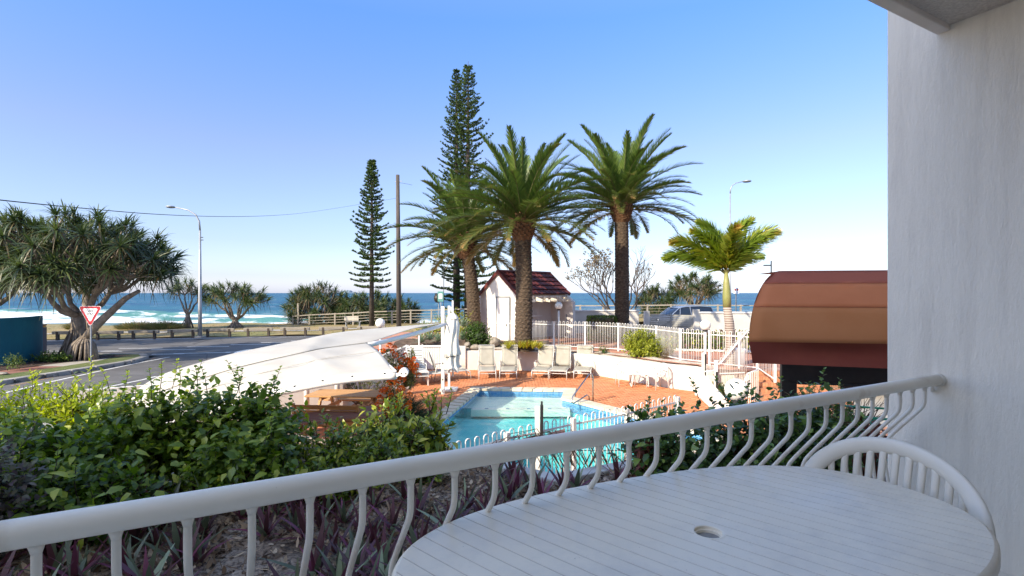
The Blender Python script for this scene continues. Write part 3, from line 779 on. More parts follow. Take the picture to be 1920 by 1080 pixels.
# --- raised garden bed in front of the balcony
BED = [rp(-9, .05), rp(3.6, .05), (4.2, 5.3), (3.2, 5.35), (1.15, 4.75), (.36, 4.34), (-.32, 4.84), (-1.3, 5.75), (-3, 6.0), (-6.5, 5.6), (-9.5, 3.2)]
def zbed(x, y):
    return 1.60 + .05 * math.sin(x * 1.9 + 1) * math.sin(y * 2.3) + .03 * math.sin(x * 5.3) * math.sin(y * 4.7 + 2)
m_bed, nt, b, o = nodes_mat('dry_soil')
f1 = noise(nt, 3, 6, world=True); f2 = noise(nt, 40, 6, world=True, rough=.7)
c = ramp(nt, f1, [(.35, (.22, .16, .11)), (.5, (.42, .33, .25)), (.65, (.60, .50, .41))]); c = mixc(nt, ramp(nt, f2, [(.40, (.9, .9, .9)), (.55, (0, 0, 0))]), c, (.07, .05, .04))
nt.links.new(c, b.inputs['Base Color']); b.inputs['Roughness'].default_value = 1; bump(nt, b, f2, 1, .02)
bx0, bx1, by0, by1, st = -4.0, 3.6, 1.2, 6.2, .035
nx, ny = int((bx1 - bx0) / st), int((by1 - by0) / st)
gx, gy = np.meshgrid(np.linspace(bx0, bx1, nx + 1), np.linspace(by0, by1, ny + 1))
def vnoise(x, y, s, seed):
    r_ = np.random.default_rng(seed); T = r_.random((64, 64)); xi = np.floor(x * s).astype(int); yi = np.floor(y * s).astype(int); fx = x * s - xi; fy = y * s - yi
    fx = fx * fx * (3 - 2 * fx); fy = fy * fy * (3 - 2 * fy); a = T[xi % 64, yi % 64]; b = T[(xi + 1) % 64, yi % 64]; c_ = T[xi % 64, (yi + 1) % 64]; d = T[(xi + 1) % 64, (yi + 1) % 64]
    return (a * (1 - fx) + b * fx) * (1 - fy) + (c_ * (1 - fx) + d * fx) * fy
gz = 1.60 + .05 * np.sin(gx * 1.9 + 1) * np.sin(gy * 2.3) + .03 * np.sin(gx * 5.3) * np.sin(gy * 4.7 + 2) + .05 * (vnoise(gx, gy, 6, 1) - .5) + .035 * (vnoise(gx, gy, 14, 2) - .5) + .02 * (vnoise(gx, gy, 28, 3) - .5)
V = np.stack([gx, gy, gz], -1).reshape(-1, 3)
inb = np.array([inpoly(p[0], p[1], BED) for p in V]).reshape(ny + 1, nx + 1)
Fs = []
for j in range(ny):
    for i in range(nx):
        if inb[j, i] and inb[j, i + 1] and inb[j + 1, i] and inb[j + 1, i + 1]:
            a = j * (nx + 1) + i; Fs.append((a, a + 1, a + nx + 2, a + nx + 1))
me = bpy.data.meshes.new('garden_soil'); me.from_pydata(V.tolist(), [], Fs); me.update()
link('garden_soil', me, m_bed, kind='structure', smooth=True)
sheet('garden_bed_base', BED, 1.50, m_bed)
mk = thing('garden_bed_wall', 'white painted edge wall of the raised garden bed below the railing', 'wall', (0, 4.5, 0))
m_kw = mat('painted_edge', (.62, .61, .58), (.52, .51, .48), 3, .8, .4, 30, .01, world=True, dirt=((.25, .24, .21), 4, .56))
q = [Vector(p) for p in BED[2:]]
for a, b2 in zip(q, q[1:]):
    d = (b2 - a).normalized(); s = Vector((d.y, -d.x)) * -1
    # outside of the bed
    nrm_ = Vector((d.y, -d.x)); mid = (a + b2) / 2
    if inpoly(*(mid + nrm_ * .1), BED): nrm_ = -nrm_
    MB().prism([tuple(a - d * .02), tuple(b2 + d * .02), tuple(b2 + nrm_ * .15 + d * .02), tuple(a + nrm_ * .15 - d * .02)], -.05, (1.64 if mid.x > -.32 else 1.49) + rng.uniform(0, .004)).build('wall_section', m_kw, mk, bevel=.012)
# slope of bare earth to the right of the pool fence
sheet('side_bed', [(4.3, 5.4), (9, 8.2), (9, 4), (5.2, 3.9)], 1.25, m_soil)
# ================================================================== STRUCTURES AND OBJECTS
# --- railing of the balcony
rail = thing('balcony_railing', 'white balcony railing with thick round handrail and bellied bars', 'railing', rp(0, 0, FL))
A0, A1 = -5.2, s_end - .005
ZR = CZ - .46
pr = [rp(A0 + (A1 - A0) * i / 24, .0006 * math.sin(i), ZR + .0008 * math.sin(i * 1.7)) for i in range(25)]
MB().tube(pr, .0285, 20).build('handrail', W_RAIL, rail, smooth=True)
MB().tube([rp(s_end - .028, -.0, ZR - .002), rp(s_end - .002, 0, ZR - .002)], .034, 16).build('wall_flange', W_RAIL, rail, smooth=True)
MB().tube([rp(s_end - .05, .01, ZR - .02), rp(s_end - .03, .02, ZR - .055), rp(s_end - .004, .03, ZR - .06)], .010, 8).build('fixing_bracket', W_RAIL, rail, smooth=True)
def bal_path():
    key = [(0, -.018), (0, -.10), (.012, -.135), (.035, -.165), (.145, -.30), (.172, -.34), (.185, -.385), (.185, -.45), (.17, -.56), (.13, -.68), (.09, -.78), (.08, -.83)]
    out = []
    for i in range(len(key) - 1):
        p0 = key[max(i - 1, 0)]; p1 = key[i]; p2 = key[i + 1]; p3 = key[min(i + 2, len(key) - 1)]
        for t in (0, .33, .66):
            q = [.5 * (2 * p1[k] + (p2[k] - p0[k]) * t + (2 * p0[k] - 5 * p1[k] + 4 * p2[k] - p3[k]) * t * t + (3 * p1[k] - p0[k] - 3 * p2[k] + p3[k]) * t ** 3) for k in (0, 1)]
            out.append(q)
    out.append(list(key[-1])); return out
bp_ = bal_path()
mb = MB(); mb.tube([(0, q[0], q[1]) for q in bp_], .0088, 10); mb.tube([(0, 0, -.020), (0, 0, -.034), (0, 0, -.045)], [.017, .012, .009], 10)
bme = bpy.data.meshes.new('baluster'); bme.from_pydata(mb.v, [], mb.f); bme.update(); bme.materials.append(W_RAIL); bme.polygons.foreach_set('use_smooth', [True] * len(bme.polygons))
ang = math.atan2(RX.y, RX.x)
# positions read off the photograph: spacing 125 mm
def rail_r(px):
    u = (px - 960) / F; # point on the rail line under this column
    # RO + RX r = (u Y, Y)
    r_ = (RO.y * u - RO.x) / (RX.x - u * RX.y); return r_
base_r = rail_r(352)
r_ = base_r
while r_ > A0: r_ -= .1245
rs = []
while r_ < s_end - .06:
    r_ += .1245
    if r_ > A0 and r_ < s_end - .04: rs.append(r_)
for r_ in rs:
    o = bpy.data.objects.new('baluster', bme); col.objects.link(o); o.parent = rail
    p = rp(r_, 0, ZR); o.location = Vector(p) - ORG[rail.name]; o.rotation_euler = (0, 0, ang)
MB().bar(rp(A0, .08, FL + .06), rp(A1, .08, FL + .06), .05, .03).build('bottom_rail', W_RAIL, rail)

# --- oval table
tb = thing('patio_table', 'large white oval plastic table with plank grooves and umbrella hole beside the railing', 'table', (.530, 1.397, FL))
TZ = FL + .72; TA, TB, TH, TN = .836, .438, .392, 2.53
def oval(ang_, k=1.0, inset=0):
    c, s = math.cos(ang_), math.sin(ang_); u = (TA - inset) * k * abs(c) ** (2 / TN) * (1 if c >= 0 else -1); v = (TB - inset) * k * abs(s) ** (2 / TN) * (1 if s >= 0 else -1)
    ct, st_ = math.cos(TH), math.sin(TH); return (.530 + u * ct - v * st_, 1.397 + u * st_ + v * ct)
gd = Vector((math.cos(R(-43)), math.sin(R(-43)))); gn = Vector((-gd.y, gd.x))
hole = Vector((.526, 1.40))
m_table, nt, b, o = nodes_mat('table_plastic')
f = noise(nt, 1.7, 3, world=True); c = ramp(nt, f, [(.35, (.85, .75, .59)), (.65, (.90, .81, .65))])
g = noise(nt, 26, 6, world=True, rough=.7); mpn = nt.nodes.new('ShaderNodeMapping')
c = mixc(nt, ramp(nt, g, [(.62, (0, 0, 0)), (.78, (.35, .35, .35))]), c, (.38, .36, .33))
g = noise(nt, 4.5, 7, world=True, rough=.75); c = mixc(nt, ramp(nt, g, [(.46, (0, 0, 0)), (.68, (.55, .55, .55))]), c, (.64, .58, .49))
g = noise(nt, 90, 3, world=True); c = mixc(nt, ramp(nt, g, [(.75, (0, 0, 0)), (.77, (.8, .8, .8))]), c, (.24, .20, .16))
nt.links.new(c, b.inputs['Base Color']); b.inputs['Roughness'].default_value = .34; b.inputs['Specular IOR Level'].default_value = .5
gg = noise(nt, 3, 3, world=True); nt.links.new(ramp(nt, gg, [(.35, (.30, .30, .30)), (.65, (.52, .52, .52))]), b.inputs['Roughness'])
bump(nt, b, noise(nt, 220, 4, world=True), .12, .001)
m_groove = mat('table_groove', (.42, .36, .30), (.58, .52, .45), 7, .7, world=True)
# top as separate planks between recessed grooves
NP = 256
outl = [oval(2 * math.pi * i / NP, inset=.012) for i in range(NP)]
def clip_strip(poly, lo, hi):
    def cut(pl, val, sgn):
        out = []
        for i in range(len(pl)):
            p, q = Vector(pl[i]), Vector(pl[(i + 1) % len(pl)]); a_ = (p.dot(gn) - val) * sgn; b_2 = (q.dot(gn) - val) * sgn
            if a_ >= 0: out.append(tuple(p))
            if (a_ >= 0) != (b_2 >= 0): out.append(tuple(p.lerp(q, a_ / (a_ - b_2))))
        return out
    pl = cut(poly, lo, 1)
    return cut(pl, hi, -1) if pl else []
mb = MB()
rings = [(1, .012, 0), (1, .004, -.004), (1, 0, -.012), (1, 0, -.036), (1, .006, -.042), (1, .018, -.042)]
vs = []
for (k, ins, dz) in rings:
    for i in range(NP): x, y = oval(2 * math.pi * i / NP, inset=ins); vs.append((x, y, TZ + dz))
mb.add(vs, [(j * NP + i, j * NP + (i + 1) % NP, (j + 1) * NP + (i + 1) % NP, (j + 1) * NP + i) for j in range(len(rings) - 1) for i in range(NP)])
mb.f = [f[::-1] for f in mb.f]
rim = mb.build('rim', m_table, tb, smooth=True)
top = holed('tabletop', outl, [[(hole.x + .036 * math.cos(a), hole.y + .036 * math.sin(a)) for a in [2 * math.pi * k / 40 for k in range(40)]]], TZ - .0012, m_groove, tb)
top.data.transform(Matrix.Translation(-ORG[tb.name])); 
w_pl = .050; s0 = hole.dot(gn) + .013
for k in range(-22, 24):
    lo = s0 + k * w_pl + .0016; hi = s0 + (k + 1) * w_pl - .0016
    pl = clip_strip(outl, lo, hi)
    if len(pl) < 3: continue
    hl = [(hole.x + .042 * math.cos(a), hole.y + .042 * math.sin(a)) for a in [2 * math.pi * q / 48 for q in range(48)]]
    d0, d1 = lo - hole.dot(gn), hi - hole.dot(gn)
    if d0 > .042 or d1 < -.042:
        o = MB().prism(pl, TZ - .0010, TZ).build('plank', m_table, tb)
    else:
        # split the plank round the umbrella hole
        for sg in (-1, 1):
            side = [p for p in pl if (Vector(p) - hole).dot(gd) * sg > .042]
            a_ = max(d0, -.042); b_2 = min(d1, .042); arc = []
            if d1 > .042: arc_end = [.042]
            pts = []
            for q in range(13):
                t = a_ + (b_2 - a_) * q / 12; e = math.sqrt(max(0, .042 ** 2 - t * t)); pts.append(tuple(hole + gn * t + gd * e * sg))
            ext = []
            if d0 < -.042: ext0 = [tuple(hole + gn * d0 + gd * 0)]
            else: ext0 = []
            if d1 > .042: ext1 = [tuple(hole + gn * d1)]
            else: ext1 = []
            poly = side + (ext0 + pts + ext1)
            cc = hole + gd * sg * .3
            # order: outer points by angle round a point inside the plank
            cen = hole + gn * (d0 + d1) / 2 + gd * sg * .12
            outer_ = sorted(side, key=lambda p: math.atan2((Vector(p) - cen).dot(gn), (Vector(p) - cen).dot(gd) * sg))
            seq = outer_ + (ext0 + pts + ext1)[::-1]
            if sg < 0: seq = seq[::-1]
            MB().prism(seq, TZ - .0010, TZ).build('plank', m_table, tb)
hr = MB().lathe([(.044, -.0012), (.0435, .0006), (.0385, .0008), (.036, -.0008), (.036, -.008), (.031, -.009), (.031, -.045)], (hole.x, hole.y, TZ), 40).build('umbrella_hole_ring', m_table, tb)
auto_smooth(hr, 50)
m_cup = mat('grey_plug', (.22, .21, .19), (.30, .29, .27), 60, .8, world=True)
MB().lathe([(.0001, -.016), (.031, -.016)], (hole.x, hole.y, TZ), 32).build('hole_plug', m_cup, tb)
for (u, v) in ((.53, .24), (-.53, .24), (.53, -.24), (-.53, -.24)):
    ct, st_ = math.cos(TH), math.sin(TH); x = .530 + u * ct - v * st_; y = 1.397 + u * st_ + v * ct
    MB().tube([(x, y, FL + .001), (x, y, FL + .35), (x, y, TZ - .043)], [.024, .030, .038], 12).build('leg', m_table, tb, smooth=True)

# --- moulded plastic armchair (local: facing -y, back at +y)
def make_chair(name, label, cat, m, nsl=11, group=None):
    t = thing(name, label, cat, (0, 0, 0), group)
    n = 28; arch = []
    for i in range(n + 1):
        a = math.pi * i / n; x = -.27 * math.cos(a) * (1 - .03 * math.sin(a)); z = .60 + .220 * math.sin(a) ** .85
        y = .235 + .05 * math.sin(a) - .05 * (1 - math.sin(a))
        arch.append((x, y, z))
    arm = lambda s: [(s * .27, -.22, .0), (s * .275, -.215, .40), (s * .282, -.20, .595), (s * .288, -.13, .645), (s * .287, 0, .652), (s * .280, .10, .635)]
    full = [(-.282, .08, .628), (-.279, .135, .615)] + arch + [(.279, .135, .615), (.282, .08, .628)]
    rr2 = [.030] * len(full)
    MB().tube(full, .029, 12, r2=.013, up=(0, 1, .15)).build('back_frame', m, t, smooth=True)
    for s in (-1, 1):
        MB().tube(arm(s)[2:] , [.022, .034, .036, .030], 10, r2=.013).build('armrest', m, t, smooth=True)
        MB().tube(arm(s)[:3], [.020, .026, .026], 8, r2=[.014, .017, .016]).build('leg', m, t, smooth=True)
        MB().tube([(s * .255, .30, 0), (s * .24, .24, .40), (s * .262, .20, .60)], [.020, .030, .026], 8, r2=[.014, .018, .016]).build('leg', m, t, smooth=True)
    mb = MB()
    def seat(u, v):
        x = (u - .5) * .47; y = -.23 + .44 * v; return (x, y, .415 + .03 * (2 * u - 1) ** 2 - .02 * v + .012 * (1 - v) ** 4 - (.018 if v < .02 else 0))
    mb.grid(seat, 12, 12)
    so = mb.build('seat', m, t, smooth=True); sm = so.modifiers.new('solid', 'SOLIDIFY'); sm.thickness = .012
    for k in range(nsl):
        x = (k - (nsl - 1) / 2) * (.44 / nsl); a = math.acos(max(-1, min(1, -x / .262))); zt = .60 + .208 * math.sin(a) ** .85; yt = .235 + .05 * math.sin(a) - .05 * (1 - math.sin(a))
        p0 = Vector((x * .93, .205, .405)); p1 = Vector((x * .97, .235, .56)); p2 = Vector((x, yt, zt))
        MB().tube([p0, p1, p2 - Vector((0, 0, .02)), p2], [.0115, .0115, .0125, .016], 8, r2=.007, up=(0, 1, 0)).build('slat', m, t, smooth=True)
    return t
ch = make_chair('plastic_armchair', 'cream moulded armchair with slatted rounded back drawn up to the oval table', 'chair', CREAM_PLASTIC)
# chair faces the table: the direction from its back towards the seat is (-.86, -.5)
place(ch, (1.30 - .24 * .86, 1.80 - .24 * .5, FL), math.atan2(.5, .86) - math.pi / 2)
wch = make_chair('plastic_armchair', 'white slatted plastic armchair facing the pool, left of the low table', 'chair', W_PLASTIC, 7, 'white plastic armchairs by the curved wall')
x, y = G(1172, 724); place(wch, (x, y, .005), R(4))
wc2 = copy_tree(wch); wc2['label'] = 'white slatted plastic armchair seen side on, right of the low table'
x, y = G(1232, 729); place(wc2, (x, y, .005), R(-72))
# low plastic table between them
lt = thing('low_plastic_table', 'small white plastic side table between two armchairs by the pool', 'table', (*G(1199, 725), .005))
x, y = G(1199, 725)
MB().box((x, y, .455), (.62, .5, .03), R(-6)).build('table_top', W_PLASTIC, lt, bevel=.01)
for s in (-1, 1):
    c_, s_ = math.cos(R(-6)), math.sin(R(-6)); q = lambda u, v, z: (x + u * c_ - v * s_, y + u * s_ + v * c_, z)
    MB().tube([q(s * .24, -.2, .44), q(s * .28, -.22, .05), q(s * .28, -.18, .03), q(s * .28, .18, .03), q(s * .28, .22, .05), q(s * .24, .2, .44)], .02, 6).build('leg', W_PLASTIC, lt, smooth=True)

# --- sun loungers (local: head at +y, foot at -y)
m_sling = mat('sling_fabric', (.33, .31, .26), (.38, .36, .31), 4, .8, .1, 200, .002)
m_alu = mat('pale_aluminium', (.62, .62, .60), None, 3, .35, metal=.2)
def make_lounger(lab):
    t = thing('sun_lounger', lab, 'sun lounger', (0, 0, 0), 'sun loungers round the pool')
    W = .31
    mb = MB()
    def seat(u, v): return ((u - .5) * 2 * W * .95, -.62 + 1.14 * v, .33 + .02 * math.sin(v * 3.1) - .05 * max(0, .12 - v) * 6 - .012 * math.sin(u * math.pi))
    mb.grid(seat, 6, 10); o = mb.build('seat_sling', m_sling, t, smooth=True); o.modifiers.new('s', 'SOLIDIFY').thickness = .006
    a = R(70); mb = MB()
    def back(u, v): d = .80 * v; return ((u - .5) * 2 * W * .93, .54 + d * math.cos(a) + .02 * math.sin(u * math.pi) , .345 + d * math.sin(a))
    mb.grid(back, 6, 8); o = mb.build('back_sling', m_sling, t, smooth=True); o.modifiers.new('s', 'SOLIDIFY').thickness = .006
    MB().tube([((u - .5) * .56, .54 + .68 * math.cos(a) - .012, .345 + .68 * math.sin(a)) for u in (0, .5, 1)], .008, 6).build('sling_seam', m_sling, t)
    for s in (-1, 1):
        MB().tube([(s * W, .55, .33), (s * W, -.5, .34), (s * W, -.60, .325), (s * W, -.66, .27), (s * (W + .01), -.70, 0)], .016, 8).build('side_rail', m_alu, t, smooth=True)
        MB().tube([(s * W * .97, .54, .34), (s * W * .97, .54 + .82 * math.cos(a), .345 + .82 * math.sin(a))], .014, 8).build('back_rail', m_alu, t, smooth=True)
        MB().tube([(s * (W + .04), .16, 0), (s * (W + .04), .18, .48), (s * (W + .04), .22, .535), (s * (W + .04), .34, .55), (s * (W + .04), .52, .54), (s * (W + .04), .60, .50), (s * (W + .03), .66, 0)], .016, 8, r2=.012).build('armrest', m_alu, t, smooth=True)
    MB().tube([(-W, -.62, .20), (W, -.62, .20)], .012, 6).build('stretcher', m_alu, t)
    MB().tube([(-W, -.66, .30), (W, -.66, .30)], .014, 6).build('stretcher', m_alu, t)
    MB().tube([(-W, .53 + .82 * math.cos(a), .345 + .82 * math.sin(a)), (W, .53 + .82 * math.cos(a), .345 + .82 * math.sin(a))], .014, 6).build('back_rail', m_alu, t)
    return t
lspots = [(914, 711, 4, 'grey sling lounger nearest the closed umbrella of the five facing the pool'),
          (953, 711, -2, 'grey sling lounger second from left, below the wall sign'),
          (1013, 711, -13, 'grey sling lounger angled right, standing below the palm trunk'),
          (1047, 711, -13, 'grey sling lounger, middle one of the angled three'),
          (1092, 711, -12, 'grey sling lounger at the right end of the row, next to the plastic armchair'),
          (836, 715, 112, 'grey sling lounger turned sideways at left of the white umbrella post'),
          (876, 710, 108, 'grey sling lounger sideways, half hidden behind the furled umbrella')]
L0 = None
for px, py, rz, lab in lspots:
    o = L0 if (L0 is not None and False) else None
    if L0 is None: L0 = make_lounger(lab); o = L0
    else: o = copy_tree(L0); o['label'] = lab
    x, y = G(px, py); d = .62
    o.location = (x - math.sin(R(rz)) * d, y + math.cos(R(rz)) * d, .005); o.rotation_euler = (0, 0, R(rz))

# stack of white slatted plastic loungers by the ixora
def make_plastic_lounger(lab, m, grp):
    t = thing('plastic_lounger', lab, 'sun lounger', (0, 0, 0), grp)
    a = R(66)
    for k in range(9):
        d = .05 + k * .095; MB().box((0, .42 + d * math.cos(a), .34 + d * math.sin(a)), (.56, .07, .018), rx=a).build('slat', m, t)
    for k in range(10): MB().box((0, -.62 + k * .105, .34), (.58, .085, .02)).build('slat', m, t)
    for s in (-1, 1):
        MB().bar((s * .30, -.66, .33), (s * .30, .46, .33), .04, .05).build('side_rail', m, t)
        MB().bar((s * .29, .42, .34), (s * .29, .42 + .9 * math.cos(a), .34 + .9 * math.sin(a)), .035, .04).build('side_rail', m, t)
        for yy in (-.55, .36): MB().bar((s * .30, yy, 0), (s * .30, yy, .33), .05, .04).build('leg', m, t)
        MB().tube([(s * .32, .0, .33), (s * .33, .0, .50), (s * .33, .08, .54), (s * .33, .34, .54), (s * .32, .42, .40)], .02, 6).build('armrest', m, t)
    return t
pl = make_plastic_lounger('white slatted plastic lounger at the bottom of the stack by the flowering bush', W_PLASTIC, 'stacked white plastic loungers')
x, y = G(782, 719); place(pl, (x, y, .005), R(18))
p2_ = copy_tree(pl); p2_['label'] = 'white slatted plastic lounger on top of the stack by the flowering bush'; place(p2_, (x, y + .02, .13), R(18))

# --- loop topped pool fences
def hoop_mesh(h, w, r=.008, m=W_PAINT, seg=8, z0=.07):
    mb = MB(); path = [(-w / 2, 0, z0)] + [(-w / 2 * math.cos(math.pi * i / seg), 0, h - w / 2 + w / 2 * math.sin(math.pi * i / seg)) for i in range(seg + 1)] + [(w / 2, 0, z0)]
    mb.tube(path, r, 6); me = bpy.data.meshes.new('hoop_bar'); me.from_pydata(mb.v, [], mb.f); me.update(); me.materials.append(m)
    me.polygons.foreach_set('use_smooth', [True] * len(me.polygons)); return me
def loop_fence(label, pts, h=1.14, pitch=.145, w=.075, r=.009, posts=None, post_w=.06, name='pool_fence', group=None, post_h=None, posts_at_ends=True):
    t = thing(name, label, 'fence', pts[0], group); o0 = Vector(pts[0]); me = hoop_mesh(h, w, r)
    for a, b_ in zip(pts, pts[1:]):
        a = Vector(a); b_ = Vector(b_); d = b_ - a; L_ = Vector((d.x, d.y)).length; an = math.atan2(d.y, d.x)
        for z in (.09, h - .14): MB().bar(a + Vector((0, 0, z)), b_ + Vector((0, 0, z)), .018, .026).build('rail', W_PAINT, t)
        k = max(1, int((L_ - post_w) / pitch)); 
        for i in range(k):
            f = (i + .5) / k; p = a + d * f - o0
            inst('hoop_bar', me, t, p, an)
    for i, p in enumerate(pts):
        if not posts_at_ends and i in (0, len(pts) - 1): continue
        MB().box((p[0], p[1], p[2] + (post_h or h) / 2), (post_w, post_w, post_h or h), math.atan2((Vector(pts[min(i + 1, len(pts) - 1)]) - Vector(pts[max(0, i - 1)])).y, (Vector(pts[min(i + 1, len(pts) - 1)]) - Vector(pts[max(0, i - 1)])).x)).build('post', W_PAINT, t, bevel=.004)
    return t
loop_fence('white loop topped fence standing on the curved wall behind the loungers', [(1.80, 22.35, TERR), (3.08, 22.0, TERR), (4.3, 21.1, TERR), (5.35, 19.4, TERR), (5.78, 17.95, TERR), (6.38, 17.25, TERR)])
loop_fence('short white loop topped fence left of the thick middle palm', [(-1.05, 24.2, .80), (.35, 24.0, .80), (1.80, 22.6, .82)])
loop_fence('white loop topped fence running right towards the brown awning', [(6.45, 17.05, TERR), (7.1, 16.3, TERR), (7.45, 15.85, TERR), (7.5, 14.9, TERR - .2)], pitch=.16)
# near fence in front of the pool
nf = [(-1.7, 6.02, .03), (-.07, 7.54, .03), (.986, 8.40, .03), (2.0, 9.1, .03), (3.2, 10.1, .03)]
loop_fence('white loop topped fence between the pool and the garden bed, with a safety sign', nf, h=1.2, pitch=.151, w=.082, r=.009, post_w=.075, post_h=1.16)
gp = thing('gate_post', 'tall white gate post with black self-closing latch standing in front of the pool', 'post', (*G(1006, 870, .03), .03))
x, y = .385, 7.92; gp.location = (x, y, .03); ORG[gp.name] = Vector((x, y, .03))
MB().box((x, y, .75), (.075, .075, 1.46)).build('post_body', W_PAINT, gp, bevel=.004)
MB().box((x + .065, y - .02, 1.20), (.045, .05, .62)).build('latch', BLACK, gp, bevel=.008)
MB().box((x + .065, y - .02, 1.53), (.03, .03, .06)).build('latch_knob', BLACK, gp, bevel=.006)
m_sign = mat('sign_board', (.62, .42, .34), (.66, .48, .40), 5, .6)
def text_obj(body, loc, size, m, parent, rot=(R(90), 0, 0), ext=.002, name='lettering'):
    cu = bpy.data.curves.new(name, 'FONT'); cu.body = body; cu.size = size; cu.align_x = 'CENTER'; cu.align_y = 'CENTER'; cu.extrude = ext
    cu.materials.append(m); o0_ = bpy.data.objects.new(name, cu); me_ = bpy.data.meshes.new_from_object(o0_); bpy.data.objects.remove(o0_); me_.materials.clear(); me_.materials.append(m)
    o = bpy.data.objects.new(name, me_); col.objects.link(o); o.parent = parent
    o.location = Vector(loc) - ORG[parent.name]; o.rotation_euler = rot; return o
sg = thing('safety_sign', 'small pale red sign fixed to the near pool fence right of the gate post', 'sign', (.70, 8.13, 1.0))
sa = math.atan2(.86, 1.056)
MB().box((.70, 8.13, 1.0), (.34, .006, .11), sa).build('plate', m_sign, sg)
m_red = mat('red_print', (.45, .05, .04), None, 3, .6)
text_obj('Pool gate must be kept closed', (.703, 8.122, 1.005), .026, m_red, sg, (R(90), 0, sa))

# --- small gate, stair fences and steps at the right
st_ = thing('pool_gate_fence', 'white picket side panel descending from the end of the curved wall', 'fence', (5.75, 16.3, 0))
def picket_run(t, a, b_, ztop0, ztop1, zb0, zb1, pitch=.10, r=.009, rail_off=.06, over=.05, rail_mat=W_PAINT, rw=.035):
    a = Vector(a); b_ = Vector(b_); L_ = (b_ - a).length; k = int(L_ / pitch)
    for i in range(k + 1):
        f = i / k; p = a.lerp(b_, f); zt = ztop0 + (ztop1 - ztop0) * f; zb = zb0 + (zb1 - zb0) * f
        MB().box((p.x, p.y, (zt + over + zb) / 2), (.02, .02, zt + over - zb), math.atan2((b_ - a).y, (b_ - a).x)).build('picket', W_PAINT, t)
    MB().bar((a.x, a.y, ztop0), (b_.x, b_.y, ztop1), rw, rw).build('rail', rail_mat, t)
    MB().bar((a.x, a.y, zb0 + .06), (b_.x, b_.y, zb1 + .06), .03, .03).build('rail', rail_mat, t)
picket_run(st_, (5.74, 16.2), (5.22, 12.6), .86, .52, .02, .02, .105)
MB().box((5.74, 16.3, .45), (.06, .06, .9)).build('post', W_PAINT, st_)
sf = thing('stair_fence', 'white hooped stair fence climbing right behind the big globe lamp', 'fence', (6.03, 15.5, .4))
me_h = {}
for i in range(13):
    f = (i + .5) / 13; x = 6.03 + .98 * f; y = 15.5 + .1 * f; zr = 1.10 + .97 * max(0, (f - .12) / .88); zb = .42 + .3 * f
    h = zr + .10 - zb; me = hoop_mesh(h, .045, .007, z0=0)
    inst('hoop_bar', me, sf, Vector((x, y, zb)) - ORG[sf.name], 0)
MB().tube([(6.0, 15.45, 1.08), (6.15, 15.45, 1.10), (7.0, 15.55, 2.06), (7.12, 15.56, 2.10)], .024, 8).build('handrail', W_PAINT, sf, smooth=True)
MB().bar((6.03, 15.5, .80), (6.95, 15.6, .82), .025, .03).build('rail', W_PAINT, sf)
MB().box((6.03, 15.45, .62), (.075, .075, 1.18)).build('post', W_PAINT, sf); MB().box((6.03, 15.40, .62), (.05, .06, .5)).build('latch', BLACK, sf)
sf2 = thing('gate_latch_post', 'short white post with black closer beside the low gate at the wall end', 'post', (5.78, 15.8, .3))
MB().box((5.78, 15.8, .86), (.07, .07, 1.06)).build('post_body', W_PAINT, sf2); MB().box((5.835, 15.77, 1.02), (.05, .06, .66)).build('latch', BLACK, sf2, bevel=.006)
lg = thing('low_gate', 'low white hooped gate with a brown plate between two posts', 'gate', (5.8, 15.7, .3))
MB().bar((5.82, 15.75, .83), (6.02, 15.5, .90), .03, .03).build('rail', W_PAINT, lg)
me = hoop_mesh(.72, .05, .007, z0=0)
for i in range(3): inst('hoop_bar', me, lg, Vector((5.86 + .06 * i, 15.70 - .07 * i, .33)) - ORG[lg.name], R(-50))
MB().box((5.93, 15.58, .80), (.22, .01, .10), R(-50)).build('plate', m_sign, lg)
hr2 = thing('stair_handrail', 'short white handrail with pickets at the left side of the brick steps', 'railing', (6.47, 15, .2))
path = [(6.42, 14.6, .55), (6.72, 14.9, .90), (7.10, 15.1, .98)]
MB().tube(path, .022, 8).build('handrail', W_PAINT, hr2, smooth=True)
for i in range(9):
    f = i / 8; x = 6.45 + .64 * f; z = .60 + .33 * min(1, f * 2.1) + .04 * f
    MB().box((x, 14.62 + .45 * f, (z + .05) / 2 + .0), (.018, .018, z - .05)).build('picket', W_PAINT, hr2)
steps = thing('brick_steps', 'terracotta brick steps climbing to the upper terrace below the awning', 'steps', (8, 15.2, 0))
m_stepbrick = mat('step_brick', (.42, .17, .08), (.54, .25, .13), 3, .8, .25, 60, .004, objvar=.18)
m_stepcore = mat('step_mortar', (.35, .20, .13), None, 3, .9)
bxm = {}
def brickmesh(d):
    if d not in bxm:
        mb = MB(); mb.box((0, 0, 0), d); me = bpy.data.meshes.new('brick'); me.from_pydata(mb.v, [], mb.f); me.update(); me.materials.append(m_stepbrick); bxm[d] = me
    return bxm[d]
nst = 6; xs0 = 7.35
for k in range(nst):
    zt = TERR - .14 * k; yf = 15.75 - .22 * k; x0 = xs0 - .03 * k - .04
    MB().box(((x0 + 9.6) / 2, yf + .35, zt / 2 - .03 - .04), (9.6 - x0, .72, zt - .06)).build('step_core', m_stepcore, steps)
    i = 0; x = x0 + .04
    while x < 9.55:
        inst('brick', brickmesh((.072, .105, .10)), steps, Vector((x, yf + .035, zt - .05)) - ORG[steps.name], R(rng.uniform(-1, 1)))
        x += .080
    for j in range(8):
        inst('brick', brickmesh((.225, .105, .04)), steps, Vector((x0 + .12 + j * .235, yf + .15, zt - .021)) - ORG[steps.name])
    for j in range(8):
        inst('brick', brickmesh((.225, .03, .036)), steps, Vector((x0 + .12 + j * .235, yf + .002, zt - .121)) - ORG[steps.name])

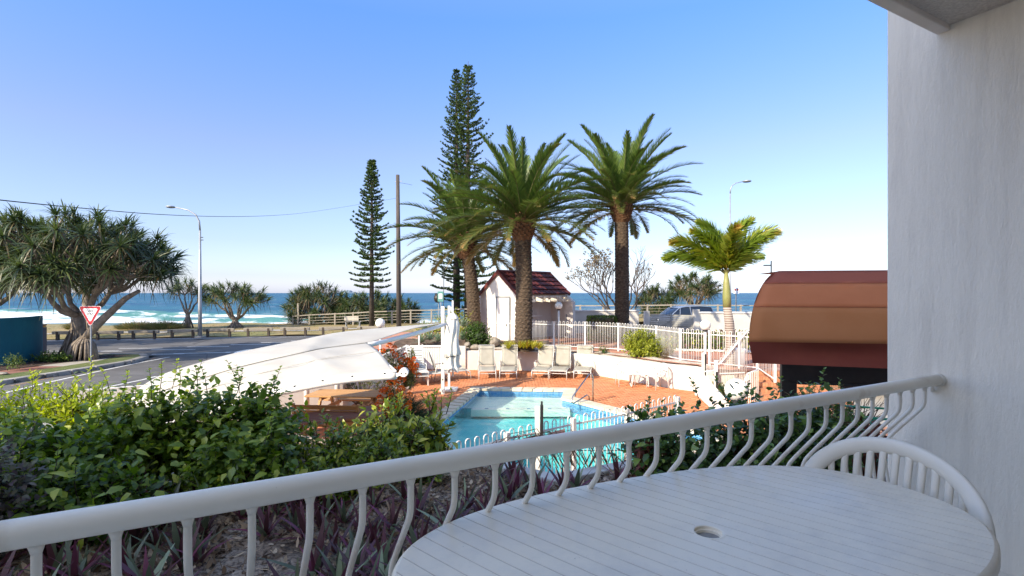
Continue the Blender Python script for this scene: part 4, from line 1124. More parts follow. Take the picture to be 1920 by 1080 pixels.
tf = thing('terrace_face', 'white rendered face of the upper terrace behind the stair pickets', 'wall', (6.8, 16.3, 0))
for a_, b_ in (((6.02, 16.95), (6.45, 16.75)), ((6.45, 16.75), (7.32, 15.92))): MB().bar((a_[0], a_[1], .40), (b_[0], b_[1], .40), .12, .80).build('wall_section', W_WALL, tf)
# --- globe lamps
m_globe = bpy.data.materials.new('opal_globe'); m_globe.use_nodes = True; b = m_globe.node_tree.nodes['Principled BSDF']
b.inputs['Base Color'].default_value = (.85, .84, .80, 1); b.inputs['Roughness'].default_value = .25; b.inputs['Subsurface Weight'].default_value = .3; b.inputs['Subsurface Radius'].default_value = (.1, .1, .1)
def globe(label, loc, r, zb):
    x, y, z = loc; t = thing('globe_lamp', label, 'lamp', (x, y, zb), 'white globe lamps')
    MB().sphere((x, y, z), r, 32).build('globe', m_globe, t, smooth=True)
    MB().tube([(x, y, z - r - .035), (x, y, z - r + .015)], r * .45, 14).build('collar', BLACK, t)
    if z - r - zb > .1: MB().tube([(x, y, zb), (x, y, z - r - .03)], .038, 12).build('post', W_PAINT, t, smooth=True)
    return t
p = at(1047.5, 573, 22.6); globe('white globe lamp on a tall white post in front of the little tiled house', p, .165, TERR)
p = at(1322.5, 609.5, 17.2); globe('white globe lamp on the fence post left of the ringed palm trunk', p, .17, TERR)
p = at(713, 606, 17.5); globe('white globe lamp rising behind the white fabric canopy', p, .16, 0)
p = at(1380.5, 731, 8.6); globe('large near white globe lamp among the shrubs before the brick steps', p, .185, 0)

# --- pool handrail (steel)
ph = thing('pool_handrail', 'bent stainless steel grab rail at the right corner of the pool', 'handrail', (1.9, 15.5, 0))
m_ss = mat('stainless', (.45, .44, .42), None, 3, .25, metal=1)
A_ = Vector((*G(1112, 752, .03), .03)); 
B_ = Vector((*G(1104, 748, .03), .03))
pts_ = [A_, A_ + Vector((0, 0, .70)), A_ + Vector((-.03, .02, .78)), A_ + Vector((-.12, -.05, .80)), Vector((1.74, 15.0, .22)), Vector((1.70, 14.9, .10)), Vector((1.74, 14.88, .05)), Vector((1.95, 15.1, .10)), Vector((2.20, 15.35, .20)), Vector((2.27, 15.42, .15)), Vector((2.28, 15.42, .03))]
MB().tube(pts_, .021, 10).build('rail', m_ss, ph, smooth=True)

# --- white wall and slatted gate at the left of the pool deck
lw = thing('garden_wall', 'white rendered wall with boarded panel behind the furled umbrella', 'wall', (-3, 21.7, 0))
MB().box((-2.06, 21.72, .49), (.28, .2, 1.0)).build('pillar', W_WALL, lw, bevel=.01)
MB().box((-3.3, 21.8, .5), (2.25, .12, 1.02)).build('wall_body', W_WALL, lw, bevel=.01)
MB().box((-3.05, 21.70, .97), (1.9, .08, .05)).build('cap_rail', W_PAINT, lw)
for i in range(26): MB().box((-3.98 + i * .072, 21.705, .49), (.056, .03, .88)).build('board', W_PAINT, lw)
sgp = thing('wall_sign', 'small white notice with a round symbol on the curved wall above the loungers', 'sign', (0, 21.6, .6))
p = at(956, 665, 21.55); MB().box(p, (.62, .01, .17)).build('plate', W_PAINT, sgp)
MB().box((p.x - .07, p.y - .008, p.z), (.36, .004, .10)).build('print_panel', m_sign, sgp)
MB().tube([(p.x + .22, p.y - .008, p.z), (p.x + .22, p.y - .012, p.z)], .05, 16).build('round_symbol', m_red, sgp)
sw = thing('boundary_wall', 'pale rendered boundary wall sloping behind the white canopy and red flowers', 'wall', (-4.6, 17, 0))
MB().prism([(-4.35, 21.5), (-4.2, 21.5), (-4.6, 14.2), (-9.6, 11.5), (-9.6, 11.65), (-4.75, 14.3)], 0, 1.05).build('wall_body', W_WALL, sw)
# --- white fabric canopy (arched tube at the near edge, notch at the pool side)
m_fab, nt, b, o = nodes_mat('canopy_fabric')
f = noise(nt, 1.1, 5, world=True); c = ramp(nt, f, [(.4, (.60, .58, .52)), (.62, (.55, .52, .46))]); g = noise(nt, 3, 6, world=True, stretch=(.5, 2, 1)); c = mixc(nt, ramp(nt, g, [(.60, (0, 0, 0)), (.74, (.4, .4, .4))]), c, (.50, .42, .30))
nt.links.new(c, b.inputs['Base Color']); b.inputs['Roughness'].default_value = .6
t_ = nt.nodes.new('ShaderNodeBsdfTranslucent'); t_.inputs[0].default_value = (.7, .66, .58, 1); mx = nt.nodes.new('ShaderNodeMixShader'); mx.inputs[0].default_value = .18
nt.links.new(b.outputs[0], mx.inputs[1]); nt.links.new(t_.outputs[0], mx.inputs[2]); nt.links.new(mx.outputs[0], o.inputs[0])
can = thing('shade_canopy', 'long arched white fabric canopy over the picnic tables left of the pool', 'canopy', (-4, 10, 0))
def curve_pts(keys):
    P = [at(*k) for k in keys]; return P
Fk = curve_pts([(225, 835, 8.85), (262, 810, 8.8), (320, 788, 8.7), (410, 762, 8.6), (480, 741, 8.5), (560, 722, 8.4), (650, 706, 8.25), (742, 698, 8.05)])
Bk = curve_pts([(222, 778, 9.9), (252, 736, 10.1), (300, 704, 10.3), (370, 681, 10.5), (440, 662, 10.8), (560, 638, 11.8), (660, 620, 13.6), (835, 605, 16.2)])
Mk = [f.lerp(b_, .55) + Vector((0, 0, .06)) for f, b_ in zip(Fk, Bk)]; Mk[-1] = at(690, 643, 11.8); Mk[-2] = at(610, 653, 11.0)
def cr(P, t):
    n = len(P) - 1; s = min(max(t, 0), 1) * n; i = min(int(s), n - 1); f = s - i
    p0 = P[max(i - 1, 0)]; p1 = P[i]; p2 = P[i + 1]; p3 = P[min(i + 2, n)]
    return .5 * (2 * p1 + (p2 - p0) * f + (2 * p0 - 5 * p1 + 4 * p2 - p3) * f * f + (3 * p1 - p0 - 3 * p2 + p3) * f ** 3)
def surf(a, b_, sag):
    def fn(u, v):
        p = cr(a, u).lerp(cr(b_, u), v); z = sag * math.sin(math.pi * v) - .035 * abs(math.sin(u * math.pi * 5.0)) ** 3 * math.sin(math.pi * v) + .010 * math.sin(u * 60 + v * 9) * math.sin(math.pi * v); return (p.x, p.y, p.z + z)
    return fn
for a, b_, sg_ in ((Fk, Mk, .05), (Mk, Bk, .06)):
    mb = MB(); mb.grid(surf(a, b_, sg_), 60, 14); o = mb.build('fabric_panel', m_fab, can, smooth=True); o.modifiers.new('s', 'SOLIDIFY').thickness = .006
MB().tube([cr(Mk, i / 40) + Vector((0, 0, .012)) for i in range(41)], .012, 6, r2=.006).build('seam', m_fab, can, smooth=True)
seam2 = [cr(Fk, i / 40).lerp(cr(Mk, i / 40), .52) + Vector((0, 0, .055)) for i in range(41)]
MB().tube(seam2, .010, 6, r2=.006).build('seam', m_fab, can, smooth=True)
MB().tube([cr(Fk, i / 50) - Vector((0, 0, .05)) for i in range(51)], .058, 14).build('edge_tube', W_PAINT, can, smooth=True)
MB().tube([cr(Fk, i / 50) + Vector((0, -.03, .012)) for i in range(51)], .008, 6).build('edge_cord', GREY_STEEL, can)
for i in range(7):
    p = cr(Fk, .45 + i * .085) + Vector((0, -.045, .0)); MB().tube([p, p + Vector((0, -.02, 0))], .012, 6).build('bolt', BLACK, can)
e1, e2 = Mk[-1], Bk[-1]
MB().tube([e1.lerp(e2, i / 12) - Vector((0, 0, .05 + .03 * math.sin(math.pi * i / 12))) for i in range(13)], .058, 12).build('edge_tube', W_PAINT, can, smooth=True)
e0 = Fk[-1]
MB().tube([e1, (e1 + e0) / 2 - Vector((0, 0, .02)), e0 + Vector((0, 0, .02))], .014, 6).build('edge_rope', W_PAINT, can)
ec = at(757, 698, 8.0)
MB().tube([ec + Vector((0, -.03, 0)), ec + Vector((0, .06, 0))], .068, 20).build('end_cap', W_PAINT, can)
for dx in (-.03, .035): MB().tube([ec + Vector((dx, -.028, -.015)), ec + Vector((dx, -.036, -.015))], .010, 8).build('bolt', BLACK, can)
MB().bar(e0 - Vector((0, 0, .05)), ec, .03, .05).build('end_bracket', W_PAINT, can)
for px, Y in ((575, 12.9), (632, 13.4)):
    q = at(px, 700, Y); MB().tube([(q.x, q.y, 0), (q.x, q.y, 1.98)], .065, 14).build('post', W_PAINT, can, smooth=True)
q = at(786, 640, 19.6); MB().tube([(q.x, q.y, 0), (q.x, q.y, 1.6)], .03, 10).build('post', W_PAINT, can)
# mast with strap
ms = thing('mast', 'slim white square mast at the tip of the canopy beside the furled umbrella', 'post', (*G(830, 742), 0))
q = at(830.5, 700, 16.2)
MB().box((q.x, q.y, 1.42), (.10, .10, 2.72)).build('post_body', W_PAINT, ms, bevel=.006)
MB().tube([(q.x + .02, q.y, 2.7), (q.x + .03, q.y, 4.1)], .010, 6).build('antenna_rod', BLACK, ms)
MB().bar((q.x + .06, q.y, 2.55), (q.x + .20, q.y + .05, 1.95), .03, .03).build('brace', W_PAINT, ms)
MB().box((q.x, q.y - .05, 1.02), (.03, .012, .05)).build('latch_hole', BLACK, ms); MB().box((q.x, q.y - .05, .52), (.03, .012, .05)).build('latch_hole', BLACK, ms)
# furled cantilever umbrella
um = thing('furled_umbrella', 'tall furled white cantilever umbrella tied with a dark strap', 'umbrella', (*G(848, 712), 0))
m_umb = mat('umbrella_cloth', (.76, .74, .70), (.68, .65, .60), 3, .8, .2, 30, .01, world=True, stretch=(3, 3, .5), dirt=((.35, .32, .28), 2.2, .72))
ub = at(849, 600, 16.9); ux, uy = ub.x, ub.y
def ufold(u, v):
    # tapered cloth with vertical pleats hanging from the collar
    a = 2 * math.pi * u; z = .72 + 1.66 * v; w = .275 - .125 * v ** 1.5 + .02 * math.sin(v * 9)
    if v < .28: w *= (.72 + .9 * abs(v - .16)) if v > .05 else 1.0
    pl_ = 1 + .20 * math.sin(a * 8 + 2.2 * math.sin(v * 4)) * (.4 + .6 * (1 - v)) + .08 * math.sin(a * 3 + v * 8)
    return (ux - .06 * (1 - v) + w * pl_ * math.cos(a), uy + w * pl_ * math.sin(a), z + (.10 * math.sin(a * 4 + 1) * max(0, .1 - v) * 10 * .7))
mb = MB(); mb.grid(ufold, 96, 40); mb.build('cloth', m_umb, um, smooth=True)
MB().lathe([(.02, .14), (.06, .12), (.13, .05), (.185, -.02), (.19, -.055), (.17, -.04), (.05, .02)], (ux, uy, 2.42), 8).build('top_vent', m_umb, um)
MB().tube([(ux, uy, .5), (ux, uy, 2.95)], .030, 10).build('centre_pole', W_PAINT, um, smooth=True)
MB().box((ux - .15, uy + .25, 1.40), (.075, .075, 2.75)).build('mast_post', W_PAINT, um, bevel=.005)
MB().bar((ux - .15, uy + .22, 2.74), (ux + .0, uy + .0, 2.62), .05, .06).build('arm', W_PAINT, um)
MB().tube([(ux - .06 + .250 * math.cos(a), uy + .240 * math.sin(a), 1.16 + .03 * math.cos(a)) for a in [2 * math.pi * i / 24 for i in range(25)]], .014, 5).build('strap', BLACK, um)
MB().box((ux - .15, uy + .25, .04), (.55, .55, .07)).build('base_plate', W_PAINT, um, bevel=.01)

# --- picnic tables under the canopy
m_pine = mat('picnic_timber', (.46, .24, .09), (.56, .32, .13), 3, .6, .2, 20, .005, stretch=(.3, 6, 6))
m_oldt = mat('red_timber', (.22, .10, .07), (.30, .15, .10), 3, .7, .2, 20, .005, stretch=(.3, 6, 6))
def picnic(lab, loc, rz, m, L_=1.9, back=False):
    t = thing('picnic_table', lab, 'picnic table', (0, 0, 0), 'timber picnic tables under the canopy')
    for k in range(6): MB().box((0, -.375 + .15 * k, .75), (L_, .135, .035)).build('top_plank', m, t, bevel=.004)
    for s in (-1, 1):
        for k in (0, 1): MB().box((0, s * (.68 + .14 * k), .45), (L_, .125, .035)).build('bench_plank', m, t, bevel=.004)
        MB().box((s * .62, 0, .69), (.045, .82, .08)).build('crossbar', m, t); MB().box((s * .62, 0, .41), (.045, 1.6, .09)).build('crossbar', m, t)
        for q in (-1, 1): MB().bar((s * .665, q * .28, .72), (s * .665, q * .58, 0), .045, .09).build('leg', m, t)
    place(t, loc, rz); return t
x, y = G(655, 742, .75); picnic('orange timber picnic table in front of the canopy posts', (x, y + .25, .005), R(-4), m_pine, 2.0)
bn = thing('timber_bench', 'orange timber bench with a slatted back nearest the bushes under the canopy', 'bench', (0, 0, 0))
for k in range(4): MB().box((0, .22 + .02 * k, .52 + .11 * k), (1.45, .03, .095), rx=R(-10)).build('back_slat', m_pine, bn, bevel=.004)
for k in range(3): MB().box((0, -.18 + .13 * k, .43), (1.45, .12, .03)).build('seat_slat', m_pine, bn, bevel=.004)
for s in (-1, 1):
    MB().bar((s * .68, .24, 0), (s * .68, .31, .93), .06, .05).build('leg', m_pine, bn); MB().bar((s * .68, -.22, 0), (s * .68, -.22, .43), .06, .05).build('leg', m_pine, bn)
x, y = G(622, 768, .75); place(bn, (x, y, .005), R(176))
x, y = G(655, 800, .45); picnic('dark red timber picnic table half hidden behind the bright green bush', (x - .2, y - .3, .005), R(30), m_oldt, 1.7)

# --- little house with red tiled roof
HB = Vector((-.74, 26.0)); hx = Vector((.724, .69)).normalized(); hy = Vector((-hx.y, hx.x))     # hx along the ridge, hy towards the back
HL, HW = 3.9, 1.32
def hp(u, v, z=None):
    p = HB + hx * u + hy * v; return (p.x, p.y) if z is None else (p.x, p.y, z)
hs = thing('pool_house', 'little white rendered house with a steep dark red tiled roof', 'house', hp(2, 0, .8))
EV, RG = 3.16, 4.27; ha = math.atan2(hx.y, hx.x)
m_hw = mat('house_render', (.80, .77, .73), (.72, .69, .65), 1.5, .9, .3, 40, .01, world=True)
m_rt = mat('roof_tile', (.085, .017, .015), (.13, .026, .021), 5, .55, .2, 40, .004, objvar=.25)
MB().add([hp(.12, -HW, .6), hp(.12, HW, .6), hp(.12, HW, EV), hp(.12, 0, RG - .06), hp(.12, -HW, EV), hp(.30, -HW, .6), hp(.30, HW, .6), hp(.30, HW, EV), hp(.30, 0, RG - .06), hp(.30, -HW, EV)],
         [(0, 1, 2, 3, 4), (9, 8, 7, 6, 5), (0, 5, 6, 1), (1, 6, 7, 2), (2, 7, 8, 3), (3, 8, 9, 4), (4, 9, 5, 0)]).build('gable_wall', m_hw, hs)
MB().add([hp(HL - .12, -HW, .6), hp(HL - .12, HW, .6), hp(HL - .12, HW, EV), hp(HL - .12, 0, RG - .06), hp(HL - .12, -HW, EV)], [(4, 3, 2, 1, 0)]).build('gable_wall', m_hw, hs)
MB().prism([hp(.3, HW), hp(HL - .12, HW), hp(HL - .12, HW - .12), hp(.3, HW - .12)], .6, EV).build('wall', m_hw, hs)
MB().prism([hp(.3, -HW), hp(1.0, -HW), hp(1.0, -HW + .12), hp(.3, -HW + .12)][::-1], .6, EV).build('wall', m_hw, hs)
MB().prism([hp(.9, -.2), hp(HL - .12, -.2), hp(HL - .12, -.08), hp(.9, -.08)][::-1], .6, EV).build('wall', m_hw, hs)
# flared wing walls
def wing(u, v0, v1, z1, th=.2):
    a, b_, c_, d_ = hp(u, v0), hp(u, v1), hp(u + th, v1), hp(u + th, v0)
    MB().add([(*a, .6), (*b_, .6), (*b_, z1), (*a, EV), (*d_, .6), (*c_, .6), (*c_, z1), (*d_, EV)], [(0, 1, 2, 3), (7, 6, 5, 4), (0, 4, 5, 1), (1, 5, 6, 2), (2, 6, 7, 3), (3, 7, 4, 0)]).build('wing_wall', m_hw, hs)
wing(.10, HW, HW + .35, EV - .35); wing(HL - .3, -HW, -HW - .55, EV - .42)
# tiles
pitch = math.atan2(RG - EV + .02, HW + .12); sl = math.hypot(RG - EV + .02, HW + .12)
tv = MB(); n_ = 8
tvv = []; 
for j in (0, 1):
    for i in range(n_ + 1):
        u = (i / n_ - .5) * .31; tvv.append((u, -.02 + .40 * j, .022 * math.cos(i / n_ * 2 * math.pi) + (.035 if j == 0 else .0)))
tv.add(tvv, [(i, i + 1, n_ + 2 + i, n_ + 1 + i) for i in range(n_)]); 
tv.add([(v[0], v[1], v[2] - .02) for v in tvv[:n_ + 1]] + tvv[:n_ + 1], [(i, i + 1, n_ + 2 + i, n_ + 1 + i) for i in range(n_)])
tme = bpy.data.meshes.new('roof_tile'); tme.from_pydata(tv.v, [], tv.f); tme.update(); tme.materials.append(m_rt)
rf = MB()
for s in (-1, 1):
    rf.add([hp(0, s * (HW + .1), EV - .03), hp(HL, s * (HW + .1), EV - .03), hp(HL, 0, RG - .03), hp(0, 0, RG - .03)], [(0, 1, 2, 3) if s < 0 else (3, 2, 1, 0)])
roof = rf.build('roof', m_rt, hs)
rows = 5
for s in (-1, 1):
    for r in range(rows):
        f = r / rows; v = (HW + .14) * (1 - f); z = EV + (RG - EV) * f
        for k in range(13):
            u = .16 + k * .298
            M = Matrix.Translation(Vector(hp(u, s * v, z)) - ORG[hs.name]) @ Matrix.Rotation(ha + (0 if s < 0 else math.pi), 4, 'Z') @ Matrix.Rotation(pitch, 4, 'X') @ Matrix.Scale(.75, 4, (0, 1, 0))
            inst('roof_tile', tme, roof, M=M)
for k in range(11):
    u0 = k * .355; MB().tube([hp(u0, 0, RG + .0), hp(u0 + .37, 0, RG + .012)], [.085, .075], 8).build('ridge_tile', m_rt, roof)
for s in (-1, 1):
    MB().bar(hp(.02, s * (HW + .12), EV - .06), hp(.02, 0, RG - .02), .05, .16).build('barge_tile', m_rt, roof)
    MB().bar(hp(HL - .02, s * (HW + .12), EV - .06), hp(HL - .02, 0, RG - .02), .05, .16).build('barge_tile', m_rt, roof)
m_beam = mat('cream_beam', (.74, .68, .58), (.66, .60, .50), 4, .8)
MB().bar(hp(.3, -HW - .02, EV - .22), hp(HL - .2, -HW - .02, EV - .22), .08, .24).build('eave_beam', m_beam, hs)
for k in range(6):
    u = .75 + k * .52
    MB().add([hp(u - .03, -HW + .2, EV - .06), hp(u - .03, -HW - .62, EV - .30), hp(u - .03, -HW - .62, EV - .42), hp(u - .03, -HW + .2, EV - .34), hp(u + .03, -HW + .2, EV - .06), hp(u + .03, -HW - .62, EV - .30), hp(u + .03, -HW - .62, EV - .42), hp(u + .03, -HW + .2, EV - .34)],
             [(0, 1, 2, 3), (7, 6, 5, 4), (0, 4, 5, 1), (1, 5, 6, 2), (2, 6, 7, 3), (3, 7, 4, 0)]).build('rafter', m_beam, hs)
dr = MB().box(hp(.09, -.35, 1.9), (.05, .86, 2.1), ha).build('door', m_hw, hs)
MB().bar(hp(.05, .12, .85), hp(.05, .12, 3.0), .06, .06).build('door_frame', W_PAINT, dr) if False else None
fr_ = MB()
for v in (.12, -.82): fr_.bar(hp(.06, v, .85), hp(.06, v, 3.0), .05, .07)
fr_.bar(hp(.06, .12, 3.0), hp(.06, -.82, 3.0), .05, .07); fr_.build('door_frame', GREY_STEEL, hs)
MB().box(hp(.03, -.66, 1.62), (.05, .03, .13), ha).build('door_handle', BLACK, hs)
for i in range(12): MB().box(hp(1.55 + .10 * i, -.23, 2.0), (.085, .03, 2.0), ha).build('board', m_hw, hs)
MB().bar(hp(1.45, -.5, 2.0), hp(2.75, -.5, 2.0), .05, .06).build('rail', W_PAINT, hs)
gc = thing('gas_cylinder', 'grey gas cylinder standing behind the right wall of the little house', 'gas cylinder', (3.0, 27.0, .8))
m_gas = mat('cylinder_paint', (.17, .19, .21), (.22, .24, .26), 3, .5)
MB().lathe([(.001, 0), (.20, .0), (.23, .05), (.23, 1.28), (.19, 1.42), (.09, 1.5), (.07, 1.62), (.001, 1.62)], (3.02, 27.6, .8), 20).build('tank', m_gas, gc, smooth=True)
MB().lathe([(.10, 1.5), (.10, 1.66)], (3.02, 27.6, .8), 14).build('valve_guard', m_gas, gc)

# --- barrel awning and dark framed screen at the right
m_aw_r = mat('canvas_top_facet_light', (.34, .10, .062), (.38, .115, .070), 2, .95, .35, 160, .003, spec=.08, world=True, dirt=((.48, .16, .09), 2, .62))  # same awning cloth: the light on each facet is put into its panel colour
m_aw_t = mat('canvas_mid_facet_light', (.52, .18, .080), (.57, .205, .092), 2, .95, .35, 160, .003, spec=.08, world=True, dirt=((.58, .19, .08), 2, .6))
m_aw_o = mat('canvas_low_facet_light', (.46, .185, .075), (.50, .21, .09), 2, .95, .35, 160, .003, spec=.08, world=True)
m_aw_d = mat('canvas_valance_facet_light', (.18, .045, .032), (.22, .06, .04), 2, .95, .35, 160, .003, spec=.08, world=True)
aw = thing('barrel_awning', 'big rounded burgundy and tan canvas awning beside the balcony wall', 'awning', (3.4, 6.2, 2.3))
ax = Vector((1, -.18, 0)).normalized(); ao = Vector((-.18, -1, 0)).normalized(); AB = Vector((3.02, 7.10, 0)); ARad, AH = .95, .875; AZ = 2.62
def awp(u, th, bulge=1.0):
    # th 0 bottom front .. pi/2 top ; left bound moves right as it rises
    xl = -.05 + .66 * (1 - math.cos(th)) ** 1.0; x = xl + (3.2 - xl) * u
    p = AB + ax * x + ao * (ARad * math.cos(th) - .02); return Vector((p.x, p.y, AZ + AH * math.sin(th) ** 1.02))
bands = [(0.0, .50, m_aw_o, 'awning_panel'), (.50, .93, m_aw_t, 'awning_panel'), (.93, 1.36, m_aw_r, 'awning_panel'), (1.36, 1.571, m_aw_r, 'awning_panel')]
for t0, t1, m_, nm in bands:
    mb = MB(); mb.grid(lambda u, v: tuple(awp(u, t0 + (t1 - t0) * v) - Vector((0, 0, .022 * math.sin(math.pi * v)))), 20, 6); o = mb.build(nm, m_, aw, smooth=True); o.modifiers.new('s', 'SOLIDIFY').thickness = .004
for t_s in (.50, .93, 1.36):
    MB().tube([tuple(awp(i / 20, t_s) + Vector((0, -.002, .0))) for i in range(21)], .0028, 5).build('seam', m_aw_r, aw, smooth=True)
# valance with pleats pulled from the corners
def val(u, v):
    p = awp(u, 0); sag = .10 * math.sin(math.pi * min(1, u * 1.7)) * math.sin(math.pi * v)
    h = .25 + .06 * u; q = p + ao * (-sag) ; drop = h * v
    return (q.x + ax.x * .03 * v, q.y - .03 * math.sin(v * 2) , p.z - drop)
mb = MB(); mb.grid(val, 30, 14); mb.build('valance', m_aw_d, aw, smooth=True)
False and MB().tube([tuple(awp(i / 20, 0) + ao * .012 - Vector((0, 0, .004))) for i in range(21)], .016, 6).build('hem', m_aw_o, aw, smooth=True)
# hip end and return side
mb = MB()
def hip(u, v):
    p = awp(0, v * math.pi / 2); back = AB + ax * (.9) + ao * (-.02); q = p.lerp(Vector((back.x, back.y + .25, p.z)), u); return tuple(q)
mb.grid(hip, 8, 14); mb.build('end_panel', m_aw_r, aw, smooth=True)
mb = MB(); mb.grid(lambda u, v: tuple(awp(u, math.pi / 2) + Vector((0, .75 * v, -.02 * v))), 4, 2); mb.build('top_panel', m_aw_r, aw, smooth=True)
sc_ = thing('dark_screen', 'dark brown timber framed noticeboard opening below the awning', 'notice board', (4.0, 6.8, 1.6))
def scp(u, z, d=0): p = AB + ax * (.48 + u) + ao * (.35 + d); return (p.x, p.y, z)
zt = 2.32
MB().bar(scp(-.0, zt - .12), scp(2.6, zt - .12), .08, .25, up=(0, 0, 1)).build('top_rail', DARK, sc_, bevel=.006)
MB().bar(scp(.09, zt - .245), scp(.09, .6), .18, .08, up=(ao.x, ao.y, 0)).build('stile', DARK, sc_, bevel=.006)
MB().bar(scp(1.9, zt - .245), scp(1.9, .6), .14, .08, up=(ao.x, ao.y, 0)).build('stile', DARK, sc_, bevel=.006)
MB().bar(scp(.18, 1.2), scp(1.83, 1.2), .08, .18).build('bottom_rail', DARK, sc_)
MB().bar(scp(.19, zt - .262, .02), scp(1.83, zt - .262, .02), .04, .03).build('bead', BLACK, sc_)
gn_ = thing('green_frame', 'turquoise green painted steel frame with a flat panel beyond the armchair', 'steel frame', (3.2, 4.8, 1.3))
m_grn = mat('green_paint', (.02, .30, .17), (.03, .36, .22), 4, .45)
Yg = 4.85
a_, b_ = at(1585, 761, Yg), at(1672, 767, Yg); MB().bar(a_, b_, .018, .016).build('rail', m_grn, gn_)
a_, b_ = at(1585, 779, Yg), at(1672, 787, Yg); MB().bar(a_, b_, .018, .02).build('rail', m_grn, gn_)
a_, b_ = at(1637, 785, Yg), at(1637, 890, Yg); MB().bar(a_, b_, .045, .03).build('leg', m_grn, gn_)
a_, b_ = at(1645, 790, Yg + .05), at(1645, 890, Yg + .05); MB().bar(a_, b_, .02, .03).build('leg', DARK, gn_)
a_, b_ = at(1606, 871, Yg), at(1672, 873, Yg); MB().bar(a_, b_, .03, .10).build('panel', m_grn, gn_)
a_, b_ = at(1600, 862, Yg), at(1672, 862, Yg); MB().bar(a_, b_, .05, .012).build('shelf', m_grn, gn_)

# --- terrace boundary wall, gate, planter pot
def wallbox(lab, name, x0, x1, y, z1, th=.2, cap=True, m=W_WALL, zb=.6, y1=None):
    t = thing(name, lab, 'wall', ((x0 + x1) / 2, y, zb)); y1 = y if y1 is None else y1
    MB().bar((x0, y, (zb + z1) / 2), (x1, y1, (zb + z1) / 2), th, z1 - zb).build('wall_body', m, t)
    if cap: MB().bar((x0 - .02, y, z1 + .04), (x1 + .02, y1, z1 + .04), th + .1, .08).build('wall_cap', W_PAINT, t, bevel=.01)
    return t
m_bw = mat('cool_render', (.60, .60, .57), (.54, .54, .51), 1.5, .9, .2, 30, .01, world=True)
wallbox('white capped wall between the little house and the round hedge', 'terrace_wall', 3.35, 7.4, 30.6, 2.12)
wallbox('pale grey capped wall right of the slatted gate, striped by tree shade', 'terrace_wall', 9.85, 20.5, 27.6, 2.12, m=m_bw, y1=27.0)
MB().box((9.72, 27.6, 1.45), (.28, .28, 1.75)).build('gate_pillar', W_WALL, thing('gate_pillar', 'white square pillar at the right end of the grey slatted gate', 'pillar', (9.72, 27.6, .6)))
MB().box((7.55, 29.3, 1.4), (.28, .28, 1.55)).build('gate_pillar', W_WALL, thing('gate_pillar', 'white square pillar near the spiky plant, left of the slatted gate', 'pillar', (7.55, 29.3, .6)))
gt = thing('slatted_gate', 'grey horizontal slatted gate in front of the silver car', 'gate', (8.6, 28.4, .8))
m_slat = mat('grey_slat', (.30, .30, .28), (.36, .36, .34), 4, .6)
for k in range(11): MB().bar((7.72, 29.2, .92 + .105 * k), (9.58, 27.66, .92 + .105 * k), .03, .088).build('slat', m_slat, gt)
MB().bar((8.62, 28.4, .85), (8.62, 28.4, 2.05), .05, .05).build('stile', m_slat, gt)
pt_ = thing('white_planter', 'white drum shaped planter behind the pickets beside the awning edge', 'planter', (7.2, 16.9, TERR))
MB().lathe([(.001, 0), (.30, 0), (.31, .05), (.32, .40), (.34, .42), (.34, .50), (.32, .52), (.001, .52)], (7.38, 17.3, TERR), 28).build('pot', W_PAINT, pt_)
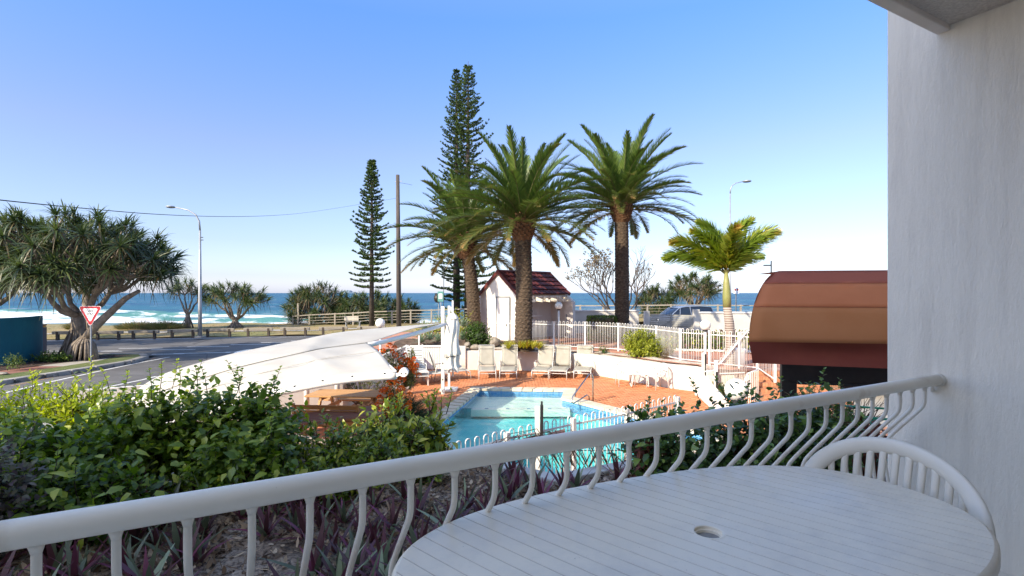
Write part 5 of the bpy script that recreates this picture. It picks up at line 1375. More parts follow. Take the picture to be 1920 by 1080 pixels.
# cars
m_silver = mat('silver_paint', (.42, .46, .52), None, 2, .25, metal=.6)
m_cglass = mat('car_glass', (.02, .03, .05), None, 2, .08)
m_tyre = mat('tyre', (.02, .02, .02), None, 2, .9)
def car(lab, loc, rz, paint, L_=4.6, W=1.8, H=1.62, suv=True):
    t = thing('parked_car', lab, 'car', (0, 0, 0))
    # side profile of body and cabin
    low = [(-L_ / 2, .35), (-L_ / 2 + .02, .70), (-L_ / 2 + .12, .92), (-L_ * .27, 1.02), (L_ * .40, 1.06), (L_ / 2 - .05, .98), (L_ / 2, .60), (L_ / 2 - .05, .32)]
    def extr(prof, w0, w1, zs0, zs1):
        vs = [];
        for s in (-1, 1):
            for x, z in prof:
                w = w0 + (w1 - w0) * min(1, max(0, (z - zs0) / (zs1 - zs0))); vs.append((x, s * w / 2, z))
        n = len(prof); return vs, [tuple(range(n))[::-1], tuple(range(n, 2 * n))] + [(i, (i + 1) % n, n + (i + 1) % n, n + i) for i in range(n)]
    MB().add(*extr(low, W, W * .94, .7, 1.06)).build('body', paint, t, bevel=.06, smooth=True)
    cab = [(-L_ * .27, 1.0), (-L_ * .12, H - .16), (-L_ * .02, H - .06), (L_ * .20, H - .02), (L_ * .40, H - .10), (L_ * .47, 1.04)]
    MB().add(*extr(cab, W * .92, W * .74, 1.0, H)).build('windows', m_cglass, t, bevel=.03, smooth=True)
    rp_ = [(-L_ * .125, H - .15), (-L_ * .02, H - .045), (L_ * .20, H - .0), (L_ * .41, H - .08), (L_ * .405, H - .12), (L_ * .2, H - .05), (-L_ * .02, H - .09)]
    MB().add(*extr(rp_, W * .80, W * .80, 1, 2)).build('roof', paint, t, bevel=.015, smooth=True)
    for s in (-1, 1):
        for a, b2 in (((-L_ * .28, 1.0), (-L_ * .125, H - .14)), ((L_ * .06, 1.03), (L_ * .05, H - .04)), ((L_ * .45, 1.05), (L_ * .405, H - .10)), ((-L_*.13, 1.02), (-L_*.11, H-.15))):
            wz = lambda z: (W * .92 + (W * .74 - W * .92) * (z - 1) / (H - 1)) / 2 + .008
            MB().bar((a[0], s * wz(a[1]), a[1]), (b2[0], s * wz(b2[1]), b2[1]), .04, .07, up=(0, 1, 0)).build('pillar', paint, t)
        if suv: MB().tube([(-L_ * .05, s * W * .36, H - .03), (0, s * W * .36, H + .035), (L_ * .3, s * W * .36, H + .03), (L_ * .36, s * W * .36, H - .04)], .018, 6).build('roof_rail', GREY_STEEL, t)
        for xx in (-L_ * .31, L_ * .30):
            w = MB().tube([(xx, s * (W / 2 - .2), .33), (xx, s * (W / 2 + .01), .33)], .33, 20).build('wheel', m_tyre, t)
            MB().tube([(xx, s * (W / 2 + .0), .33), (xx, s * (W / 2 + .02), .33)], .20, 14).build('rim', m_silver, w)
        MB().box((-L_ / 2 + .06, s * W * .38, .78), (.10, .28, .12)).build('headlight', m_glass, t)
    place(t, loc, rz); return t
car('silver wagon with roof rails parked beyond the grey slatted gate', (12.2, 37.6, .58), R(12), m_silver, 4.7, 1.82, 1.70)
car('pale sedan mostly hidden behind the top of the canopy on the road', (-7.35, 16.0, RD), R(-80), m_silver, 4.6, 1.8, 1.42, False)

# --- give way sign
gs = thing('give_way_sign', 'triangular red and white give way sign on a slim grey pole', 'sign', (*G(170.5, 683, .24), .24))
gx_, gy_ = G(170.5, 683, .24)
MB().tube([(gx_, gy_, .2), (gx_, gy_, 2.55)], .030, 10).build('pole', GREY_STEEL, gs)
m_sred = mat('sign_red', (.42, .01, .02), None, 3, .4); m_swh = mat('sign_white', (.80, .80, .80), None, 3, .4); m_blk = mat('sign_black', (.02, .02, .02), None, 3, .5)
def tri(s, y0, th):
    h = s * .866; c = [(-s / 2, h / 3), (s / 2, h / 3), (0, -h * 2 / 3)]; return c
sa_ = R(0); cz_ = 2.36; yy = gy_ - .04
def rtri(s, y0, y1, m, nm):
    pts = []; h = s * .866; corners = [(-s / 2, h / 3), (0, -h * 2 / 3), (s / 2, h / 3)]; r = .05 * s
    for i, (cx_, cy_) in enumerate(corners):
        a0 = [R(150), R(-90), R(30)][i]; cx2, cy2 = cx_ * (1 - 2 * .05 * 1.73), cy_ * (1 - 2 * .05 * 1.73)
        for k in range(-3, 4): pts.append((cx2 + r * 1.7 * math.cos(a0 + R(20) * k), cy2 + r * 1.7 * math.sin(a0 + R(20) * k)))
    n = len(pts); vs = [(gx_ + p[0], y0, cz_ + p[1]) for p in pts] + [(gx_ + p[0], y1, cz_ + p[1]) for p in pts]
    return MB().add(vs, [tuple(range(n)), tuple(range(n, 2 * n))[::-1]] + [(i, n + i, n + (i + 1) % n, (i + 1) % n) for i in range(n)]).build(nm, m, gs)
rtri(.90, yy + .004, yy + .008, m_swh, 'rim'); rtri(.86, yy, yy + .0035, m_sred, 'red_border'); rtri(.60, yy - .004, yy - .0005, m_swh, 'white_panel')
text_obj('GIVE', (gx_, yy - .007, cz_ + .085), .155, m_blk, gs); text_obj('WAY', (gx_, yy - .007, cz_ - .04), .13, m_blk, gs)

# --- street lights, pole, cable
def lamp_arm(lab, px, pyb, pyt, Y, zb, arm, name='street_lamp', head=(0.6, .22, .12), side=-1, rr_=(.10, .06)):
    x = (px - 960) * Y / F; zt = CZ - (pyt - HZ) * Y / F
    t = thing(name, lab, 'street lamp', (x, Y, zb)); 
    MB().tube([(x, Y, zb), (x, Y, zb + 2), (x, Y, zt - arm * .9)], [rr_[0], rr_[0] * .9, rr_[1]], 12).build('pole', GREY_STEEL, t, smooth=True)
    pth = [(x, Y, zt - arm * .9), (x + side * arm * .03, Y, zt - arm * .55), (x + side * arm * .16, Y, zt - arm * .3), (x + side * arm * .45, Y, zt - arm * .12), (x + side * arm, Y, zt)]
    MB().tube(pth, [rr_[1], rr_[1] * .9, rr_[1] * .8, rr_[1] * .7, rr_[1] * .6], 10).build('arm', GREY_STEEL, t, smooth=True)
    MB().sphere((x + side * (arm + head[0] * .35), Y, zt), head[0] / 2, 14, .28).build('lamp_head', GREY_STEEL, t, smooth=True)
    return t, x, zt
t, x, zt = lamp_arm('tall grey street lamp with an arm reaching left over the road', 375, 630, 388, 34.9, .2, 1.75, rr_=(.13, .06))
MB().box((x, 34.9, .25), (.55, .55, .12)).build('base', m_kerb, t, bevel=.04)
MB().tube([(x + .02, 34.9, CZ + (HZ - 450) * 34.9 / F), (x + .22, 34.9, CZ + (HZ - 450) * 34.9 / F)], .03, 6).build('bracket', BLACK, t); MB().tube([(x + .02, 34.9, CZ + (HZ - 445) * 34.9 / F), (x + .20, 34.9, CZ + (HZ - 445) * 34.9 / F)], .03, 6).build('bracket', BLACK, t)
lamp_arm('grey street lamp behind the ringed palm with its arm reaching up right', 1369, 590, 340, 42, .9, 1.1, side=1, head=(.7, .3, .12), rr_=(.10, .05))
x = (1446 - 960) * 44 / F; t = thing('street_lamp', 'small dark lamp post with a flat head above the awning', 'street lamp', (x, 44, .9))
zt = CZ + (HZ - 489) * 44 / F; MB().tube([(x, 44, .9), (x, 44, zt)], .055, 8).build('pole', BLACK, t); MB().box((x - .35, 44, zt - .38), (.55, .25, .10)).build('lamp_head', BLACK, t, bevel=.03); MB().bar((x, 44, zt - .36), (x - .2, 44, zt - .36), .05, .05).build('arm', BLACK, t)
m_pole = mat('weathered_pole', (.055, .045, .038), (.11, .09, .075), 3, .95, .5, 12, .02, stretch=(6, 6, .4))
q = at(748, 600, 42); zt = CZ + (HZ - 328) * 42 / F
upz = thing('utility_pole', 'tall weathered timber utility pole left of the palms', 'utility pole', (q.x, 42, .3))
MB().tube([(q.x, 42, .3), (q.x - .04, 42, 6), (q.x - .10, 42, zt)], [.20, .175, .14], 14).build('pole', m_pole, upz, smooth=True)
MB().bar((q.x - .3, 42, zt - .55), (q.x + .25, 42, zt - .5), .05, .05).build('bracket', GREY_STEEL, upz)
MB().tube([(q.x, 42, zt - .62), (q.x + .55, 41.9, zt - .72), (q.x + 1.1, 41.8, zt - .85)], .012, 5).build('stay_wire', BLACK, upz)
cb = thing('overhead_cable', 'thin black overhead cable crossing the sky at the left', 'cable', (-20, 28, 9))
kk_ = [(-60, 367, 24), (0, 375, 25), (140, 389, 27.5), (290, 401.5, 30.5), (420, 406, 33.5), (520, 403.5, 36.5), (600, 395, 39), (747, 371, 42)]
P = [at(*k) for k in kk_]; MB().tube([cr(P, i / 60) for i in range(61)], [.034 - .026 * min(1, (i / 60) * 1.25) for i in range(61)], 6).build('wire', BLACK, cb)

# --- low timber barriers along the road
m_tim = mat('grey_timber', (.24, .20, .15), (.34, .30, .24), 2, .95, .5, 15, .02, stretch=(.4, 5, 5)); m_tpost = mat('dark_post', (.05, .04, .03), (.09, .07, .055), 4, .95, .5, 15, .02)
bars = [(45, 74, 638), (102, 160, 637.5), (178, 228, 637), (244, 296, 635.5), (317, 368, 633.5), (383, 437, 631.5), (459, 510, 630), (527, 580, 628.5), (599, 651, 627.5), (670, 722, 626)]
names = ['left of the big screw pine', 'behind the trunks of the big screw pine', 'just right of the give way sign', 'below the reddish grass tussock', 'immediately left of the tall street lamp', 'just right of the tall street lamp', 'below the spreading pandanus', 'third to the right of the lamp', 'just left of the white globe above the canopy', 'partly hidden behind the white globe']
proto = None
for (x0, x1, yb), nm in zip(bars, names):
    a, b_ = at(x0, yb, 2.98 * F / (yb - HZ)), at(x1, yb, 2.98 * F / (yb - HZ)); a.z = b_.z = 0
    L_ = (b_ - a).length; c_ = (a + b_) / 2; zg = .20
    if proto is None:
        proto = thing('timber_barrier', 'low grey timber rail barrier ' + nm, 'barrier', (0, 0, 0), 'low timber barriers along the main road')
        MB().box((0, 0, .48), (2.0, .16, .20)).build('beam', m_tim, proto, bevel=.02)
        for s in (-1, 1): MB().box((s * .70, .0, .28), (.16, .18, .56)).build('post', m_tpost, proto, bevel=.02)
        o = proto
    else: o = copy_tree(proto); o['label'] = 'low grey timber rail barrier ' + nm
    o.location = (c_.x, c_.y, zg); o.rotation_euler = (0, 0, R(rng.uniform(3, 12))); o.scale = (L_ / 2.0, 1, 1)

# --- timber fence on top of the shore
m_fen = mat('silver_timber', (.26, .23, .19), (.36, .32, .26), 2, .95, .4, 15, .02)
fen = thing('shore_fence', 'long weathered timber post and rail fence along the grass edge above the sea', 'fence', (0, 46, .5))
fp_ = [(549, 593, 47.5), (580, 590.5, 47.3), (628, 588.5, 47), (662, 587, 46.8), (698, 584.5, 46.5), (735, 583.5, 46.3), (770, 582, 46), (809, 581.5, 46), (850, 580, 45.8), (893, 579, 45.6), (1068, 573.5, 45.6), (1088, 573.2, 45.5), (1131, 573, 45.4), (1172, 573, 45.3), (1214, 572.5, 45.2), (1258, 572, 45), (1302, 572, 45), (1346, 572.5, 44.8), (1389, 573, 44.6), (1440, 573, 44.6)]
FPs = [at(*k) for k in fp_]
mid = [];
for a, b_ in zip(FPs, FPs[1:]):
    MB().bar(a, b_, .14, .09).build('top_rail', m_fen, fen)
    for dz in (.28, .52, .76): MB().bar(a - Vector((0, 0, dz)), b_ - Vector((0, 0, dz)), .04, .045 if b_.x < 0 else .02).build('rail', m_fen, fen)
for p in FPs: MB().box((p.x, p.y + .02, p.z - .55), (.13, .13, 1.25)).build('post', m_fen, fen)
p = at(559, 570, 47.4); MB().box((p.x, p.y, p.z - .95), (.15, .15, 2.0)).build('gate_post', m_fen, fen)
wb = thing('park_bench', 'pale park bench on the grass left of the utility pole', 'bench', (-12, 41, .3))
q = at(659, 598, 42.5)
for k in range(3): MB().box((q.x, q.y, q.z + .16 - .12 * k), (1.15, .04, .10)).build('back_slat', mat('bench_slat', (.50, .46, .38), None, 3, .8) if k == 0 else bpy.data.materials['bench_slat'], wb)
MB().box((q.x + .1, q.y + .3, q.z - .22), (1.25, .4, .05)).build('seat', bpy.data.materials['bench_slat'], wb)
for s in (-.5, .6): MB().box((q.x + s, q.y + .25, q.z - .45), (.06, .3, .5)).build('leg', GREY_STEEL, wb)

# --- teal curved wall and bin at far left
m_teal = mat('teal_paint', (.0, .10, .155), (.0, .12, .18), 1.2, .8, .2, 30, .01, world=True)
tw = thing('teal_wall', 'curved teal painted wall with a small square opening at the left edge', 'wall', (-23.4, 21.6, .2))
tc = Vector((-23.35, 21.9)); tr_ = 2.75; zb, zt = .2, 2.17
aw0, aw1 = R(-62 - 5.5), R(-62 + 5.5)
mb = MB()
def arcseg(a0, a1, z0, z1, n):
    for ro, fl in ((tr_, 1), (tr_ - .22, 0)):
        V = [(tc.x + ro * math.cos(a0 + (a1 - a0) * i / n), tc.y + ro * math.sin(a0 + (a1 - a0) * i / n), z) for z in (z0, z1) for i in range(n + 1)]
        f_ = [(i, i + 1, n + 2 + i, n + 1 + i) for i in range(n)]; mb.add(V, f_ if fl else [q[::-1] for q in f_])
    for z in (z0, z1):
        V = [(tc.x + ro * math.cos(a0 + (a1 - a0) * i / n), tc.y + ro * math.sin(a0 + (a1 - a0) * i / n), z) for ro in (tr_ - .22, tr_) for i in range(n + 1)]; mb.add(V, [(i, i + 1, n + 2 + i, n + 1 + i) for i in range(n)])
    for a in (a0, a1):
        mb.add([(tc.x + ro * math.cos(a), tc.y + ro * math.sin(a), z) for ro, z in ((tr_ - .22, z0), (tr_, z0), (tr_, z1), (tr_ - .22, z1))], [(0, 1, 2, 3)])
arcseg(R(-200), aw0, zb, zt, 24); arcseg(aw1, R(40), zb, zt, 20); arcseg(aw0, aw1, zb, 1.05, 3); arcseg(aw0, aw1, 1.40, zt, 3)
mb.build('wall_body', m_teal, tw)
bi = thing('grey_bin', 'grey square bin with an orange lid edge just right of the teal wall', 'bin', (-22.5, 25.2, .1))
m_bin = mat('bin_grey', (.10, .095, .11), None, 3, .7); m_or = mat('bin_orange', (.55, .22, .02), None, 3, .6)
q = at(74, 620, 26.0); MB().box((q.x, q.y, .78), (.30, .5, 1.4)).build('bin_body', m_bin, bi, bevel=.01); MB().box((q.x, q.y - .02, 1.53), (.28, .5, .07)).build('lid_edge', m_or, bi); MB().box((q.x, q.y, 1.60), (.30, .5, .05)).build('lid', m_bin, bi)
blw = thing('blue_shore_wall', 'short blue painted wall on the grass edge behind the tussocks', 'wall', (-36, 46.5, .3))
a_, b_ = at(176, 617, 46.5), at(226, 616, 46.5); m_blu = mat('blue_paint', (.03, .16, .30), (.05, .24, .40), 1, .8, world=True)
MB().bar(a_, b_, .2, .75).build('wall_body', m_blu, blw)
# street signs in the distance
q = at(838, 555, 44); ss = thing('street_sign', 'green and white street sign on twin poles left of the furled umbrella', 'sign', (q.x - 5, 44, .5))
m_gs = mat('sign_green', (.10, .28, .24), None, 3, .6)
p = at(826, 556, 44); MB().box((p.x, 44, p.z), (.48, .03, .85)).build('plate', m_gs, ss); MB().box((p.x, 43.97, p.z + .02), (.30, .02, .45)).build('white_panel', m_swh, ss); MB().tube([(p.x + .03, 44.05, .5), (p.x + .03, 44.05, p.z)], .04, 6).build('pole', GREY_STEEL, ss)
s2_ = thing('street_sign', 'dark brown rounded sign seen from behind beside the green sign', 'sign', (p.x - .35, 44.3, .5)); p = at(820, 559, 44.3); MB().sphere((p.x, 44.3, p.z), .30, 12, 1.3).build('plate', DARK, s2_); bpy.data.objects['plate'] ; MB().tube([(p.x + .1, 44.35, .5), (p.x + .1, 44.35, p.z)], .04, 6).build('pole', GREY_STEEL, s2_)
s3_ = thing('street_sign', 'white parking sign with red print right of the ringed palm', 'sign', (18, 43, .8)); p = at(1380.5, 545, 43)
MB().box((p.x, 43, p.z), (.46, .03, .50)).build('plate', m_swh, s3_); MB().tube([(p.x, 43.05, .8), (p.x, 43.05, p.z)], .04, 6).build('pole', m_tim, s3_)
for dx in (-.1, .1): MB().box((p.x + dx, 42.97, p.z + .08), (.12, .015, .14)).build('red_symbol', m_red, s3_)
# ================================================================== VEGETATION
L = leafmat
m_bark_g = mat('grey_bark', (.16, .13, .10), (.27, .22, .17), 8, .95, .6, 25, .02)
m_palm_tr, nt, b, o = nodes_mat('palm_trunk')
f = noise(nt, 9, 6, stretch=(1, 1, 2.5)); c = ramp(nt, f, [(.35, (.035, .024, .017)), (.5, (.075, .052, .034)), (.68, (.14, .10, .068))]); nt.links.new(c, b.inputs['Base Color']); b.inputs['Roughness'].default_value = .95; bump(nt, b, noise(nt, 30, 5, stretch=(1, 1, 3)), .8, .03)
m_boot = mat('palm_boot', (.085, .040, .018), (.18, .095, .045), 6, .9, .5, 20, .02)

# --- date palms: trunk, leaf bases and many single fronds
m_frond = leafmat('date_palm_leaf', [(0, (.30, .20, .07)), (.18, (.13, .13, .035)), (.5, (.06, .105, .022)), (.8, (.12, .18, .034)), (1, (.24, .30, .06))], .42, .32, .5)
m_rach = mat('frond_rib', (.10, .10, .03), (.15, .14, .05), 3, .6)
def frond_mesh(name, Lf, arch, vee, n=62, leafl=.46, tint=.5, seed=0, plume=False, m=None, w=.034, tipbrown=True, ribr=.008):
    r_ = np.random.default_rng(seed); pts = []; p = np.array([0., 0, 0]); a = 0.0
    N = 24
    for i in range(N + 1):
        pts.append(p.copy()); t = i / N; a -= arch / N * (.4 + 1.2 * t); p = p + np.array([math.cos(a), 0, math.sin(a)]) * Lf / N
    pts = np.array(pts); lv = Leaves()
    k = n; t = np.linspace(.10, .995, k); idx = t * N; i0 = np.minimum(idx.astype(int), N - 1); fr = (idx - i0)[:, None]
    P = pts[i0] * (1 - fr) + pts[i0 + 1] * fr; T = nrm(pts[i0 + 1] - pts[i0]); Nn = np.stack([-T[:, 2], 0 * t, T[:, 0]], 1)
    prof = np.clip(np.sin(np.pi * (t * .88 + .10)) ** .55, .12, 1) * leafl
    for s in (-1, 1):
        reps = 3 if plume else 1
        for q in range(reps):
            ang_ = (r_.uniform(0, 2 * math.pi, k) if plume else R(vee) + r_.normal(size=k) * R(9))
            if plume: side = np.array([0, 1, 0]) * np.cos(ang_)[:, None] + Nn * np.sin(ang_)[:, None]
            else: side = np.array([0, s, 0]) * np.cos(ang_)[:, None] + Nn * np.sin(ang_)[:, None]
            fwd = (R(50) + 0 * t) if plume else R(42) - R(14) * t
            D = nrm(T * np.sin(R(90) - (R(52) if not plume else R(58)) + 0 * t)[:, None] * (1.0 + .8 * t[:, None]) + side * np.cos(R(38)))
            ll = prof * (.85 + .3 * r_.random(k))
            v = np.clip(tint + r_.normal(size=k) * .10 - (.35 * np.clip(t - .8, 0, 1) / .2 if tipbrown else 0), 0, 1)
            lv.add(t_blade(2 if not plume else 2), P, D, Nn if not plume else side + np.array([0, 0, 1.]) * .3, ll, w * (.9 + .3 * r_.random(k)), .10 if not plume else .16, v)
    mb = MB(); mb.tube([tuple(q) for q in pts[::2]], [ribr * (1 - .85 * i / (N / 2)) for i in range(N // 2 + 1)], 5)
    me = lv.mesh(name, m or m_frond)
    # rib joined as a second material
    bm = bmesh.new(); bm.from_mesh(me); lay = bm.verts.layers.float.get('v')
    vs = [bm.verts.new(v_) for v_ in mb.v]; bm.faces.ensure_lookup_table()
    for f_ in mb.f:
        try: fc_ = bm.faces.new([vs[i] for i in f_]); fc_.material_index = 1
        except ValueError: pass
    bm.to_mesh(me); bm.free(); me.materials.append(m_rach); return me
FR = {}
for i, (nm, arch, vee, tint) in enumerate([('up', .55, 38, .78), ('mid', .95, 30, .60), ('mid2', .80, 32, .50), ('low', .95, 24, .38), ('old', .85, 16, .18)]):
    FR[nm] = frond_mesh('frond', 1.0, arch, vee, 74, .150, tint, i, w=.0165)
def date_palm(lab, base, top, lean, r0, r1, flen, nfr, seed, spreadlow=-38, flat=1.0):
    r_ = random.Random(seed); t = thing('date_palm', lab, 'palm tree', base, 'tall date palms round the little house')
    b0 = Vector(base); T0 = Vector(top); H = (T0 - b0).length
    nu, nv = 44, 150
    def tr(u, v):
        a = 2 * math.pi * u; p = b0.lerp(T0, v) + Vector((lean * math.sin(v * math.pi), 0, 0))
        rad = r0 + (r1 - r0) * v; z = v * H
        sc_ = abs(math.sin(a * 5.5 + z * 13)) * abs(math.sin(a * 5.5 - z * 13)); rad *= 1 + .10 * (sc_ - .4) + .025 * math.sin(z * 40)
        if v < .06: rad *= 1 + .4 * (1 - v / .06) ** 2
        return (p.x + rad * math.cos(a), p.y + rad * math.sin(a), p.z)
    mb = MB(); mb.grid(tr, nu, nv); mb.build('trunk', m_palm_tr, t, smooth=True)
    # swollen head of cut leaf bases
    hb = MB(); hl = r1 * 3.4
    hb.lathe([(r1 * .9, -hl), (r1 * 1.25, -hl * .8), (r1 * 1.5, -hl * .4), (r1 * 1.45, 0), (r1 * .9, hl * .25)], tuple(T0 + Vector((0, 0, hl * .25))), 24)
    for i in range(170):
        a = i * 2.39996; f = i / 170; z = -hl * .92 + hl * 1.1 * f; rr = r1 * (1.0 + .55 * math.sin(min(1, f * 1.3) * math.pi * .6))
        c = T0 + Vector((math.cos(a) * rr, math.sin(a) * rr, z + hl * .25)); d = Vector((math.cos(a), math.sin(a), 1.3)).normalized()
        hb.bar(c - d * .05, c + d * .13, .11, .05, up=(math.cos(a), math.sin(a), 0))
    hb.build('leaf_bases', m_boot, t)
    C = T0 + Vector((0, 0, hl * .45)); off = ORG[t.name]
    for i in range(nfr):
        f = (i + .5) / nfr; a = i * 2.39996 + r_.uniform(-.2, .2); el = R(86 - (86 - spreadlow) * f ** .85 + r_.uniform(-5, 5))
        if f > .86 and math.sin(a) < -.75: continue
        nm = 'up' if f < .25 else ('mid' if f < .5 else ('mid2' if f < .68 else ('low' if f < .93 else 'old')))
        D = Vector((math.cos(a) * math.cos(el), math.sin(a) * math.cos(el), math.sin(el))); U = Vector((-math.cos(a) * math.sin(el), -math.sin(a) * math.sin(el), math.cos(el)))
        P = C + Vector((math.cos(a), math.sin(a), 0)) * r1 * .7 - Vector((0, 0, f * hl * .6))
        M = leafM(P, D, U, 1.0, off) @ Matrix.Rotation(r_.uniform(-.25, .25), 4, 'X') @ Matrix.Scale(flen * (.82 + .25 * r_.random()) * (.86 if f < .12 else 1) , 4)
        inst('frond', FR[nm], t, M=M)
    return t
p = at(980, 640, 21.0); q = at(980, 432, 21.0); date_palm('thick date palm in the middle with the widest crown, before the little house', (p.x + .02, 21.3, .86), (q.x, 21.3, q.z + .32), .05, .35, .31, 3.65, 94, 1, -14)
p = at(1166, 600, 25.5); q = at(1165, 402, 25.5); date_palm('tall straight date palm on the right with an upright crown', (p.x, 25.5, .86), (q.x, 25.5, q.z + .35), .02, .34, .32, 3.75, 84, 2, -4)
p = at(884, 610, 26.5); q = at(873, 468, 26.5); date_palm('leaning date palm at the left behind the bushes, crown half hidden by its neighbour', (p.x + .15, 26.5, .86), (q.x, 26.5, q.z + .3), .12, .34, .31, 3.7, 74, 3, -10)

# --- ringed palm with plume fronds
m_fox = leafmat('plume_leaf', [(0, (.36, .20, .05)), (.25, (.38, .33, .05)), (.5, (.26, .32, .04)), (.8, (.19, .28, .035)), (1, (.30, .40, .06))], .4, .35, .5)
m_ring, nt, b, o = nodes_mat('ringed_trunk')
wv = nt.nodes.new('ShaderNodeTexWave'); wv.wave_type = 'BANDS'; wv.bands_direction = 'Z'; wv.inputs['Scale'].default_value = 4.2; wv.inputs['Distortion'].default_value = 1.2
nt.links.new(nt.nodes.new('ShaderNodeTexCoord').outputs['Object'], wv.inputs[0])
c = ramp(nt, wv.outputs['Fac'], [(.15, (.16, .12, .10)), (.45, (.34, .28, .24)), (1, (.42, .35, .31))]); nt.links.new(c, b.inputs['Base Color']); b.inputs['Roughness'].default_value = .8
m_shaft = mat('crown_shaft', (.20, .22, .06), (.32, .30, .12), 3, .5, stretch=(1, 1, .3))
FX = [frond_mesh('frond', 1.0, a_, 20, 74, .25, t_, 20 + i, plume=True, m=m_fox, w=.036, ribr=.015) for i, (a_, t_) in enumerate([(1.05, .74), (1.15, .60), (1.1, .46), (1.0, .9)])]
Yp = 16.7; base = at(1369, 722, Yp); top = at(1362, 520, Yp)
fp2 = thing('ringed_palm', 'smaller yellow green palm with a ringed grey trunk and bushy plume fronds', 'palm tree', (base.x, Yp, .2))
MB().tube([(base.x, Yp, .15), (base.x, Yp, 1.2), (base.x - .02, Yp, 2.2), (top.x + .02, Yp, 2.75)], [.17, .165, .145, .12], 18).build('trunk', m_ring, fp2, smooth=True)
MB().tube([(top.x + .02, Yp, 2.74), (top.x + .01, Yp, 3.1), (top.x, Yp, 3.5), (top.x - .01, Yp, 3.85)], [.125, .13, .10, .05], 14).build('crown_shaft', m_shaft, fp2, smooth=True)
C = Vector((top.x, Yp, 3.78))
for (az, el, ln, k) in [(182, 56, 2.15, 2), (176, 40, 2.1, 0), (170, 88, 2.0, 0), (188, 76, 1.9, 1), (4, 66, 2.3, 1), (12, 48, 1.5, 3), (0, 90, 2.0, 0), (262, 74, 1.9, 2), (85, 72, 2.0, 1), (305, 62, 1.7, 3)]:
    a, e = R(az), R(el); D = Vector((math.cos(a) * math.cos(e), math.sin(a) * math.cos(e), math.sin(e))); U = Vector((-math.cos(a) * math.sin(e), -math.sin(a) * math.sin(e), math.cos(e)))
    inst('frond', FX[k], fp2, M=leafM(C + D * .02, D, U, ln * 1.0, ORG[fp2.name]))
MB().tube([tuple(C), tuple(C + Vector((-.25, 0, .9))), tuple(C + Vector((-.48, 0, 1.75)))], [.03, .02, .006], 6).build('new_spear', m_shaft, fp2)

# --- Norfolk pines
m_nor = leafmat('norfolk_needles', [(0, (.022, .046, .014)), (.5, (.050, .092, .024)), (1, (.11, .16, .042))], .7, .10, .2)
def norfolk(t, base, H, rmax, seed, top_frac=1.0, low=.16, gap=.62, dens=1.0, part='crown'):
    r_ = np.random.default_rng(seed); b0 = np.array(base); st = MB()
    st.tube([tuple(b0), tuple(b0 + [0, 0, H * .5]), tuple(b0 + [0.02, 0, H])], [.024 * H * .65, .018 * H * .55, .02], 10)
    st.build('trunk', m_nbark, t, smooth=True); lv = Leaves(); br = MB(); z = H * low
    while z < H * .985:
        f = (z / H - low) / (1 - low); ln = rmax * (1 - f) ** .72 * (.62 + .38 * min(1, .3 + f * 2.6)) * r_.uniform(.72, 1.15) + .05
        nb = 6; a0 = r_.uniform(0, 6.28)
        for k in range(nb):
            a = a0 + k * 6.283 / nb + r_.normal() * .12; l2 = ln * r_.uniform(.62, 1.15); up = .02 + .45 * f
            if r_.random() < .06: continue
            d = np.array([math.cos(a), math.sin(a), 0]); n = max(3, int(l2 / .17))
            pts = [b0 + [0, 0, z] + d * l2 * s + np.array([0, 0, up * l2 * s * s * .9 - .10 * l2 * math.sin(s * 3.1)]) for s in np.linspace(0, 1, 6)]
            br.tube([tuple(q) for q in pts], [.035 + .01 * l2, .03, .025, .02, .014, .008], 4, cap=False)
            sp = np.linspace(.30, 1.0, n) + r_.normal(size=n) * .03
            for s in sp:
                c = b0 + [0, 0, z] + d * l2 * s + np.array([0, 0, up * l2 * s * s * .9 - .10 * l2 * math.sin(s * 3.1)])
                side = np.array([-d[1], d[0], 0]); kk2 = int(9 * dens) + 3
                for sg in (-1, 1):
                    if r_.random() < .22: continue
                    q = (.16 + .22 * math.sin(min(1, s * 1.1) * math.pi)) * r_.uniform(.7, 1.2) * (.6 + .4 * l2 / rmax)
                    dirn = nrm(side * sg * .9 + d * .6 + np.array([0, 0, .45]))
                    P = c + dirn * (q * r_.random(kk2))[:, None] + r_.normal(size=(kk2, 3)) * .025
                    lv.add(DIA, P, dirn + rdir(kk2) * .5 + [0, 0, .35], rdir(kk2), .17, .06, 0, np.clip(.25 + .5 * r_.random(kk2) + .2 * r_.normal(), 0, 1))
        z += gap * (1 - .62 * f)
    br.build('branches', m_nbark, t, kind='stuff'); lv.build('needles', m_nor, t, kind='stuff')
m_nbark = mat('pine_bark', (.045, .035, .028), (.09, .07, .055), 4, .95, .5, 20, .02)
q = at(697, 606, 45); tp = at(686, 298, 45); t = thing('norfolk_pine', 'shorter Norfolk pine standing alone left of the utility pole', 'pine tree', (q.x, 45, .3)); norfolk(t, (q.x, 45, .3), tp.z - .3, 2.1, 5, low=.24, gap=.5, dens=1.5)
q = at(868, 600, 52); tp = at(879, 115, 52); t = thing('norfolk_pine', 'tallest Norfolk pine behind the palms, its top the highest in the picture', 'pine tree', (q.x + .4, 52, .5)); norfolk(t, (q.x + .5, 52, .4), tp.z - .4, 4.2, 6, low=.05, gap=.86, dens=1.7)
tp = at(856, 128, 53); t = thing('norfolk_pine', 'second tall Norfolk pine pressed against the left side of the tallest one', 'pine tree', (tp.x - .1, 53, .5)); norfolk(t, (tp.x, 53, .4), tp.z - .4, 3.7, 7, low=.10, gap=.86, dens=1.5)

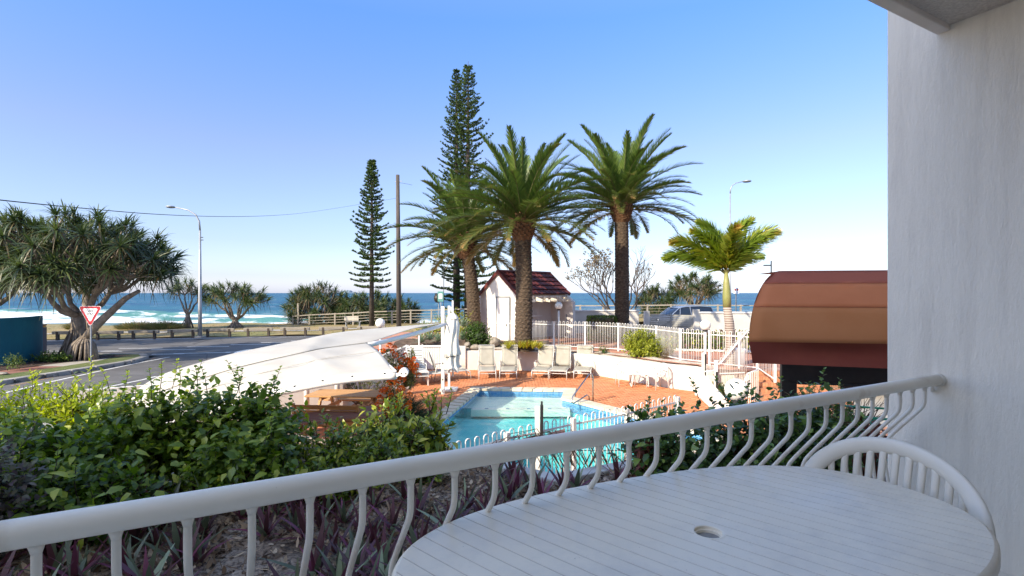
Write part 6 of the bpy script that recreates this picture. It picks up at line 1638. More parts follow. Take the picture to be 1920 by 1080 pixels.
# --- screw pines (pandanus)
m_pand = leafmat('pandanus_leaf', [(0, (.20, .13, .06)), (.12, (.11, .095, .035)), (.3, (.035, .060, .018)), (.65, (.055, .085, .024)), (1, (.15, .19, .055))], .45, .22, .45)
m_pbark = mat('pandanus_bark', (.17, .135, .105), (.30, .25, .20), 5, .95, .5, 20, .02)
def pandanus(lab, base, cz, rx, ry, rz, tips, ll, seed, trunk_r=.3, fork=.28, roots=True, lean=(0, 0), zlow=-.35, nleaf=34, group='pandanus trees along the shore', tone=0.0, extra_trunk=None):
    r_ = np.random.default_rng(seed); t = thing('pandanus_tree', lab, 'pandanus tree', base, group); b0 = np.array(base, float)
    C = b0 + [lean[0], lean[1], cz]; T_ = []
    while len(T_) < tips:
        d = nrm(r_.normal(size=3))
        if d[2] < zlow: continue
        p = C + d * np.array([rx, ry, rz]) * r_.uniform(.70, 1.0)
        if min([np.linalg.norm((p - q) / [1, 1, .8]) for q in T_] + [9]) < .30 * ll * (1 if len(T_) < tips * .6 else .7): 
            if r_.random() > .15: continue
        T_.append(p)
    T_ = np.array(T_); st = MB(); fk = b0 + np.array([lean[0] * .25, lean[1] * .25, cz * fork * 1.6])
    n1 = 6 if tips > 40 else 4; az = np.arctan2(T_[:, 1] - C[1], T_[:, 0] - C[0]); el = (T_[:, 2] - C[2]) / rz
    g1 = (((az + math.pi) / (2 * math.pi) * n1).astype(int) % n1)
    def limb(a, b_, r0, r1, sag):
        a, b_ = np.array(a), np.array(b_); m = (a + b_) / 2 + np.array([r_.normal() * .06, r_.normal() * .06, -sag]); m2 = a * .25 + b_ * .75 + np.array([0, 0, -sag * .8])
        st.tube([tuple(a), tuple(a * .6 + m * .4), tuple(m), tuple(m2), tuple(b_)], [r0, r0 * .9 + r1 * .1, (r0 + r1) / 2, r1 * 1.1, r1], 8, cap=False)
    for g in range(n1):
        m = g1 == g
        if not m.any(): continue
        c1 = T_[m].mean(0); N1 = fk * .55 + c1 * .45 + [0, 0, -.12 * rz]; limb(fk, N1, trunk_r * .55, trunk_r * .36, .12 * rz)
        idx = np.where(m)[0]; n2 = max(1, len(idx) // 5); order = idx[np.argsort(el[idx] + r_.normal(size=len(idx)) * .25)]
        for ch_ in np.array_split(order, n2):
            c2 = T_[ch_].mean(0); N2 = N1 * .45 + c2 * .55; limb(N1, N2, trunk_r * .34, trunk_r * .22, .06 * rz)
            for i in ch_: limb(N2, T_[i], trunk_r * .2, trunk_r * .14, .04 * rz)
    st.tube([tuple(b0), tuple(b0 * .5 + fk * .5), tuple(fk), tuple(fk + [0, 0, .1])], [trunk_r * 1.1, trunk_r, trunk_r * .9, trunk_r * .5], 12)
    st.build('trunk', m_pbark, t, smooth=True)
    if roots:
        rt = MB()
        for k in range(26):
            a = k * 2.4; R1 = trunk_r * r_.uniform(1.6, 3.0); h = fk[2] - b0[2]; h = min(h, 1.6) * r_.uniform(.55, .95)
            p0 = b0 + [math.cos(a) * R1, math.sin(a) * R1, -.05]; p1 = b0 * 1.0 + np.array([math.cos(a) * trunk_r * .8, math.sin(a) * trunk_r * .8, h])
            rt.tube([tuple(p1), tuple(p1 * .5 + p0 * .5 + np.array([math.cos(a), math.sin(a), 0]) * .04), tuple(p0)], [trunk_r * .13, trunk_r * .15, trunk_r * .14], 6)
        rt.build('prop_roots', m_pbark, t, smooth=True)
    lv = Leaves()
    for p in T_:
        out = nrm((p - C) / [rx, ry, rz]); ax_ = nrm(out * .75 + [0, 0, .75]); k = nleaf
        az_ = np.arange(k) * 2.4 + r_.uniform(0, 6); spread = np.linspace(.15, 2.0, k) + r_.normal(size=k) * .12
        s1 = nrm(np.cross(ax_, [.3, .2, 1.])); s2 = np.cross(ax_, s1)
        D = ax_ * np.cos(spread)[:, None] + (s1 * np.cos(az_)[:, None] + s2 * np.sin(az_)[:, None]) * np.sin(spread)[:, None]
        l_ = ll * (.75 + .4 * r_.random(k)); dr = .18 + .42 * (spread / 2) + .12 * r_.random(k)
        v = np.clip(.66 - .22 * spread + .14 * r_.normal(size=k) + tone + .12 * r_.normal(), .13, 1); old = spread > 1.75; v[old] = r_.random(old.sum()) * .28
        lv.add(BLADE, np.tile(p, (k, 1)) + D * .04, D, nrm(ax_ + rdir(k) * .2), l_, .082 * ll / .85, dr, v)
    lv.build('crown', m_pand, t, kind='stuff'); return t
P_ = at(140, 671, 23.6)
pandanus('huge spreading screw pine with twisted pale trunks behind the give way sign', (P_.x - .1, 23.9, .24), 3.95, 4.05, 3.3, 2.65, 155, .90, 31, .28, .30, zlow=-.25, nleaf=42, tone=-.02, group='big screw pines at the left')
t = bpy.data.objects['pandanus_tree']
# second leaning trunk with its own stilt roots
st = MB(); q0 = at(160, 662, 23.2); q1 = at(178, 612, 23.3); q2 = at(208, 585, 23.4); q3 = at(235, 560, 23.6)
st.tube([tuple(at(162, 632, 23.2)), tuple(q1), tuple(q2), tuple(q3), tuple(at(262, 545, 23.8))], [.16, .19, .15, .12, .08], 10)
for k in range(22):
    a = k * 2.4; st.tube([tuple(at(158 + 4 * math.cos(a), 630, 23.2)), (q0.x + .45 * math.cos(a) - .1, q0.y + .35 * math.sin(a), .9), (q0.x + .62 * math.cos(a) - .15, q0.y + .5 * math.sin(a), .22)], [.045, .055, .05], 6)
st.build('second_trunk', m_pbark, t, smooth=True)
P_ = at(20, 640, 30.0); pandanus('dark screw pine at the left edge behind the teal wall', (P_.x - .8, 29.3, .15), 4.6, 4.6, 3.2, 2.6, 130, .95, 33, .32, .3, zlow=-.5, group='big screw pines at the left', tone=-.05)
P_ = at(262, 600, 44); pandanus('drooping pandanus filling the gap right of the huge screw pine', (P_.x + .8, 37.5, .25), 4.6, 2.8, 2.2, 2.2, 75, .95, 35, .26, .4, zlow=-.7, tone=-.03)
P_ = at(352, 612, 43); pandanus('thin pandanus with yellow green heads just left of the street lamp', (P_.x, 43, .3), 3.0, 1.45, 1.2, .95, 18, .80, 37, .19, .22, zlow=-.1, tone=.18)
P_ = at(433, 610, 43.5); pandanus('spreading pandanus with three round heads right of the street lamp', (P_.x + .35, 43.5, .3), 2.35, 2.75, 1.4, 1.25, 46, .82, 39, .25, .16, zlow=-.25, tone=.14)
P_ = at(588, 605, 48.0); pandanus('dense pandanus mound behind the left end of the timber fence', (P_.x, 49.2, -.3), 2.1, 3.1, 2.0, 2.1, 120, .9, 41, .26, .3, zlow=-.75, tone=.03)
P_ = at(665, 605, 49.0); pandanus('low wide pandanus thicket behind the shorter Norfolk pine', (P_.x + .6, 49.6, -.3), 1.5, 3.6, 2.0, 2.0, 120, .9, 43, .26, .3, zlow=-.75, tone=-.02)
P_ = at(735, 600, 50.0); pandanus('low pandanus thicket behind the utility pole', (P_.x + .1, 50.2, -.3), 1.4, 2.5, 1.6, 1.7, 80, .85, 45, .22, .3, zlow=-.75, tone=-.06)
P_ = at(1236, 590, 47); pandanus('dark small pandanus right of the tall date palm trunk', (P_.x, 47.5, -.2), 2.4, 1.7, 1.4, 1.6, 60, .85, 47, .22, .3, zlow=-.7, tone=-.05)
P_ = at(1298, 590, 48); pandanus('grey green pandanus with visible trunk behind the silver car', (P_.x, 47.5, .2), 3.3, 2.2, 1.6, 1.3, 60, .85, 49, .24, .3, zlow=-.5, tone=.06)

# --- half bare coastal tree right of the house
m_dead = leafmat('dry_leaf', [(0, (.10, .07, .04)), (.5, (.23, .17, .10)), (1, (.34, .28, .18))], .8, .2, .2)
bt = thing('bare_tree', 'wind-blown half bare tree with dry brown leaf tufts right of the little house', 'tree', (*G(1185, 610, .9), .9)); bt.location = (7.4, 36, .8); ORG[bt.name] = Vector((7.4, 36, .8))
m_bwood = mat('dark_twig', (.06, .045, .035), (.11, .085, .065), 4, .9)
st = MB(); lv = Leaves(); rr_ = random.Random(5)
def grow(p, d, ln, r, depth, leafy):
    pts = [p]; q = Vector(p); dd = Vector(d)
    for i in range(4):
        dd = (dd + Vector((rr_.uniform(-.22, .22), rr_.uniform(-.2, .2), rr_.uniform(-.12, .24)))).normalized(); q = q + dd * ln / 4; pts.append(q.copy())
    st.tube(pts, [r * (1 - .12 * i) for i in range(5)], 5 if depth > 2 else 7, cap=False)
    if depth >= 6:
        if leafy > rr_.random():
            k = 9; P = np.array(q) + rng.normal(size=(k, 3)) * .10; lv.add(DIA, P, rdir(k) + [0, 0, .2], rdir(k, .5), .17, .09, .2)
        return
    for j in range(2 if rr_.random() < .75 else 3):
        d2 = (dd + Vector((rr_.uniform(-.75, .75), rr_.uniform(-.5, .5), rr_.uniform(-.25, .6)))).normalized()
        grow(pts[-1 if j == 0 else rr_.choice((2, 3, 4))], d2, ln * rr_.uniform(.66, .84), r * .66, depth + 1, leafy)
B0 = Vector((7.9, 36, .8))
for d, ln, lf in (((-1.2, 0, .55), 2.3, .9), ((-.85, .1, .8), 2.2, .75), ((-.35, 0, 1), 1.9, .3), ((.25, 0, 1.1), 2.0, .04), ((.6, .1, .8), 1.9, .04)): grow(B0, Vector(d).normalized(), ln * .86, .095, 1, lf)
st.build('branches', m_bwood, bt, smooth=True); lv.build('leaves', m_dead, bt, kind='stuff')

# --- grass tussocks by the shore
m_tus = leafmat('tussock_blade', [(0, (.32, .20, .11)), (.35, (.20, .18, .07)), (.7, (.10, .14, .035)), (1, (.20, .24, .07))], .6, .25)
def tuft(name, lab, cat, c, r, h, n, mat_, bl=.5, w=.03, group=None, spread=.9, T=BLADE, vlo=0, vhi=1, droop=.6):
    t = thing(name, lab, cat, c, group); lv = Leaves(); k = n
    a = rng.uniform(0, 6.283, k); rr = np.sqrt(rng.random(k)) ; P = np.stack([c[0] + r[0] * rr * np.cos(a), c[1] + r[1] * rr * np.sin(a), c[2] + h * (1 - rr ** 2) * rng.random(k) * .7], 1)
    D = np.stack([np.cos(a) * rr * spread, np.sin(a) * rr * spread, .9 + 0 * a], 1) + rdir(k) * .25
    lv.add(T, P, D, rdir(k, .8), bl * (.6 + .6 * rng.random(k)), w, droop * (.3 + .9 * rng.random(k)), rng.uniform(vlo, vhi, k)); lv.build('blades', mat_, t, kind='stuff'); return t
for px, nm, r in ((258, 'left reddish grass tussock on the shore below the drooping pandanus', 1.5), (310, 'right reddish grass tussock beside the thin pandanus', 1.25), (150, 'small green tussock seen between the two trunks of the huge screw pine', .7)):
    p = at(px, 620, 42); tuft('grass_tussock', nm, 'grass tussock', (p.x, 42, .3), (r, .9), .55, 1500, m_tus, .75, .035, 'grass tussocks on the shore')
lv = Leaves(); k = 9000; X = rng.uniform(-60, 30, k); Y = np.array([far_edge(x) for x in X]) + rng.random(k) ** 1.3 * 13 + .1; Z = np.array([zfar(x, y) for x, y in zip(X, Y)])
lv.add(BLADE2, np.stack([X, Y, Z], 1), rdir(k, 1.2), rdir(k), .14, .03, .3, rng.uniform(0, .8, k)); o = lv.build('dry_grass_blades', m_tus, kind='stuff'); tag(o, 'short dry grass blades scattered over the beach lawn', 'grass')

# --- planting on the raised bed by the house
m_agave = leafmat('agave_leaf', [(0, (.14, .20, .13)), (.5, (.22, .30, .20)), (1, (.36, .42, .28))], .5, .1)
def agave(lab, c, s, n=34):
    t = thing('agave_plant', lab, 'agave', c, 'pale agaves on the raised bed'); lv = Leaves(); i = np.arange(n); a = i * 2.4; el = R(80) - R(75) * (i / n) ** .8
    D = np.stack([np.cos(a) * np.cos(el), np.sin(a) * np.cos(el), np.sin(el)], 1); U = np.stack([-np.cos(a) * np.sin(el), -np.sin(a) * np.sin(el), np.cos(el)], 1)
    lv.add(SPEAR, np.tile(np.array(c) + [0, 0, .05], (n, 1)), D, U, s * (.8 + .3 * rng.random(n)), s * .20, .12, rng.random(n)); lv.build('leaves', m_agave, t, kind='stuff')
for i, (px, py, Y, s) in enumerate([(790, 645, 22.6, .55), (806, 640, 23.0, .55), (822, 643, 22.6, .58), (838, 640, 23.2, .5), (868, 640, 22.5, .58), (884, 634, 22.9, .6), (896, 640, 22.3, .5), (797, 622, 24.5, .6), (870, 615, 24.6, .6)]):
    p = at(px, py, Y); agave(['leftmost pale agave beside the garden wall', 'pale agave second from left by the canopy post', 'pale agave just left of the mast', 'pale agave hidden behind the furled umbrella', 'pale agave just right of the furled umbrella', 'pale agave under the round green bush, left', 'pale agave at the foot of the round green bush', 'spiky agave higher up left of the mast', 'spiky agave higher up right of the umbrella'][i], tuple(p), s)
m_gr = leafmat('bush_leaf', [(0, (.022, .05, .012)), (.5, (.05, .105, .02)), (.85, (.11, .18, .03)), (1, (.20, .27, .05))], .4, .3)
m_lime = leafmat('lime_leaf', [(0, (.10, .13, .015)), (.5, (.26, .30, .03)), (.85, (.42, .44, .05)), (1, (.55, .52, .10))], .45, .35)
m_hedge = leafmat('hedge_leaf', [(0, (.03, .055, .012)), (.5, (.07, .12, .02)), (1, (.20, .27, .04))], .5, .25)
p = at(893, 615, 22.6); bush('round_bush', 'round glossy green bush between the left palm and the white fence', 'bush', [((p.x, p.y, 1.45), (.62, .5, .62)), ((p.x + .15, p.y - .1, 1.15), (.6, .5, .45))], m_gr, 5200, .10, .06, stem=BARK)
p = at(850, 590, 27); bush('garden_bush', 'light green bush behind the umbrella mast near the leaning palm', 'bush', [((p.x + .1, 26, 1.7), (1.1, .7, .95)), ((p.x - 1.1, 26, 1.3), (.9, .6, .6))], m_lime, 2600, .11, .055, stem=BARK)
bm_ = leafmat('bromeliad_leaf', [(0, (.30, .12, .03)), (.3, (.30, .28, .03)), (.7, (.38, .38, .04)), (1, (.52, .47, .09))], .4, .35)
p = at(982, 648, 20.9)
br_ = thing('bromeliad_bed', 'yellow green bromeliad clump with reddish tips at the foot of the thick palm', 'bromeliads', (p.x, 21.0, .8)); lv = Leaves()
for i in range(20):
    cx_, cy_ = p.x + rng.uniform(-.75, .75), 21.0 + rng.uniform(-.35, .15); n = 16; ii = np.arange(n); a = ii * 2.4; el = R(82) - R(60) * (ii / n)
    D = np.stack([np.cos(a) * np.cos(el), np.sin(a) * np.cos(el), np.sin(el)], 1); U = np.stack([-np.cos(a) * np.sin(el), -np.sin(a) * np.sin(el), np.cos(el)], 1)
    lv.add(SPEAR, np.tile([cx_, cy_, .84 + .15 * math.cos(cx_ - p.x)], (n, 1)), D, U, .44, .07, .2, np.clip(rng.normal(.6, .25, n), 0, 1))
lv.build('leaves', bm_, br_, kind='stuff')
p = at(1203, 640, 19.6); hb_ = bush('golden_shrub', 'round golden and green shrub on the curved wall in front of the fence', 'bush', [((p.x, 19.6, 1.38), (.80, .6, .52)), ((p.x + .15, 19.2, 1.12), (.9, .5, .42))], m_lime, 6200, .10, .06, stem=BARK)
p = at(1250, 655, 18.7); bush('dry_shrub', 'greyish dry twiggy shrub beside the golden shrub', 'bush', [((p.x, 18.75, 1.05), (.34, .3, .34))], m_dead, 420, .055, .02, stem=BARK)
for px, py, Y, r, lab in ((1058, 649, 21.3, .30, 'small leafy weed on the curved wall below the globe lamp'), (1096, 655, 20.9, .2, 'tiny yellow green plant right of the small leafy weed'), (1132, 660, 20.3, .30, 'low green plant on the wall left of the golden shrub'), (1108, 658, 20.8, .16, 'tiny green plant on the wall edge above the last lounger')):
    p = at(px, py, Y); bush('low_plant', lab, 'plant', [((p.x, Y, .98), (r, .2, r * .7))], m_lime if 'yellow' in lab else m_gr, 420, .07, .03)
def hedge(lab, c, d, n, m_=None):
    t = thing('clipped_hedge', lab, 'hedge', (c[0], c[1], c[2] - d[2] / 2), 'clipped hedges on the terrace'); k = n; lv = Leaves()
    P = rng.uniform(-1, 1, (k, 3)); ax_ = rng.integers(0, 3, k); sg = np.where(rng.random(k) < .5, -1, 1); P[np.arange(k), ax_] = sg * rng.uniform(.86, 1.0, k)
    nn = np.linalg.norm(P ** 4, axis=1) ** .25; P = P / np.maximum(1, nn * .98)[:, None] 
    lv.add(DIA, np.array(c) + P * np.array(d) / 2, P * .6 + rdir(k), P + rdir(k) * .5, .07, .04, 0, rng.random(k)); lv.build('foliage', m_ or m_hedge, t, kind='stuff')
    MB().sphere(c, 1, 16).v; core = MB(); core.box(c, (d[0] * .84, d[1] * .84, d[2] * .84)); core.build('inner_twigs', BARK, t, bevel=.1)
hedge('dome topped clipped hedge left of the tall date palm trunk', (at(1128, 592, 25.5).x, 25.5, 1.5), (1.35, 1.0, 1.15), 5200)
sp_ = leafmat('dark_spiky_leaf', [(0, (.02, .05, .03)), (1, (.06, .10, .05))], .5, .15)
p = at(1205, 600, 25); tuft('spiky_plant', 'dark spiky low plants right of the tall date palm trunk', 'plant', (p.x, 25, .95), (1.3, .5), .7, 700, sp_, .5, .05, T=BLADE, droop=.25)
m_gcov = leafmat('ground_cover_leaf', [(0, (.14, .03, .05)), (.35, (.06, .09, .03)), (.7, (.08, .15, .03)), (1, (.42, .38, .04))], .5, .25)
lv = Leaves(); k = 9000; P = np.stack([rng.uniform(5.4, 13, k), rng.uniform(21.5, 26.8, k), .84 + .45 * rng.random(k) ** 2], 1); lv.add(DIA, P, rdir(k, .6), rdir(k, .8), .14, .07)
o = lv.build('ground_cover', m_gcov, kind='stuff'); tag(o, 'mixed red and green ground cover in the bed behind the white pickets', 'ground cover')
sheet('terrace_bed', [(5.4, 21.6), (13, 19.6), (13, 27), (5.2, 27)], TERR + .012, m_soil)
peb = thing('pebble_edging', 'curved band of white pebbles edging the terrace bed behind the fence', 'edging', (8, 20.6, TERR)); 
mb = MB()
for i in range(420):
    f = rng.random(); x = 5.2 + 7.6 * f; y = 21.6 - 2.0 * f + rng.uniform(-.22, .22); mb.sphere((x, y, TERR + .05), rng.uniform(.05, .09), 6, .6)
mb.build('pebbles', W_WALL, peb, kind='stuff')
# rocks in the planter
m_rock = mat('garden_rock', (.20, .17, .14), (.34, .30, .25), 2.5, .95, .8, 8, .05)
def rock(lab, c, r, m_=None):
    def fn(u, v):
        a = 2 * math.pi * u; b_ = math.pi * (v - .5); k = 1 + .14 * math.sin(3 * a + c[0] * 7) * math.cos(b_ * 2) + .10 * math.sin(5 * a + b_ * 4 + c[0]); return (c[0] + r[0] * k * math.cos(a) * math.cos(b_), c[1] + r[1] * k * math.sin(a) * math.cos(b_), c[2] + r[2] * k * math.sin(b_))
    mb = MB(); mb.grid(fn, 20, 12); o = mb.build('garden_rock', m_ or m_rock, smooth=True, loc=c); tag(o, lab, 'rock', 'rocks in the raised bed')
for lab, px, py, Y, r in (('rounded grey rock at the right side of the round green bush', 927, 641, 22.3, (.24, .2, .18)), ('pale flat rock below the round green bush', 892, 651, 22.0, (.24, .16, .11)), ('small pale rock beside the garden wall pillar', 877, 646, 22.1, (.13, .1, .10)), ('brown rock stacked below the small pale rock', 876, 655, 22.0, (.14, .1, .08))):
    p = at(px, py, Y); rock(lab, tuple(p), r)

# --- orange flowering bushes by the canopy
m_ix = leafmat('ixora_leaf', [(0, (.03, .055, .012)), (.5, (.085, .12, .025)), (.8, (.22, .22, .05)), (1, (.34, .27, .07))], .4, .3)
m_fl = leafmat('orange_petal', [(0, (.70, .09, .012)), (.6, (.85, .20, .02)), (1, (.90, .36, .05))], .6, .3)
def ixora(lab, blobs, n, nf, seed):
    t = bush('flowering_bush', lab, 'flowering bush', blobs, m_ix, n, .075, .034, stem=BARK, group='orange flowering bushes by the canopy')
    for i in range(nf):
        c, r = blobs[i % len(blobs)]; P, O = shell(1, c, r, .05, -.2); 
        if O[0][1] > .2: P[0][1] = 2 * c[1] - P[0][1]
        lv = Leaves(); k = 46; d = rdir(k, .5); lv.add(DIA, P[0] + d * .055 * rng.uniform(.7, 1.3), d, rdir(k), .04, .036, 0); lv.build('flower_head', m_fl, t)
    return t
p = at(742, 665, 14.5); ixora('tall orange flowering bush rising behind the notch of the canopy', [((p.x - .1, 14.5, 1.20), (.55, .42, .55)), ((p.x + .35, 14.2, .95), (.38, .4, .45))], 3400, 34, 1)
p = at(772, 665, 15.8); ixora('slim orange flowering bush before the boarded wall', [((p.x, 15.8, 1.0), (.22, .25, .6))], 700, 6, 2)
p = at(742, 735, 12.0); ixora('low orange flowering bush under the round cap of the canopy tube', [((p.x - .05, 12.1, .60), (.38, .35, .55))], 1900, 26, 3)
p = at(672, 735, 14.2); ixora('shaded orange flowering hedge beneath the canopy behind the picnic table', [((p.x, 14.6, .8), (1.3, .35, .75)), ((p.x - 1.1, 14.4, .7), (.8, .35, .65))], 3600, 12, 4)
m_dgr = leafmat('dark_grass_blade', [(0, (.10, .09, .05)), (.4, (.03, .055, .02)), (1, (.07, .10, .03))], .6, .2)
p = at(767, 722, 12.6); tuft('ornamental_grass', 'dark fountain grass drooping onto the deck beside the low flowers', 'grass tussock', (p.x, 12.7, .1), (.32, .3), .8, 1300, m_dgr, .55, .016, spread=1.4, droop=.9)
p = at(660, 720, 15); ff_ = thing('slatted_fence', 'grey horizontal slatted fence behind the shaded flowering hedge', 'fence', (-4, 15.5, 0))
for k in range(7): MB().bar((-5.2, 15.2, .25 + .13 * k), (-3.2, 16.4, .25 + .13 * k), .02, .09).build('slat', W_PAINT, ff_)

for i_, (x_, y_) in enumerate(((6.35, 16.4), (6.75, 16.1))): tuft('strappy_plant', ('left' if i_ == 0 else 'right') + ' green strappy clump at the foot of the ringed palm behind the pickets', 'plant', (x_, y_, .05), (.22, .16), .3, 260, m_tus, .42, .03, vlo=.6, vhi=1)
# --- bushes near the teal wall
p = at(22, 672, 19.8); bush('small_bush', 'small dark round bush in front of the teal wall', 'bush', [((p.x, 19.9, .60), (.42, .4, .36))], m_hedge, 900, .07, .03)
p = at(93, 660, 22.3); bush('small_bush', 'low spreading green bush between the teal wall and the screw pine roots', 'bush', [((p.x, 22.4, .48), (.85, .5, .28))], m_gr, 1300, .10, .06)
p = at(22, 682, 19.0); rock('flat pale stone lying in the mulch below the small dark bush', (p.x - .3, 18.9, .28), (.25, .16, .05))

# ================================================================== NEAR GARDEN
def zsoil(x, y):
    i = min(max(int((x - bx0) / st_g), 0), nx); j = min(max(int((y - by0) / st_g), 0), ny); return float(gz[j, i])
st_g = .035
m_rh = leafmat('rhoeo_purple', [(0, (.065, .030, .025)), (.5, (.12, .036, .050)), (1, (.24, .06, .12))], .4, .3, .5)
m_rg = leafmat('rhoeo_green', [(0, (.08, .075, .045)), (.5, (.13, .16, .085)), (1, (.30, .36, .21))], .4, .2, .5)
RH = [leaf_mesh('leaf', SPEAR, m_rh, .29, .064, .2, .10), leaf_mesh('leaf', SPEAR, m_rh, .26, .056, .5, .22), leaf_mesh('leaf', SPEAR, m_rh, .22, .05, .85, .35), leaf_mesh('leaf', SPEAR, m_rg, .28, .060, .35, .12), leaf_mesh('leaf', SPEAR, m_rg, .25, .054, .9, .25)]
def bare(x, y):
    return vnoise(np.array([x + 20]), np.array([y + 20]), 1.5, 9)[0] > .66 or (-1.75 < x < -1.15 and 2.55 < y < 3.4)
rh_spots = []
tries = 0
while len(rh_spots) < 150 and tries < 9000:
    tries += 1
    x = rng.uniform(-2.9, 1.15); y = rng.uniform(1.75, 4.9)
    d_ = (Vector((x, y)) - RO).dot(RN)
    if abs(x / y) > 1.02 or d_ < .34 or not inpoly(x, y, BED) or bare(x, y): continue
    if not inpoly(x, y, offset_poly(BED, -.12)): continue
    if x < -.3 and y > 3.9: continue
    if min([math.hypot(x - a, y - b_) for a, b_ in rh_spots] + [9]) < .13: continue
    rh_spots.append((x, y))
def where_words(x, y):
    px = 960 + F * x / y; py = HZ + (CZ - 1.7) * F / y
    return px, py
bpx = []
for r__ in rs:
    q_ = rp(r__, 0, ZR)
    if q_[1] > .2: bpx.append(960 + F * q_[0] / q_[1])
bpx = sorted(b__ for b__ in bpx if b__ > -20); ORD = ['first', 'second', 'third', 'fourth', 'fifth', 'sixth', 'seventh', 'eighth', 'ninth', 'tenth', 'eleventh', 'twelfth', 'thirteenth', 'fourteenth', 'fifteenth', 'sixteenth', 'seventeenth', 'eighteenth', 'nineteenth', 'twentieth']
vis = [b__ for b__ in bpx if b__ > 0]; gaps = {}
for (x, y) in rh_spots: gaps.setdefault(sum(1 for b__ in vis if b__ < where_words(x, y)[0]), []).append((x, y))
def rh_label(x, y):
    px_, py_ = where_words(x, y); g_ = sum(1 for b__ in vis if b__ < px_); k_ = sorted(gaps[g_], key=lambda q: q[1]).index((x, y))
    if g_ == 0: return 'purple leaved plant left of the first railing bar, %s back from the railing' % ORD[min(k_, 19)]
    return 'purple leaved plant right of the %s railing bar from the left, %s one back' % (ORD[min(g_ - 1, 19)], ORD[min(k_, 19)])
for (x, y) in rh_spots:
    z = zsoil(x, y) - .01
    t = thing('rhoeo_plant', rh_label(x, y), 'purple plant', (x, y, z), 'purple leaved plants in the garden bed')
    n = int(rng.integers(7, 12)); s_ = rng.uniform(.75, 1.15); a0 = rng.uniform(0, 6.28)
    for i in range(n):
        a = a0 + i * 2.4; el = R(84) - R(52) * (i / n) ** 1.1 + rng.normal() * .12; D = (math.cos(a) * math.cos(el), math.sin(a) * math.cos(el), math.sin(el)); U = (-math.cos(a) * math.sin(el), -math.sin(a) * math.sin(el), math.cos(el))
        me = RH[rng.choice(5, p=[.26, .26, .16, .20, .12])]
        inst('leaf', me, t, M=leafM((x + .015 * math.cos(a), y + .015 * math.sin(a), z + .01 + .02 * (1 - i / n)), D, U, s_ * rng.uniform(.75, 1.1), (x, y, z)))
# litter of dry leaves and twigs
m_lit = leafmat('leaf_litter', [(0, (.07, .045, .03)), (.35, (.20, .13, .08)), (.75, (.42, .31, .20)), (1, (.62, .50, .36))], .8, .15, .2)
lv = Leaves(); k = 15000; X = rng.uniform(-3.4, 2.2, k); Y = rng.uniform(1.6, 5.4, k); keep = np.array([inpoly(x, y, BED) and (rng.random() < (.25 if bare(x, y) else 1)) for x, y in zip(X, Y)]); X, Y = X[keep], Y[keep]; k = len(X)
Zs = gz[np.clip(((Y - by0) / .035).astype(int), 0, ny), np.clip(((X - bx0) / .035).astype(int), 0, nx)]
lv.add(LEAF, np.stack([X, Y, Zs + .004 + .02 * rng.random(k) ** 3], 1), rdir(k) * [1, 1, .35], rdir(k, 1.4), .04 + .06 * rng.random(k) ** 2, .028, -.5 * rng.random(k))
k2 = 2600; X = rng.uniform(-3.2, 1.6, k2); Y = rng.uniform(1.7, 5.2, k2); keep = np.array([inpoly(x, y, BED) for x, y in zip(X, Y)]); X, Y = X[keep], Y[keep]; k2 = len(X)
Zs = gz[np.clip(((Y - by0) / .035).astype(int), 0, ny), np.clip(((X - bx0) / .035).astype(int), 0, nx)]
lv.add(BLADE2, np.stack([X, Y, Zs + .012], 1), rdir(k2) * [1, 1, .25], rdir(k2, 1.2), .05 + .14 * rng.random(k2) ** 2, .008, -.2, rng.uniform(.3, 1, k2))
o = lv.build('leaf_litter', m_lit, kind='stuff'); tag(o, 'dry brown leaf litter and twigs on the garden soil below the railing', 'leaf litter')
# soil crumbs
mb = MB()
for i in range(900):
    x = rng.uniform(-2.6, .6); y = rng.uniform(1.9, 4.2)
    if inpoly(x, y, BED): r = .006 + .018 * rng.random() ** 3; mb.sphere((x, y, zsoil(x, y) + r * .2), r, 6, .7)
o = mb.build('soil_crumbs', m_bed, kind='stuff'); tag(o, 'small clods of grey earth in the bare patches of the garden bed', 'soil clods')

# big shrubs
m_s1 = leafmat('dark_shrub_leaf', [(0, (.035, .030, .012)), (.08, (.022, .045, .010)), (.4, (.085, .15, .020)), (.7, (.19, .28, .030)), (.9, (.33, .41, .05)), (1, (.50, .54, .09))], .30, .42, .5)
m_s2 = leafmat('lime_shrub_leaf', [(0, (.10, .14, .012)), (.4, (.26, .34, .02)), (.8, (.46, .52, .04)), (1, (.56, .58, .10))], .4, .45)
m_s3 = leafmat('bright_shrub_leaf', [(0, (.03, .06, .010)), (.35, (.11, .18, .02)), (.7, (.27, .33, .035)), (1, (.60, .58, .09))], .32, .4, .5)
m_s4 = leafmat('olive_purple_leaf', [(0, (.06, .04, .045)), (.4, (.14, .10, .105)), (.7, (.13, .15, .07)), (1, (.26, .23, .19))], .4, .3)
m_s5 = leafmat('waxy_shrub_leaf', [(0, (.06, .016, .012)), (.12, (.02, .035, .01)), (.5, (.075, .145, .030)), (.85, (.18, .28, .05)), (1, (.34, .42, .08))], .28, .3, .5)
m_s6 = leafmat('rust_leaf', [(0, (.07, .015, .008)), (.6, (.16, .045, .025)), (1, (.27, .10, .05))], .6, .25)
m_tw = mat('shrub_twig', (.05, .035, .025), (.10, .075, .05), 8, .9)
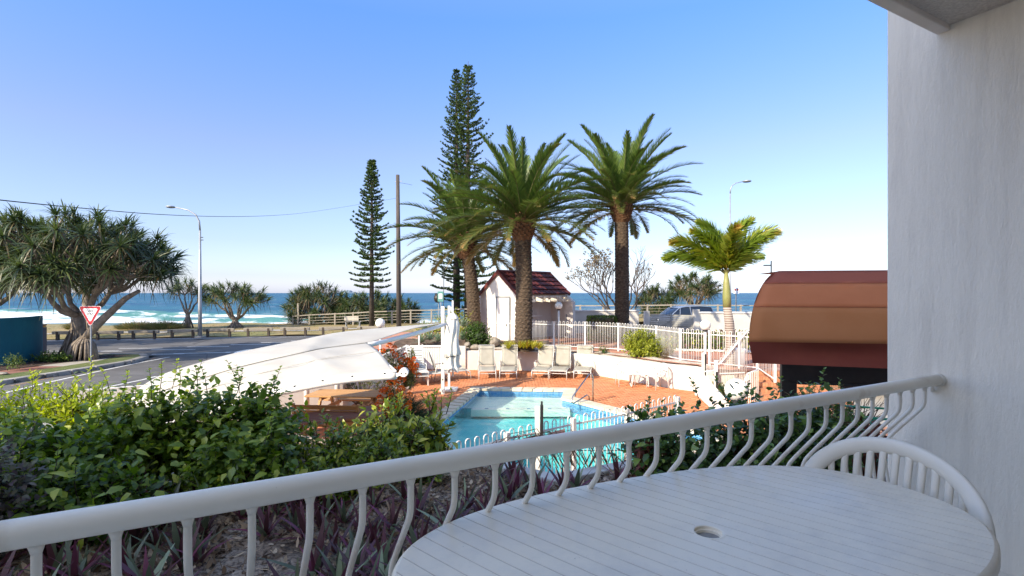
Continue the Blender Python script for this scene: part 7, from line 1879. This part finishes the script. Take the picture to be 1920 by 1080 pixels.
bush('big_shrub', 'broad dark green leafy shrub filling the garden bed at left centre', 'shrub',
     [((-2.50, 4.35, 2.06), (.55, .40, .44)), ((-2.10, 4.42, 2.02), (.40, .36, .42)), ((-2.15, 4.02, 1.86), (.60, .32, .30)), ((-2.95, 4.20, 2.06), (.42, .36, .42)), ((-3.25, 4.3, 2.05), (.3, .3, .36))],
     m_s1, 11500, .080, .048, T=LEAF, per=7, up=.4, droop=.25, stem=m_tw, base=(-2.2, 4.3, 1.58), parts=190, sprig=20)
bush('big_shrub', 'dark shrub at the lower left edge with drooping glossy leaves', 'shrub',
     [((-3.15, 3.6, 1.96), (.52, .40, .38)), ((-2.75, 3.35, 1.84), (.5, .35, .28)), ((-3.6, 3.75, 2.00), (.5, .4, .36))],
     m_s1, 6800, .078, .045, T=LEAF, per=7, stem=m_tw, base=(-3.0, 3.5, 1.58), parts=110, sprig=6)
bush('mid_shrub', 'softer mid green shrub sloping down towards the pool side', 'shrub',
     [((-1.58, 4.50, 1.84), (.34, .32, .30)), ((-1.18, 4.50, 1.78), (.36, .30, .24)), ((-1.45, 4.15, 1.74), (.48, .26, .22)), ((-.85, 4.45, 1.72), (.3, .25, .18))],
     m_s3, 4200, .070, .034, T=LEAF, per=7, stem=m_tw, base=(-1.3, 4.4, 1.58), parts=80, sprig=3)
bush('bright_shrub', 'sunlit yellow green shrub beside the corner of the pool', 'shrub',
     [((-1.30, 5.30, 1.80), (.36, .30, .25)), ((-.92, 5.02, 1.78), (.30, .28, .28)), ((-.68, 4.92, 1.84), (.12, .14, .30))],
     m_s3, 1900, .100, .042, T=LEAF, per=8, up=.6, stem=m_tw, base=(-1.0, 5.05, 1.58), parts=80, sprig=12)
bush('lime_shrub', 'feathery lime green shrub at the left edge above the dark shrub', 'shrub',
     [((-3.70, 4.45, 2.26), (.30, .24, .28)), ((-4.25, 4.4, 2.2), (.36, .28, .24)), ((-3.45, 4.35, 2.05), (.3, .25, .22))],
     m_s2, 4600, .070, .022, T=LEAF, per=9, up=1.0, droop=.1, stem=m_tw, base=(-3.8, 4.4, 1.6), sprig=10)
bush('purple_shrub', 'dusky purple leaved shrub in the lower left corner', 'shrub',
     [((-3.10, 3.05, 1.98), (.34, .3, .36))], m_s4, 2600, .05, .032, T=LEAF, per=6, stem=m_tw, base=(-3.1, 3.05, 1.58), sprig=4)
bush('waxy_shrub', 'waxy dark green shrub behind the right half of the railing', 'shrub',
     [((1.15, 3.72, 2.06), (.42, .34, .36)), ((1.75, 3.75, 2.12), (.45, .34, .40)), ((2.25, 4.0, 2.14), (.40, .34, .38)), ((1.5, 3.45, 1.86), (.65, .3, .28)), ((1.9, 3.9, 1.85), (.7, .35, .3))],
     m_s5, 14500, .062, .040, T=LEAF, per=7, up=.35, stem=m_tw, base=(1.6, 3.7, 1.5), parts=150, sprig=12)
bush('waxy_shrub', 'small dark shrub at the right end of the railing before the screen', 'shrub',
     [((2.75, 4.55, 2.05), (.30, .3, .28))], m_s5, 2200, .052, .032, T=LEAF, per=7, stem=m_tw, base=(2.7, 4.5, 1.3), sprig=6)
bush('withered_branches', 'withered rust brown leaves hanging at the left side of the waxy shrub', 'withered branch',
     [((.98, 3.70, 1.98), (.17, .2, .36)), ((1.08, 3.52, 1.74), (.2, .2, .2))], m_s6, 900, .055, .036, T=LEAF, per=5, droop=.8, up=-.4, stem=m_tw, base=(1.0, 3.7, 1.5))
bush('withered_branches', 'withered rust brown leaves near the green steel frame', 'withered branch',
     [((2.72, 4.05, 1.98), (.22, .2, .26))], m_s6, 900, .060, .034, T=LEAF, per=5, droop=.9, up=-.5, stem=m_tw, base=(2.7, 4.0, 1.5))
dt = thing('twig_tangle', 'tangle of bare brown twigs behind the dark screen', 'twigs', (4.6, 7.0, 1.2)); st = MB()
for i in range(110):
    a = rng.uniform(-1.2, 1.2); p0 = Vector((4.55 + rng.uniform(-.3, .4), 7.25 + rng.uniform(-.1, .2), 1.25)); d = Vector((math.sin(a), rng.uniform(-.2, .2), math.cos(a) * .9)); ln = rng.uniform(.4, .85)
    st.tube([p0, p0 + d * ln * .5 + Vector((0, 0, .04)), p0 + d * ln], [.007, .005, .002], 4, cap=False)
st.build('stems', BARK, dt, kind='stuff')
dg = thing('reed_clump', 'dry bent reed stems drooping between the purple plants and the near pool fence', 'dry stems', (.35, 4.6, 1.6)); st = MB()
for i in range(46):
    p0 = Vector((.45 + rng.uniform(-.25, .55), 4.75 + rng.uniform(-.1, .25), 1.6)); s_ = rng.choice((-1, 1), p=(.7, .3)); ln = rng.uniform(.3, .6)
    st.tube([p0, p0 + Vector((s_ * ln * .35, 0, .30)), p0 + Vector((s_ * ln * .8, -.02, .26)), p0 + Vector((s_ * ln * 1.2, -.05, .10))], [.004, .0035, .003, .002], 4, cap=False)
st.build('stems', m_boot, dg, kind='stuff')
